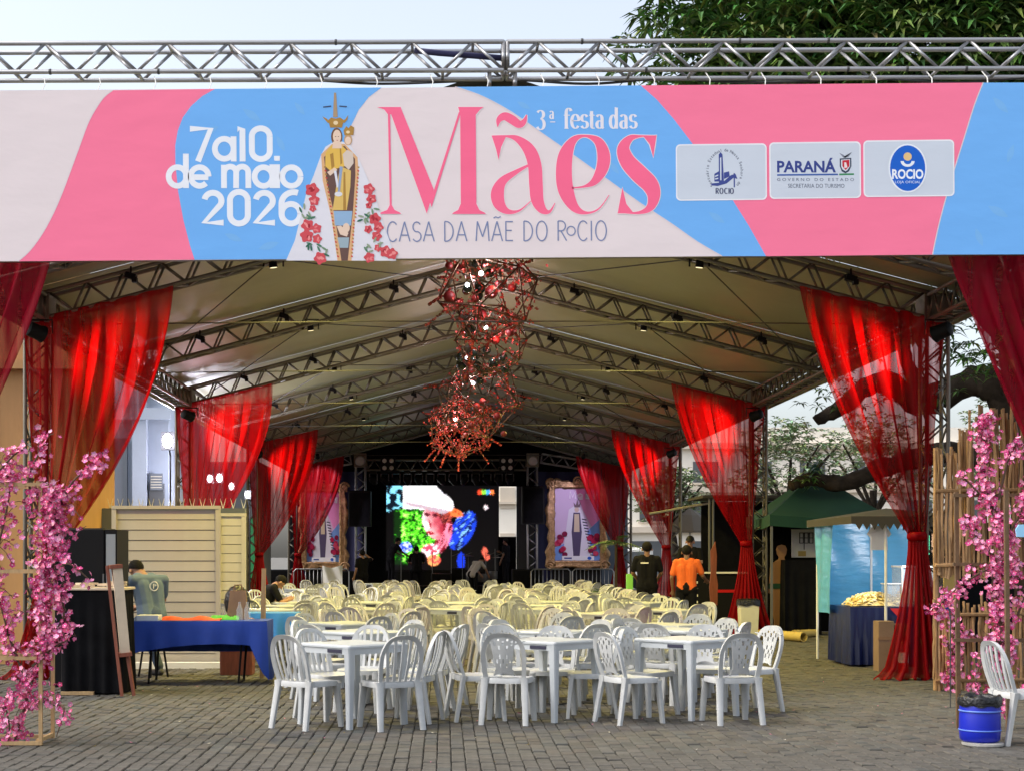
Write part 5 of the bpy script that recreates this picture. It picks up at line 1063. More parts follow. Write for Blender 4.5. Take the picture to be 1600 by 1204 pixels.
# ------------------------------------------------------------------ right side
t = thing('plastic_bucket', 'blue plastic drum with a black bin bag over its rim at lower right', 'bucket', (4.22, 12.1, 0))
b = MB(); b.lathe([(.13, .03), (.152, .05), (.158, .12), (.157, .24), (.152, .27), (.156, .34), (.150, .36), (.145, .36), (.14, .1)], (4.22, 12.1, .01), 28); b.build('drum', 'bucket_blue', t, smooth=R(50))
for z in (.125, .275): b = MB(); b.lathe([(.156, -.007), (.163, -.003), (.163, .003), (.156, .007)], (4.22, 12.1, z + .01), 28); b.build('rib', 'bucket_ring', t, smooth=True)
b = MB(); rows = []
for j, (r_, z) in enumerate(((.13, .30), (.142, .375), (.155, .395), (.166, .38), (.168, .345), (.163, .315))): rows.append([(4.22 + (r_ + .005 * math.sin(11 * a + j * 2)) * math.cos(a), 12.1 + (r_ + .005 * math.sin(11 * a + j * 2)) * math.sin(a), z + .008 * math.sin(7 * a + j) + .01) for a in [2 * PI * i / 40 for i in range(41)]])
b.grid(rows, 1, 1); b.build('bin_bag', 'bag_black', t, smooth=True)
b = MB(); b.lathe([(.15, 0), (.16, .01), (.158, .026), (.13, .03)], (4.23, 12.06, .012), 18); b.build('stone_base', 'concrete', loc=(4.23, 12.06, .012), label='flat round stone under the blue drum', cat='stone')
# food stall with blue tarp
SY = 21.0; t = thing('food_stall', 'food stall with blue tarp back, navy skirt and grey canopy on the right', 'stall', (5.75, SY, 0))
px0, px1 = 5.42, 6.20
for x, y in ((5.42, 22.3), (6.20, 22.3), (5.78, 20.1), (6.75, 20.2)):
    b = MB(); b.tube([(x, y, .012), (x, y, 2.0)], .018, 6); b.build('pole', 'white_paint', t)
rows = [[(x, 22.33 + .02 * math.sin(9 * x + 3 * z) + .03 * math.sin(4 * z + 2 * x), z) for x in np.linspace(5.42, 6.75, 24)] for z in np.linspace(.7, 2.02, 14)]; b = MB(); b.grid(rows, 1, 1); b.build('tarp_back', 'blue_tarp', t, smooth=True)
rows = [[(5.40 + .03 * math.sin(11 * y + 2 * z), y, z) for y in np.linspace(21.4, 22.3, 12)] for z in np.linspace(.7, 2.0, 10)]; b = MB(); b.grid(rows, 1, 1); b.build('tarp_side', 'blue_tarp', t, smooth=True)
b = MB(); b.add([(5.3, 20.0, 2.02), (6.9, 20.0, 2.02), (6.9, 22.45, 2.02), (5.3, 22.45, 2.02), (6.1, 21.2, 2.16), (5.3, 20.0, 1.92), (6.9, 20.0, 1.92), (6.9, 22.45, 1.92), (5.3, 22.45, 1.92)], [(0, 1, 4), (1, 2, 4), (2, 3, 4), (3, 0, 4), (5, 6, 1, 0), (6, 7, 2, 1), (7, 8, 3, 2), (8, 5, 0, 3)]); b.build('canopy', 'gazebo_grey', t)
b = MB()
for k in range(14): x = 5.35 + k * .1; b.add([(x, 19.99, 1.925), (x + .1, 19.99, 1.925), (x + .05, 19.985, 1.84)], [(0, 1, 2)])
b.build('scalloped_edge', 'gazebo_grey', t)
b = MB(); b.cbox(5.50, 6.6, 20.7, 21.7, .78, .81, .008); b.build('counter', 'white_paint', t)
drape('skirt', 'navy_satin', 5.46, 6.62, 20.66, 21.74, .815, .04, t, .03, .11, seed=8)
def heap(name, lab, cat, x0, x1, y0, y1, z, hh, n, cols, sz, seed):
    rn = random.Random(seed); b = MB(); b.grid([[(x, y, z + .004 + hh * .8 * math.sin(PI * (x - x0) / (x1 - x0)) ** .5 * math.sin(PI * (y - y0) / (y1 - y0)) ** .5) for x in np.linspace(x0 + .001, x1 - .001, 16)] for y in np.linspace(y0 + .001, y1 - .001, 10)], 1, 1, S((205, 180, 110)))
    for k in range(n):
        x, y = rn.uniform(x0, x1), rn.uniform(y0, y1); e = math.sin(PI * (x - x0) / (x1 - x0)) ** .5 * math.sin(PI * (y - y0) / (y1 - y0)) ** .5; c = Vector((x, y, z + .01 + hh * e)); a = rn.random() * 6; d = Vector((math.cos(a), math.sin(a), rn.uniform(-.5, .7))) * sz
        b.tube([c - d, c + Vector((0, 0, sz * .3)), c + d], [sz * .2, sz * .34, sz * .2], 4, col=S(rn.choice(cols)))
    return b.build(name, 'snack', loc=((x0 + x1) / 2, (y0 + y1) / 2, z), label=lab, cat=cat, kind='stuff')
heap('snack_heap', 'heap of pale yellow puffed snacks on the food stall counter', 'snacks', 5.52, 6.25, 20.8, 21.3, .816, .17, 420, [(240, 226, 170), (228, 205, 130), (246, 238, 200), (214, 180, 96)], .035, 3)
t = thing('display_case', 'glass display case on the food stall counter filled with golden snacks', 'display case', (6.4, 20.95, .815))
for q in ((6.18, 6.62, 20.72, 20.725), (6.18, 6.62, 21.2, 21.205)): b = MB(); b.bx(q[0], q[1], q[2], q[3], .82, 1.34); b.build('pane', 'glass', t)
for x in (6.18, 6.61): b = MB(); b.bx(x, x + .012, 20.73, 21.195, .82, 1.34); b.build('pane', 'glass', t)
for x in (6.175, 6.40, 6.625): b = MB(); b.bx(x - .008, x + .008, 20.7, 20.716, .817, 1.36); b.build('frame_bar', 'white_paint', t)
b = MB(); b.cbox(6.17, 6.64, 20.7, 21.22, 1.345, 1.37, .004); b.build('lid', 'white_paint', t)
heap('golden_snacks', 'golden fried snacks piled inside the glass display case', 'snacks', 6.2, 6.6, 20.74, 21.18, .83, .36, 340, [(206, 158, 62), (190, 136, 48), (224, 184, 92), (170, 118, 40)], .03, 4)
t = thing('small_glass_case', 'small empty glass case beside the snack heap', 'display case', (6.02, 20.8, .815)); 
for q in ((5.95, 6.15, 20.70, 20.706), (5.95, 6.15, 20.9, 20.906)): b = MB(); b.bx(*q, .82, 1.12); b.build('pane', 'glass', t)
b = MB(); b.bx(5.94, 6.16, 20.69, 20.915, 1.121, 1.135); b.build('lid', 'white_paint', t)
t = thing('hanging_shirt', 'small white shirt hanging under the food stall canopy', 'shirt', (5.72, 20.2, 1.84)); X0 = 5.53
b = MB(); pts = [(-.11, .10), (-.05, .13), (.05, .13), (.11, .10), (.155, .02), (.12, -.02), (.10, .03), (.11, -.19), (-.11, -.19), (-.10, .03), (-.12, -.02), (-.155, .02)]
n = len(pts); vs = [(5.73 + x, 20.22 + .01 * math.sin(30 * x), 1.77 + z) for x, z in pts] + [(5.73 + x, 20.25 + .01 * math.sin(30 * x), 1.77 + z) for x, z in pts]; b.add(vs, [tuple(range(n)), tuple(range(2 * n - 1, n - 1, -1))] + [(i, (i + 1) % n, n + (i + 1) % n, n + i) for i in range(n)]); b.build('cloth', 'white_paint', t)
b = MB(); b.tube([(5.73, 20.235, 1.90), (5.73, 20.235, 1.945), (5.72, 20.1, 1.96)], .005, 4); b.build('hanger', 'cable', t)
for k, (x, z, c) in enumerate(((6.36, 1.52, 'green_panel'), (6.55, 1.55, 'kraft'))):
    b = MB(); b.bx(x, x + (.16 if k == 0 else .3), 20.63, 20.64, z, z + .26); b.build('price_card', c, loc=(x, 20.635, z), label=('green and white price card on the stall post' if k == 0 else 'plain brown card hung beside the price card'), cat='sign')
b = MB(); b.bx(6.385, 6.50, 20.622, 20.628, 1.57, 1.73); b.build('price_sheet', 'white_paint', loc=(6.44, 20.625, 1.57), label='white sheet on the green price card', cat='sign')
b = MB(); b.add([(5.98, 20.6, .80), (6.16, 20.6, .80), (6.07, 20.59, .70)], [(0, 1, 2)]); b.add([(5.98, 20.606, .80), (6.16, 20.606, .80), (6.07, 20.596, .70)], [(2, 1, 0)]); b.build('red_pennant', 'red_paint', loc=(6.07, 20.6, .8), label='small red pennant at the edge of the stall counter', cat='pennant')
par('small white spot lamp under the corner of the stall canopy', (6.16, 20.2, 1.84), (5.95, 22.3, 1.25), 'lamp_white', 45, (.95, .95, 1), 130, 'stall lamps', .05, .5)
t = thing('cardboard_box', 'tall brown cardboard box standing in front of the navy stall skirt', 'box', (5.8, 20.0, 0)); b = MB(); b.cbox(5.60, 5.80, 19.8, 20.05, .012, .66, .004); b.build('box', 'cardboard', t); b = MB(); b.cbox(5.81, 5.99, 19.83, 20.05, .012, .62, .004); b.build('box', 'cardboard', t); b = MB(); b.bx(5.596, 5.804, 19.795, 19.7995, .42, .46); b.build('tape', 'kraft', t)
t = thing('fire_extinguisher', 'red fire extinguisher standing beside the cardboard box', 'extinguisher', (5.86, 19.6, 0)); b = MB(); b.lathe([(.06, 0), (.065, .01), (.065, .34), (.05, .39), (.02, .41), (.02, .43)], (5.86, 19.6, .012), 18); b.build('cylinder', 'red_paint', t, smooth=R(40)); b = MB(); b.box((5.86, 19.6, .46), (.10, .03, .03)); b.tube([(5.89, 19.6, .45), (5.94, 19.58, .35), (5.93, 19.57, .15)], .01, 5); b.build('valve_hose', 'black_metal', t)
b = MB(); b.lathe([(.0655, .13), (.0658, .131), (.0658, .26), (.0655, .261)], (5.86, 19.6, .012), 18); b.build('label_band', 'white_paint', t)
# green gazebo and dark interior
t = thing('green_gazebo', 'dark green pyramid gazebo canopy outside the tent on the right', 'gazebo', (7.0, 29.3, 0)); x0, x1, y0, y1 = 5.98, 8.15, 28.2, 30.4; zc = 2.97
rows = []
for j in range(9):
    v = j / 8; s_ = v; zz = 3.26 - 1.0 * (v ** .74); ring = []
    for i in range(41):
        a = i / 40 * 4; e = int(a) % 4; f = a - int(a); cx, cy = (x0 + x1) / 2, (y0 + y1) / 2
        c4 = [(x0, y0), (x1, y0), (x1, y1), (x0, y1)]; p, q = c4[e], c4[(e + 1) % 4]; x = p[0] + (q[0] - p[0]) * f; y = p[1] + (q[1] - p[1]) * f; ring.append((cx + (x - cx) * max(.02, s_), cy + (y - cy) * max(.02, s_), zz - .10 * math.sin(PI * f) * math.sin(PI * v * .8)))
    rows.append(ring)
rows.append([(p[0], p[1], p[2] - .2) for p in rows[-1]]); b = MB(); b.grid(rows, 1, 1); b.build('canopy', 'gazebo_green', t, smooth=R(35))
for x in (x0 + .04, x1 - .04):
    for y in (y0 + .04, y1 - .04): b = MB(); b.bx(x - .02, x + .02, y - .02, y + .02, .0, 2.2); b.build('pole', 'grey_metal', t)
for q in ((6.0, 8.1, 30.3, 30.33), (8.08, 8.11, 28.25, 30.29)): b = MB(); b.bx(*q, .02, 2.1); b.build('side_wall', 'black_cloth', t)
b = MB(); X = at(1278, 0, 29.6).x; b.bx(at(1237, 0, 29.6).x, X, 29.6, 29.62, at(0, 870, 29.6).z, at(0, 826, 29.6).z); q = b.build('drawing_sheet', 'white_paint', loc=(6.9, 29.6, 1.47), label='white sheet with a black window drawing hung inside the green gazebo', cat='poster')
b = MB(); zz = at(0, 848, 29.59).z
for k in range(3):
    xx = at(1249 + k * 7.5, 0, 29.59).x
    for dx in (0, .07): b.bx(xx + dx, xx + dx + .014, 29.585, 29.597, zz, zz + .21)
    for dz in (0, .1, .196): b.bx(xx + .014, xx + .07, 29.585, 29.597, zz + dz, zz + dz + .012)
b.bx(at(1256, 0, 29.59).x, at(1256, 0, 29.59).x + .012, 29.585, 29.597, zz - .12, zz); b.build('window_drawing', 'black_metal', q)
b = MB(); b.bx(at(1248, 0, 29.55).x, at(1260, 0, 29.55).x, 29.585, 29.598, at(0, 868, 29.55).z, at(0, 860, 29.55).z); b.build('yellow_note', 'tube_yellow', q)
t = thing('draped_table', 'high table fully covered in black cloth in front of the white sheet', 'table', (6.75, 29.1, 0)); drape('black_drape', 'black_cloth', at(1224, 0, 29).x, at(1280, 0, 29).x, 28.9, 29.35, 1.43, .03, t, .03, .2, seed=9)
# brown flat figure
t = thing('cutout_figure', 'brown flat human-shaped display figure with a green band beside the black table', 'figure', (6.3, 29.25, 0)); prof = [(0, 1.72), (.07, 1.70), (.10, 1.63), (.085, 1.54), (.05, 1.48), (.055, 1.44), (.17, 1.37), (.215, 1.28), (.23, 1.05), (.245, .80), (.20, .78), (.175, .95), (.17, .85), (.19, .70), (.17, .45), (.14, .25), (.15, .05), (.03, .05), (.035, .3), (.02, .62), (0, .64)]
pts = prof + [(-x, z) for x, z in prof[::-1] if x > 0]; n = len(pts); x0_ = at(1221, 0, 29.25).x; b = MB()
b.add([(x0_ + x, 29.22, z) for x, z in pts] + [(x0_ + x, 29.26, z) for x, z in pts], [tuple(range(n)), tuple(range(2 * n - 1, n - 1, -1))] + [(i, n + i, n + (i + 1) % n, (i + 1) % n) for i in range(n)]); b.build('panel', 'mannequin', t)
b = MB(); b.bx(x0_ - .25, x0_ + .25, 29.205, 29.218, .88, .98); b.build('sash', 'gazebo_green', t); b = MB(); b.box((x0_, 29.26, .025), (.4, .3, .03)); b.build('foot', 'mannequin', t)
# dark bar kiosk
t = thing('bar_kiosk', 'dark bar kiosk with red details behind the second right curtain', 'kiosk', (6.2, 34.5, 0))
b = MB(); b.bx(5.9, 8.4, 35.2, 35.3, .02, 2.75); b.build('back_panel', 'black_cloth', t); b = MB(); b.bx(5.6, 8.4, 33.2, 35.3, 2.76, 2.82); b.build('canopy', 'gazebo_grey', t); b = MB(); b.cbox(5.0, 7.6, 33.0, 33.25, .02, 1.12, .01); b.build('counter', 'black_metal', t)
b = MB(); b.cbox(4.95, 7.65, 32.95, 33.3, 1.125, 1.16, .005); b.build('counter_top', 'white_paint', t); b = MB(); b.bx(5.7, 7.0, 32.99, 32.998, .72, .78); b.build('trim', 'red_paint', t)
for k, x in enumerate((5.75, 5.83, 8.3)): b = MB(); b.tube([(x, 33.3, .02), (x, 33.3, 2.75)], .025, 6); b.build('pole', 'grey_metal', t)
for k in range(5): b = MB(); b.bx(5.25, 5.45, 32.985, 32.998, .35 + .14 * k, .40 + .14 * k); b.build('price_strip', 'white_paint', t)
t = thing('carved_totem', 'tall narrow ochre carved board standing by the bar', 'board', (5.17, 29.8, 0)); x = at(1115, 0, 29.8).x
b = MB(); b.add([(x + a, y, z) for y in (29.78, 29.83) for a, z in ((-.06, .55), (-.08, .9), (-.05, 1.2), (-.06, 1.6), (.03, 1.78), (.06, 1.5), (.05, 1.15), (.08, .95), (.07, .55))], [tuple(range(9)), tuple(range(17, 8, -1))] + [(i, 9 + i, 9 + (i + 1) % 9, (i + 1) % 9) for i in range(9)]); b.build('carved_board', 'wood_red', t)
b = MB(); b.tube([(x, 29.84, .02), (x, 29.84, 1.6)], .02, 6); b.build('stake', 'white_paint', t); b = MB(); b.box((x, 29.8, .03), (.35, .3, .04)); b.build('base', 'concrete', t)
t = thing('parasol', 'tan market parasol half hidden behind the bar', 'parasol', (7.2, 45, 0)); b = MB(); b.lathe([(.72, 2.2), (.7, 2.24), (.3, 2.7), (.03, 2.9)], (7.2, 45, 0), 8); b.build('canopy', 'tan', t); b = MB(); b.tube([(7.2, 45, .02), (7.2, 45, 2.85)], .025, 6); b.build('pole', 'white_paint', t)
b = MB(); b.tube([at(1015, 802, 35), at(1110, 785, 34)], .03, 6); b.build('scaffold_bar', 'alu_dark', loc=at(1015, 802, 35), label='pale slanting pole crossing behind the third right curtain', cat='pole')
def bin_(label, px, Y, hh, wd):
    x = at(px, 0, Y).x; t = thing('waste_bin', label, 'bin', (x, Y, 0), 'white waste bins'); b = MB(); q = wd / 2
    vs = [(x + a * q * f, Y + c * q * f, z) for z, f in ((.012, .84), (hh, 1)) for a, c in ((-1, -1), (1, -1), (1, 1), (-1, 1))]; b.add(vs, [(3, 2, 1, 0), (4, 5, 6, 7)] + [(i, (i + 1) % 4, 4 + (i + 1) % 4, 4 + i) for i in range(4)]); b.build('body', 'bin_white', t)
    b = MB(); rows = [[(x + (q + d) * a + random.gauss(0, .004), Y + (q + d) * c + random.gauss(0, .004), z + random.gauss(0, .008)) for a, c in ((-1, -1), (-.3, -1.02), (.3, -1.02), (1, -1), (1.02, 0), (1, 1), (0, 1.02), (-1, 1), (-1.02, 0), (-1, -1))] for d, z in ((-.03, hh - .05), (-.01, hh + .02), (.012, hh), (.014, hh - .09))]; b.grid(rows, 1, 1); b.build('bin_bag', 'bag_black', t, smooth=True)
bin_('larger white waste bin with black bag at the foot of the second right curtain', 1169, 27.2, .72, .33); bin_('smaller white waste bin beside the man in the black shirt', 1036, 31.5, .66, .27)
for k, (a, c, r_) in enumerate(((at(1188, 990, 27.6), at(1256, 1003, 26.6), .085), (at(1240, 1000, 28), at(1275, 999, 28.3), .07))):
    a.z = c.z = r_ + .014; d = (c - a).normalized(); b = MB(); b.tube([a, c], r_, 16, False); b.tube([c, a], r_ - .012, 16, False); up = Vector((0, 0, 1)); s_ = d.cross(up)
    for e in (a, c):
        n = 16; vs = [e + (up * math.cos(2 * PI * i / n) + s_ * math.sin(2 * PI * i / n)) * rr_ for rr_ in (r_, r_ - .012) for i in range(n)]; b.add(vs, [(i, (i + 1) % n, n + (i + 1) % n, n + i) for i in range(n)])
    b.build('cardboard_tube', 'tube_yellow', loc=a, smooth=R(40), label=('long yellow hollow tube lying on the paving by the red curtain' if k == 0 else 'shorter yellow tube lying behind the long one'), cat='tube')
# things behind the cane screen
b = MB(); b.bx(5.8, 8.5, 22.9, 22.95, .02, 2.0); b.build('dark_partition', 'black_cloth', loc=(7.1, 22.9, 0), label='dark partition behind the gap in the cane screen', cat='partition')
b = MB(); b.add([(5.98, 18.4, 1.42), (6.14, 18.4, 1.42), (6.13, 18.4, 1.05), (5.99, 18.4, 1.05), (5.98, 18.43, 1.42), (6.14, 18.43, 1.42), (6.13, 18.43, 1.05), (5.99, 18.43, 1.05)], [(0, 1, 2, 3), (7, 6, 5, 4), (0, 4, 5, 1), (1, 5, 6, 2), (2, 6, 7, 3), (3, 7, 4, 0)]); b.v = b.v; b.build('sports_shirt', 'tube_yellow', loc=(6.06, 18.4, 1.05), label='yellow shirt hanging behind the cane screen gap', cat='shirt')
b = MB(); b.box((6.06, 18.41, .93), (.13, .03, .22)); b.build('blue_shorts', 'blue_cloth', loc=(6.06, 18.41, .82), label='blue shorts hanging below the yellow shirt', cat='shorts')
b = MB(); b.tube([(6.06, 18.42, .012), (6.06, 18.42, 1.5)], .012, 5); b.box((6.06, 18.42, 1.49), (.3, .02, .02)); b.build('garment_stand', 'wood_light', loc=(6.06, 18.42, 0), label='thin wooden garment stand behind the cane screen', cat='stand')
b = MB(); p = at(1598, 832, 12.6); b.add([p + Vector(v) for v in ((-.045, 0, -.03), (-.055, 0, .03), (-.03, 0, .07), (.2, 0, .075), (.2, 0, -.04), (-.045, .02, -.03), (-.055, .02, .03), (-.03, .02, .07), (.2, .02, .075), (.2, .02, -.04))], [(0, 1, 2, 3, 4), (9, 8, 7, 6, 5)] + [(i, 5 + i, 5 + (i + 1) % 5, (i + 1) % 5) for i in range(5)]); b.tube([p + Vector((.15, .03, 0)), (p.x + .15, p.y + .03, .015)], .015, 6); b.build('blue_sign', 'sign_blue', loc=p, label='pale blue sign plate at the right edge of the picture', cat='sign')
b = MB(); b.tube([at(1485, 965, 15), at(1482, 940, 15), at(1495, 932, 15), at(1510, 930, 15)], .008, 6); c = at(1485, 965, 15); b.tube([c, (c.x, c.y, .015)], .006, 6); b.build('bent_pipe', 'cable', loc=(c.x, c.y, .01), label='thin dark bent pipe in front of the cane screen', cat='pipe')
# ------------------------------------------------------------------ stage
YSt = 53.0; sm = 2400 / YSt
def sx_(px): return (px - 694) / sm
def sz_(py): return 1.5 + (868 - py) / sm
t = thing('stage_deck', 'low black stage platform at the far end of the tent', 'stage', (0, YSt, 0)); b = MB(); b.bx(-5.2, 5.6, 51.6, 55.4, .01, .5); b.build('platform', 'black_metal', t)
for k in range(9): b = MB(); b.bx(-5.2 + k * 1.2, -4.02 + k * 1.2, 51.56, 51.597, .02, .49); b.build('skirt_panel', 'black_cloth', t)
t = thing('stage_backdrop', 'black cloth backdrop and gable closing the back of the stage', 'backdrop', (0, 55.3, 0)); b = MB(); b.bx(-5.6, 1.85, 55.2, 55.26, .5, 4.4); b.build('backcloth', 'black_cloth', t); b = MB(); b.bx(2.6, 6.6, 55.2, 55.26, .5, 4.4); b.build('backcloth', 'wall_dark', t)
b = MB(); b.add([(-5.4, 55.1, 4.0), (6.35, 55.1, 4.0), (6.35, 55.1, 4.72), (XM, 55.1, ZA + .46), (-5.32, 55.1, 4.72)], [(0, 1, 2, 3, 4)]); b.add([(-5.4, 55.16, 4.0), (6.35, 55.16, 4.0), (6.35, 55.16, 4.72), (XM, 55.16, ZA + .46), (-5.32, 55.16, 4.72)], [(4, 3, 2, 1, 0)]); b.build('gable_cloth', 'black_cloth', t)
for x0, x1 in ((-5.1, -2.9), (3.2, 5.6)): b = MB(); b.grid([[(x, 54.6 + .08 * math.sin(9 * x), z) for x in np.linspace(x0, x1, 30)] for z in np.linspace(.5, 4.5, 6)], 1, 1); b.build('side_drape', 'purple_cloth', t, smooth=True)
# LED wall
b = MB(); b.bx(1.86, 2.59, 55.2, 55.26, .5, 2.2); b.build('low_backcloth', 'black_cloth', t)
t = thing('led_screen', 'large lit LED video wall showing a close-up portrait on the stage', 'screen', (0, 53.8, .5)); NX, NY = 110, 84; X0, X1, Z0, Z1 = sx_(603), sx_(779), sz_(890), sz_(757)
xs = np.linspace(X0, X1, NX + 1); zs = np.linspace(Z0, Z1, NY + 1); vs = [(x, 53.45, z) for z in zs for x in xs]; b = MB(); rn = random.Random(4)
nzv = RNG.random((NY + 6, NX + 6))
def sn(a, c, s_):
    a, c = a / s_, c / s_; i, j = int(a), int(c); f, g_ = a - i, c - j; q = nzv; R_ = lambda m_, n_: q[m_ % (NY + 6), n_ % (NX + 6)]
    return (R_(i, j) * (1 - f) + R_(i + 1, j) * f) * (1 - g_) + (R_(i, j + 1) * (1 - f) + R_(i + 1, j + 1) * f) * g_
def led(cx, cy):
    inel = lambda x, y, rx, ry, a=0: (((cx - x) * math.cos(a) + (cy - y) * math.sin(a)) / rx) ** 2 + ((-(cx - x) * math.sin(a) + (cy - y) * math.cos(a)) / ry) ** 2 < 1
    c = (4, 4, 6)
    if inel(1097, 460, 16, 16): return (225, 205, 210)
    if 1035 < cx < 1160 and 325 < cy < 358: return [(230, 70, 40), (120, 200, 60), (60, 150, 220), (240, 120, 60)][int((cx - 1035) / 32)]
    if inel(1090, 805, 22, 34) or inel(1105, 850, 24, 22): return (205, 90, 70)
    if cx < 520 and cy < 490 and cx > 322:
        c = (120, 200, 225) if sn(cx, cy, 26) > .52 else (8, 18, 30)
    if 455 < cx < 830 and cy < 480 + .0 * cx and not (cx > 715 and cy < 300 + (cx - 715) * .95): c = (232, 232, 236)
    if 385 < cx < 735 and cy >= 470 + max(0, (cx - 560)) * .35 and cy < 905:
        q = sn(cx, cy, 11) * .6 + sn(cx + 900, cy, 30) * .4 - .25 * (cx < 430 + (cy - 470) * .06) ; c = (95, 225, 40) if q > .55 else (40, 140, 20) if q > .44 else (8, 36, 8)
        if q > .72: c = (190, 250, 120)
    if inel(475, 770, 48, 42): c = (40, 70, 230) if sn(cx, cy, 14) > .4 else (190, 200, 240)
    if inel(915, 640, 85, 165, .5): c = (22, 56, 190) if sn(cx + cy * .8, cy * .3, 16) > .42 else (120, 176, 250) if sn(cx + cy, cy * .4, 12) > .6 else (8, 20, 80)
    if inel(905, 880, 30, 70): c = (20, 50, 190)
    if inel(770, 690, 55, 135, .35): c = (228, 120, 146) if sn(cx * 1.5 + cy * .6, cy * .25, 13) > .5 else (110, 14, 30)
    if inel(760, 520, 75, 60, .5): c = (70, 18, 22) if sn(cx, cy * 2, 10) > .4 else (170, 70, 60)
    if inel(850, 500, 75, 30, .3): c = (238, 110, 56) if sn(cx, cy, 12) > .35 else (150, 50, 26)
    f_ = inel(685, 590, 72, 128, -.38)
    if f_:
        l_ = min(1, max(0, (735 - cx + (cy - 590) * .35) / 110)) * .75 + .25 * sn(cx, cy, 24); c = tuple(int(p + (q - p) * l_) for p, q in zip((150, 26, 44), (255, 226, 224)))
        if inel(640, 515, 26, 15, .3): c = (86, 16, 30)
        if inel(705, 520, 22, 13, .3): c = (70, 10, 24)
        if inel(640, 600, 14, 30, -.2): c = (255, 236, 232)
        if inel(665, 590, 9, 34, -.2): c = (150, 34, 52)
        if inel(668, 660, 34, 12, .25): c = (150, 20, 40)
        if inel(680, 690, 20, 8, .2): c = (230, 150, 150)
    if inel(655, 415, 195, 95, .18) and cy < 470 + (cx - 600) * .25: c = (236, 234, 238) if cy < 440 + (cx - 600) * .2 else (170, 150, 160)
    if inel(665, 800, 74, 56, -.3): c = (248, 210, 216) if sn(cx, cy, 20) > .38 else (226, 66, 92)
    if inel(690, 872, 56, 42): c = (250, 150, 90) if sn(cx, cy, 16) > .42 else (236, 64, 70)
    if inel(570, 890, 80, 95) and cy > 800: c = (10, 6, 10)
    return c
fs = []; cc = []
for j in range(NY):
    for i in range(NX):
        k = NX + 1; fs.append((j * k + i, j * k + i + 1, (j + 1) * k + i + 1, (j + 1) * k + i)); q_ = [S(led(325 + (i + .5) / NX * 868 + rn.gauss(0, 4.5), 950 - (j + .5) / NY * 660 + rn.gauss(0, 4.5))) for _ in range(6)]; cc.append(tuple(sum(z_[m_] for z_ in q_) / 6 * rn.uniform(.9, 1.05) for m_ in range(3)))
b.v = vs; b.f = fs; b.c = cc; b.m = [0] * len(fs); b.build('video_panel', 'led', t); b = MB(); b.bx(X0 - .03, X1 + .03, 53.46, 53.6, Z0 - .03, Z1 + .03); b.build('cabinet', 'black_metal', t); b = MB(); b.bx(X0 + .2, X1 - .2, 53.46, 53.75, .5, Z0 - .035); b.build('stand', 'black_metal', t)
# towers, front truss, moving lights
for px, side in ((565, 'left'), (830, 'right')):
    x = sx_(px); t = thing('stage_tower', 'truss tower on the %s of the stage holding a black speaker' % side, 'tower', (x, 52.4, 0), 'stage truss towers'); truss(t, (x, 52.55, .03), (x, 52.55, 4.75), (0, -1, 0), .32, .32, .5, 'alu', .03, .016, 'sbt'); b = MB(); b.box((x, 52.39, .02), (.7, .7, .03)); b.build('base_plate', 'grey_metal', t)
    b = MB(); b.box((x, 52.2, 4.75), (.42, .4, .46)); b.build('sleeve_block', 'alu_dark', t); b = MB(); b.lathe([(.14, -.03), (.17, 0), (.14, .03)], (0, 0, 0), 16); b.v = [(v[0] + x, v[2] + 51.96, v[1] + 4.72) for v in b.v]; b.build('pulley', 'alu', t)
    t = thing('hung_speaker', 'black loudspeaker hung on the %s stage tower' % side, 'speaker', (x, 51.9, 2.5), 'hung loudspeakers'); z0, z1 = (sz_(823), sz_(768)) if px < 600 else (sz_(819), sz_(761)); b = MB(); b.cbox(x - .38, x + .38, 51.7, 52.15, z0, z1, .03); b.build('cabinet', 'black_metal', t)
    b = MB(); b.bx(x - .33, x + .33, 51.685, 51.697, z0 + .05, z1 - .08); b.build('grille', 'black_cloth', t); b = MB(); b.tube([(x - .2, 51.95, z1), (x, 52, z1 + .5), (x + .2, 51.95, z1)], .012, 5); b.build('rigging', 'cable', t)
t = thing('stage_truss', 'dark truss bar across the top of the stage carrying moving lights', 'truss', (.2, 52.3, 4.5)); truss(t, (sx_(575), 52.2, 4.42), (sx_(820), 52.2, 4.42), (0, 0, 1), .3, .34, .5, 'alu_dark', .028, .016)
for x0, x1, z0, z1 in ((sx_(470), sx_(552), 4.3, 4.62), (sx_(842), sx_(930), 4.66, 4.34)):
    t = thing('wing_truss', 'silver truss above the %s gilt-framed poster' % ('left' if x0 < 0 else 'right'), 'truss', (x0, 52.0, 4.3), 'wing trusses of the stage'); truss(t, (x0, 52.0, z0), (x1, 52.0, z1), (0, 0, 1), .28, .3, .55, 'alu', .026, .015)
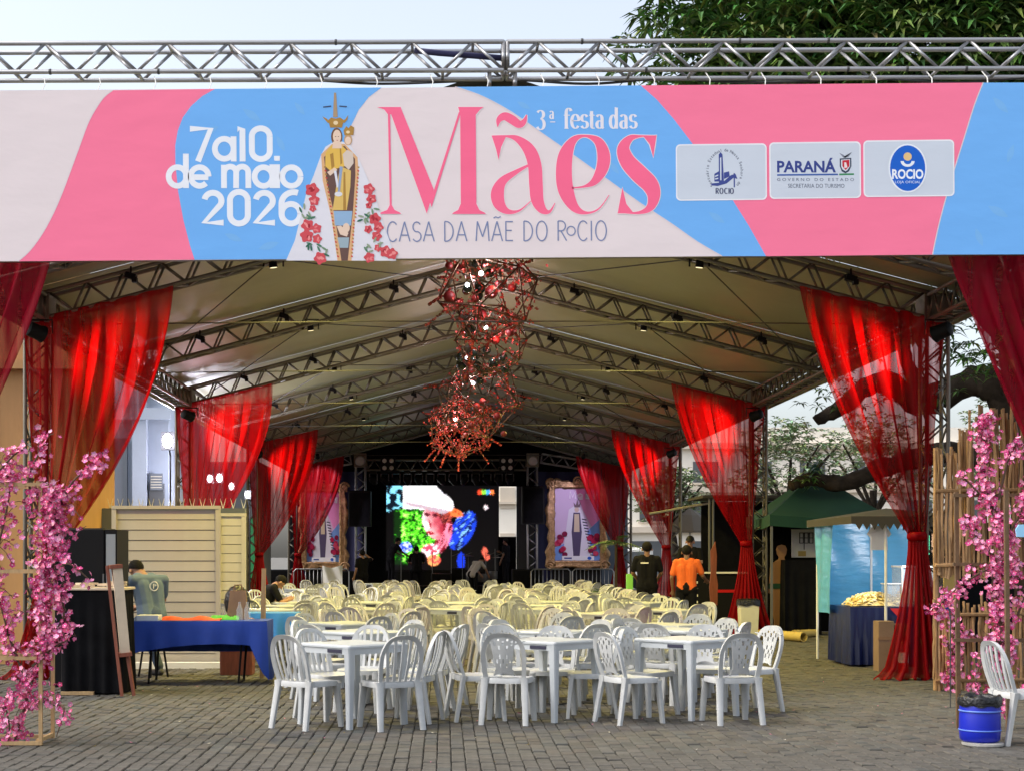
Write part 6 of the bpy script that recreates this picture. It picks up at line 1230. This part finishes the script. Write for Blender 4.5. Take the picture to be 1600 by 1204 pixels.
for k in range(13):
    x = sx_(585 + k * 17.5); t = thing('moving_head_light', 'black moving-head stage light, %s from the left on the stage truss' % (ORD + ['eighth', 'ninth', 'tenth', 'eleventh', 'twelfth', 'thirteenth'])[k], 'stage light', (x, 52.2, 4.3), 'moving-head lights on the stage truss'); b = MB(); b.box((x, 52.2, 4.34), (.22, .2, .1)); b.build('base', 'black_metal', t)
    b = MB(); b.lathe([(.07, -.16), (.10, -.1), (.11, .08), (.095, .15), (.08, .16)], (0, 0, 0), 12); q = Matrix.Rotation(random.uniform(-.8, .8), 3, 'Y') @ Matrix.Rotation(random.uniform(.1, .8), 3, 'X'); b.v = [tuple(Vector((x, 52.15, 4.06)) + q @ Vector(v)) for v in b.v]; b.build('head', 'black_metal', t, smooth=R(40)); b = MB(); b.tube([(x - .13, 52.2, 4.3), (x - .13, 52.2, 4.06), (x - .1, 52.2, 4.02)], .02, 5); b.tube([(x + .13, 52.2, 4.3), (x + .13, 52.2, 4.06), (x + .1, 52.2, 4.02)], .02, 5); b.build('yoke', 'grey_metal', t)
for k, px in enumerate((608, 790)):
    x = sx_(px); t = thing('blinder_light', '%s four-lamp blinder light on the stage truss' % ('left' if k == 0 else 'right'), 'stage light', (x, 51.95, 4.5), 'blinder lights'); b = MB(); b.box((x, 51.98, 4.6), (.5, .1, .5)); b.build('plate', 'black_metal', t)
    for a in (-.12, .12):
        for c in (-.12, .12): b = MB(); b.lathe([(.075, 0), (.07, .015), (.02, .02)], (0, 0, 0), 12); b.v = [(x + a + v[0], 51.925 - v[2], 4.6 + c + v[1]) for v in b.v]; b.build('lamp', 'white_paint', t, smooth=True)
# gilt frames with posters
def fp(X0, X1, Z0, Z1, Y):
    return lambda u, v, d: (X0 + (X1 - X0) * u, Y - d, Z1 - (Z1 - Z0) * v)
for px0, px1, py0, py1, side in ((472, 546, 758, 889, 'left'), (851, 944, 752, 887, 'right')):
    X0, X1, Z0, Z1 = sx_(px0), sx_(px1), sz_(py1), sz_(py0); Y = 51.9; t = thing('gilt_frame', 'ornate gilt picture frame standing on the %s of the stage' % side, 'frame', ((X0 + X1) / 2, Y, .9), 'ornate gilt frames'); rn = random.Random(px0)
    fwid = .27; N = 26
    for axis, nn in (('h', 20), ('v', 32)):
        for e in (0, 1):
            b = MB(); rows = []
            for i in range(nn + 1):
                u = i / nn; wv = .05 * math.sin(PI * 2 * u * 2.0) + .035 * math.sin(u * 40 + e); row = []
                for q, (o_, d_) in enumerate(((0, .02), (.0, .1), (.35, .13), (.55, .08), (.8, .12), (1, .1), (1, .02))):
                    off_ = (fwid + (wv if o_ < .3 else wv * .3)) * (1 - o_); jit = rn.gauss(0, .012)
                    if axis == 'h': x = X0 - .0 + (X1 - X0) * u; z = (Z1 - fwid + off_ + jit) if e else (Z0 + fwid - off_ + jit)
                    else: z = Z0 + (Z1 - Z0) * u; x = (X1 - fwid + off_ + jit) if e else (X0 + fwid - off_ + jit)
                    row.append((x, Y - d_ - rn.random() * .03 - (.004 if axis == 'v' else 0), z))
                rows.append(row)
            b.grid(rows, 1, 1); b.build('moulding', 'gold', t, smooth=True)
    for cx, cz in ((X0 + .1, Z0 + .1), (X1 - .1, Z0 + .1), (X0 + .1, Z1 - .1), (X1 - .1, Z1 - .1), ((X0 + X1) / 2, Z1 - .04)):
        b = MB(); pts = [(cx + .17 * (1 - i / 22) * math.cos(i * .55), Y - .13, cz + .17 * (1 - i / 22) * math.sin(i * .55)) for i in range(20)]; b.tube(pts, .035, 6); b.build('scroll', 'gold', t, smooth=True)
    b = MB(); b.bx(X0 + .2, X1 - .2, Y + .03, Y + .1, .5, Z0 + .3); b.build('prop', 'black_metal', t)
    F = fp(X0 + fwid - .03, X1 - fwid + .03, Z0 + fwid - .03, Z1 - fwid + .03, Y); p = [([(0, 0), (1, 0), (1, 1), (0, 1)], S((214, 190, 222))), ([(.45, 0), (1, 0), (1, .6), (.8, .52), (.62, .3)], S((236, 150, 206))), ([(1, .42), (1, 1), (0, 1), (0, .82), (.3, .74), (.7, .6)], S((120, 158, 224)))]
    p += [([(.32, .3), (.5, .22), (.62, .32), (.84, .96), (.18, .96)], S((226, 222, 236))), ([(.42, .34), (.56, .34), (.6, .6), (.55, .95), (.42, .95), (.38, .6)], S((90, 80, 110))), ([(.44, .36), (.54, .36), (.55, .6), (.43, .6)], S((214, 196, 170))), (ell(.49, .3, .05, .035), S((214, 190, 176))), ([(.42, .2), (.47, .24), (.5, .16), (.53, .24), (.58, .2), (.55, .27), (.44, .27)], S((120, 100, 110)))]
    for k in range(13):
        z = .42 + k * .04; p.append(([(.60 + .015 * k, z), (.70 + .015 * k, z + .012), (.70 + .015 * k, z + .026), (.60 + .015 * k, z + .016)], S((70, 70, 92))))
    for k in range(22): s_ = k % 2; p.append((ell((.14 if s_ else .84) + rn.gauss(0, .05), rn.uniform(.62, .93), .06, .035, 9), S(rn.choice([(176, 40, 80), (200, 70, 100), (130, 30, 70)]))))
    p += [([(.17, .925), (.86, .925), (.86, .985), (.17, .985)], S((236, 236, 244))), ([(.22, .945), (.38, .945), (.38, .965), (.22, .965)], S((70, 80, 150))), (ell(.76, .955, .045, .022), S((46, 96, 200)))]
    po = thing('poster', 'purple and blue statue poster inside the %s gilt frame' % side, 'poster', ((X0 + X1) / 2, Y - .02, Z0 + .2), 'posters in gilt frames'); b = MB(); d = .008
    b.bx(X0 + fwid - .05, X1 - fwid + .05, Y - .004, Y + .026, Z0 + fwid - .05, Z1 - fwid + .05, col=S((214, 190, 222)))
    for pts, c in p: b.add([F(u, v, d) for u, v in pts], [tuple(range(len(pts)))], c); d += .0012
    for s_, w_, x0_ in (([(0, 1), (.05, 0), (.5, .8), (.95, 0), (1, 1)], .03, .34), ([(0, .6), (.5, .35), (.9, .5), (.9, 1), (.4, 1.02), (.1, .85), (.9, .7)], .028, .50), ([(.1, .7), (.9, .65), (.6, .35), (.2, .5), (.15, .9), (.9, .95)], .028, .66), ([(.9, .45), (.3, .4), (.25, .6), (.8, .75), (.7, 1), (.15, .95)], .028, .82)):
        pts = [(x0_ + x * .12, .055 + y * .10) for x, y in s_]; ribbon(b, pts, w_, d, S((240, 226, 244)), F); d += .001
    b.build('printed_sheet', 'print', po)
# stage people and gear
ST = ['tee_black', 'trousers', 'skin_dark', 'shoe']
person('silhouetted person seated low in front of the lit screen', (sx_(652), 52.3, .5), dict(SIT, hd=(0, .12, 1.27)), ST, R(10), h=1.62)
person('crew member in black leaning at the left edge of the screen', (sx_(611), 52.6, .5), dict(chs=(0, .12, 1.26), nck=(0, .2, 1.40), hd=(0, .27, 1.5), sl=(-.19, .14, 1.36), sr=(.19, .14, 1.36), el=(-.25, .3, 1.15), er=(.25, .3, 1.15), wl=(-.2, .5, 1.05), wr=(.2, .5, 1.05)), ST, R(-60), h=1.70)
person('stagehand in pale tee bending over gear right of the screen centre', (sx_(738), 51.3, .01), dict(pel=(0, -.1, .90), wst=(0, 0, 1.04), chs=(0, .16, 1.22), nck=(0, .27, 1.33), hd=(0, .36, 1.38), sl=(-.19, .2, 1.3), sr=(.19, .2, 1.3), el=(-.25, .35, 1.08), er=(.25, .35, 1.08), wl=(-.2, .5, .9), wr=(.2, .5, .9)), ['tee_pale', 'trousers', 'skin', 'shoe'], R(-50), h=1.66)
person('dark figure standing right of the screen by the bright gap', (sx_(790), 52.6, .5), dict(er=(.3, .1, 1.15), wr=(.15, .3, 1.2)), ST, R(60), h=1.60)
def spk(label, x, y, w_, h_, z=.5):
    t = thing('floor_monitor', label, 'speaker', (x, y, z), 'black stage boxes'); b = MB(); b.cbox(x - w_ / 2, x + w_ / 2, y - .25, y + .25, z, z + h_, .02); b.build('cabinet', 'black_metal', t); b = MB(); b.bx(x - w_ / 2 + .05, x + w_ / 2 - .05, y - .262, y - .252, z + .05, z + h_ - .05); b.build('grille', 'black_cloth', t)
spk('long black box row at the right front of the stage', sx_(818), 50.9, 1.0, 1.06, .01); spk('black subwoofer below the left gilt frame', sx_(448), 50.9, 1.0, 1.05, .01); spk('black amplifier rack left of the crowd in front of the screen', sx_(556), 50.6, .8, 1.0, .01); spk('low black monitor wedge at stage centre', sx_(690), 51.9, .7, .42); spk('black drum riser box beside the low monitor', sx_(715), 52.5, .5, .6)
for k, px in enumerate((628, 676, 705, 722, 758, 772)):
    x = sx_(px); t = thing('mic_stand', 'thin black stand on the stage, number %s from the left' % ORD[k], 'stand', (x, 52.0, .5), 'stands on the stage'); b = MB(); b.tube([(x, 52, .52), (x, 52, 1.55 + .1 * (k % 3))], .014, 5); b.build('pole', 'grey_metal', t)
    for a in range(3): b = MB(); b.tube([(x, 52, .66), (x + .22 * math.cos(a * 2.1), 52 + .22 * math.sin(a * 2.1), .505)], .012, 5); b.build('leg', 'grey_metal', t)
    b = MB(); b.tube([(x, 52, 1.5), (x + .3, 51.9, 1.62)], .011, 5); b.build('boom', 'grey_metal', t)
t = thing('drum_kit', 'small drum kit glinting right of stage centre', 'drums', (sx_(752), 52.9, .5))
for dx, z, r_ in ((-.35, .8, .17), (.0, .75, .28), (.4, .85, .15)): b = MB(); b.lathe([(r_, -.14), (r_ + .01, -.12), (r_ + .01, .12), (r_, .14)], (sx_(752) + dx, 52.9, z), 16); b.build('drum', 'grey_metal', t, smooth=R(40))
for dx, z in ((-.45, 1.5), (.5, 1.45)): b = MB(); b.lathe([(.2, 0), (.02, .03)], (sx_(752) + dx, 52.9, z), 16); b.build('cymbal', 'gold', t); b = MB(); b.tube([(sx_(752) + dx, 52.9, .51), (sx_(752) + dx, 52.9, z)], .012, 5); b.build('cymbal_stand', 'grey_metal', t)
# crowd barriers
def barrier(label, x0, x1, Y, a=0):
    t = thing('crowd_barrier', label, 'barrier', (x0, Y, 0), 'steel crowd barriers'); L = x1 - x0
    pr = [(x0, .12), (x0, 1.0), (x0 + .08, 1.08), (x1 - .08, 1.08), (x1, 1.0), (x1, .12)]; b = MB(); b.tube([(x, Y, z) for x, z in pr], .022, 6); b.build('frame', 'alu', t); b = MB(); b.tube([(x0, Y, .2), (x1, Y, .2)], .018, 6); b.build('bottom_rail', 'alu', t)
    for k in range(1, int(L / .13)): rod('bar', 'alu', .010, (x0 + k * .13, Y, .2), (x0 + k * .13, Y, 1.07), t)
    for x in (x0 + .25, x1 - .25): b = MB(); b.tube([(x, Y - .28, .02), (x, Y, .14), (x, Y + .28, .02)], .018, 5); b.build('foot', 'alu', t)
    return t
barrier('steel crowd barrier nearest the stage centre on the right', 2.82, 4.1, 49.9); barrier('second steel crowd barrier at right below the gilt frame', 4.16, 5.5, 49.8); barrier('steel crowd barrier on the left below the gilt frame', -4.9, -3.1, 50.0)
t = thing('white_bundle', 'white cloth bundle on the left barrier in front of the frame', 'cloth', (-3.6, 49.8, 0)); b = MB(); rows = [[(x, 49.85 - .06 * math.sin(14 * x + z * 5), z + .04 * math.sin(9 * x)) for x in np.linspace(-3.95, -3.3, 20)] for z in np.linspace(.55, 1.16, 8)]; b.grid(rows, 1, 1); b.build('cloth', 'white_paint', t, smooth=True)

# ------------------------------------------------------------------ trees and plants
def leaves(b, c, axis, n, L, wd, rn, cols, droop=.5):
    for k in range(n):
        a = 2 * PI * k / n + rn.random() * .9; el = rn.uniform(-.3, .75); d = Vector((math.cos(a) * math.cos(el), math.sin(a) * math.cos(el), math.sin(el))); l = L * rn.uniform(.7, 1.2); s_ = d.cross(Vector((0, 0, 1))).normalized() * wd * rn.uniform(.8, 1.2)
        m1 = c + d * l * .5 + Vector((0, 0, -droop * l * .12)); e = c + d * l + Vector((0, 0, -droop * l * .6)); col = tuple(x * rn.uniform(.7, 1.3) for x in rn.choice(cols)); fold = Vector((0, 0, wd * .5))
        b.add([c, m1 + s_ + fold, m1, m1 - s_ + fold, e], [(0, 2, 1), (0, 3, 2), (1, 2, 4), (2, 3, 4)], col)
def limb(t, pts, r0, r1, name='limb', m='bark'):
    s_ = smooth_pts([tuple(p) for p in pts], 9); k = len(s_); s_ = [tuple(np.array(p) + RNG.normal(0, .06, 3) * (r0 + (r1 - r0) * i / (k - 1))) for i, p in enumerate(s_)]; b = MB(); b.tube(s_, [(r0 + (r1 - r0) * i / (k - 1)) * random.uniform(.86, 1.14) for i in range(k)], 11); b.build(name, m, t, smooth=True)
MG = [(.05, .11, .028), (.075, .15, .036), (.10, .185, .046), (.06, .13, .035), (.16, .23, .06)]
t = thing('mango_tree', 'big dark mango tree with drooping leaves rising over the tent at upper right', 'tree', (10.6, 27.5, 0))
limb(t, [(10.6, 27.5, 0), (10.7, 27.4, 1.8), (10.5, 27.2, 3.6), (10.0, 27, 5.4), (9.0, 26.6, 7.6), (7.6, 26, 9.6)], .55, .22, 'trunk')
limb(t, [(10.6, 27.3, 3.4), (9.7, 27.5, 4.6), (8.7, 27.8, 4.3), (7.9, 27.9, 4.65), (7.2, 27.9, 4.2), (6.75, 27.9, 3.95)], .34, .10); limb(t, [(10.6, 27.4, 2.9), (9.4, 28, 3.35), (8.3, 28.3, 3.2), (7.4, 28.4, 2.85), (6.8, 28.4, 2.92), (6.4, 28.4, 2.8)], .24, .10)
limb(t, [(10.2, 27, 5.0), (8.6, 26.5, 6.6), (6.4, 25.8, 8.2), (4.6, 25.4, 9.2)], .28, .08); limb(t, [(10, 27, 5.4), (11.2, 26.6, 7.4), (12.2, 26, 9.5)], .3, .1); limb(t, [(8.7, 27.8, 4.4), (8.3, 27.7, 5.2), (8.6, 27.5, 6.2)], .16, .05)
rn = random.Random(8); b = MB(); cl = []
for k in range(3400):
    while True:
        x, y, z = rn.uniform(2.7, 15), rn.uniform(22.5, 31), 7.0 + 6.2 * rn.random() ** 1.5
        if ((x - 8.9) / 6.0) ** 2 + ((y - 26.8) / 4.3) ** 2 + ((z - 10.0) / 3.4) ** 2 < 1: break
    if k % 3: y = 26.8 - 4.2 * math.sqrt(max(.02, 1 - ((x - 8.9) / 6.0) ** 2 - ((z - 10.0) / 3.4) ** 2)) + abs(rn.gauss(0, .45))
    c = Vector((x, y, z)); leaves(b, c, None, 11, .36, .042, rn, MG, .8)
for k in range(260):
    x, y, z = rn.uniform(8.6, 13), rn.uniform(24.5, 29), rn.uniform(4.6, 8.5); leaves(b, Vector((x, y, z)), None, 10, .3, .034, rn, MG, .7)
for cx, cy, cz, n_, sp in ((8.1, 27.8, 4.6, 16, .22), (7.0, 27.9, 4.4, 14, .3), (6.75, 28.4, 2.95, 16, .2), (8.6, 27.6, 4.2, 10, .3), (7.3, 27.8, 4.9, 12, .3), (9.2, 26, 5.2, 24, .5), (9.8, 25.6, 5.6, 30, .6), (9.4, 25.5, 4.6, 14, .5)):
    for k in range(n_): leaves(b, Vector((cx + rn.gauss(0, sp), cy + rn.gauss(0, sp), cz + rn.gauss(0, sp * .8))), None, 9, .2, .024, rn, MG, .6)
o = b.build('crown', 'leaf', t); o['kind'] = 'stuff'
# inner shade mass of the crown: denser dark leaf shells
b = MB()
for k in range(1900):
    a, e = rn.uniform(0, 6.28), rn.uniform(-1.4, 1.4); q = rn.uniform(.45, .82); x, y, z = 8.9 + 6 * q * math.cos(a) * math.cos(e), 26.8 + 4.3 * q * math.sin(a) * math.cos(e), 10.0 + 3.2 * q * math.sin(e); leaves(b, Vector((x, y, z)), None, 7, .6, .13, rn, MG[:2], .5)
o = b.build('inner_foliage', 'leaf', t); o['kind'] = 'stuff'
PG = [(.18, .24, .11), (.24, .29, .16), (.15, .20, .08), (.30, .34, .20)]
for k, (x, y, hh, sp) in enumerate(((12.5, 56, 6.4, 2.4), (16.8, 60, 6.8, 2.8), (9.2, 62, 5.2, 1.7), (21.5, 58, 7.5, 2.8))):
    t = thing('street_tree', ['pale airy tree behind the green gazebo', 'taller pale tree right of the airy tree behind the gazebo', 'small pale tree left of the green gazebo peak', 'broad pale tree furthest right beyond the tent'][k], 'tree', (x, y, 0), 'trees beyond the tent'); limb(t, [(x, y, 0), (x + .1, y, 1.8), (x - .1, y, hh * .6)], .2, .1, 'trunk')
    for q in range(5): a = q * 1.3; limb(t, [(x, y, hh * .45), (x + sp * .4 * math.cos(a), y + sp * .3 * math.sin(a), hh * .7), (x + sp * .75 * math.cos(a), y + sp * .6 * math.sin(a), hh * .85)], .09, .03)
    b = MB()
    for q in range(430):
        a, e, r_ = rn.uniform(0, 6.28), rn.uniform(-.8, 1.5), sp * rn.uniform(.35, 1); leaves(b, Vector((x + r_ * math.cos(a) * math.cos(e), y + r_ * math.sin(a) * math.cos(e), hh * .72 + r_ * .8 * math.sin(e))), None, 6, .26, .06, rn, PG, .4)
    o = b.build('crown', 'leaf', t); o['kind'] = 'stuff'
def palm(label, x, y, hh, n, L):
    t = thing('potted_palm', label, 'plant', (x, y, 0), 'palms beside the right aisle'); b = MB(); b.lathe([(.13, .0), (.17, .25), (.18, .27), (.15, .27)], (x, y, .01), 14); b.build('pot', 'black_metal', t, smooth=R(40)); b = MB(); b.tube([(x, y, .25), (x, y, hh)], .03, 6); b.build('stem', 'bark', t); b = MB()
    for k in range(n):
        a = 2 * PI * k / n + rn.random(); el = rn.uniform(.1, 1.2); p0 = Vector((x, y, hh)); d = Vector((math.cos(a) * math.cos(el), math.sin(a) * math.cos(el), math.sin(el)))
        for i in range(1, 12):
            u = i / 12; p = p0 + d * L * u + Vector((0, 0, -.6 * L * u * u)); s_ = d.cross(Vector((0, 0, 1))).normalized()
            for sg in (-1, 1): e = p + s_ * sg * .22 * L * math.sin(PI * u * .9 + .2) + d * .1 * L + Vector((0, 0, -.06)); w_ = d * .012; b.add([p - w_, p + w_, e], [(0, 1, 2)], tuple(c * rn.uniform(.8, 1.3) for c in (.05, .10, .03)))
    o = b.build('fronds', 'leaf', t); o['kind'] = 'stuff'
palm('taller potted palm left of the man in the black shirt', 3.75, 33.5, 1.75, 14, .75); palm('low potted palm at the foot of the fourth right curtain', 3.75, 36, .55, 12, .6)
b = MB(); b.cbox(3.92, 4.06, 33.0, 33.12, .012, 1.12, .01); b.build('lime_board', 'lime', loc=(4, 33, 0), label='lime green board beside the potted palm', cat='board')
t = thing('white_van', 'pale parked vehicle glimpsed far behind the right curtains', 'van', (9.0, 70, 0)); b = MB(); b.cbox(6.2, 9.4, 69, 71, .35, 1.9, .12); b.build('body', 'white_paint', t)
for x in (6.9, 8.7): b = MB(); b.lathe([(.3, -.1), (.32, -.08), (.32, .08), (.3, .1)], (0, 0, 0), 16); b.v = [(x + v[0], 68.95 + v[2], .33 + v[1]) for v in b.v]; b.build('wheel', 'black_metal', t)
b = MB(); b.bx(6.4, 9.2, 68.985, 68.997, 1.2, 1.7); b.build('window', 'window_dark', t)

for x, side in ((-4.0, 'left'), (4.4, 'right')):  # lamps added only to brighten the posters, no known fixtures there
    par('added lilac lamp brightening the %s gilt-framed poster' % side, (x, 48.6, 4.62), (x, 51.9, 2.4), 'lamp_white', 150, (.80, .72, 1), 60, 'added lamps brightening the posters', .06, .7)
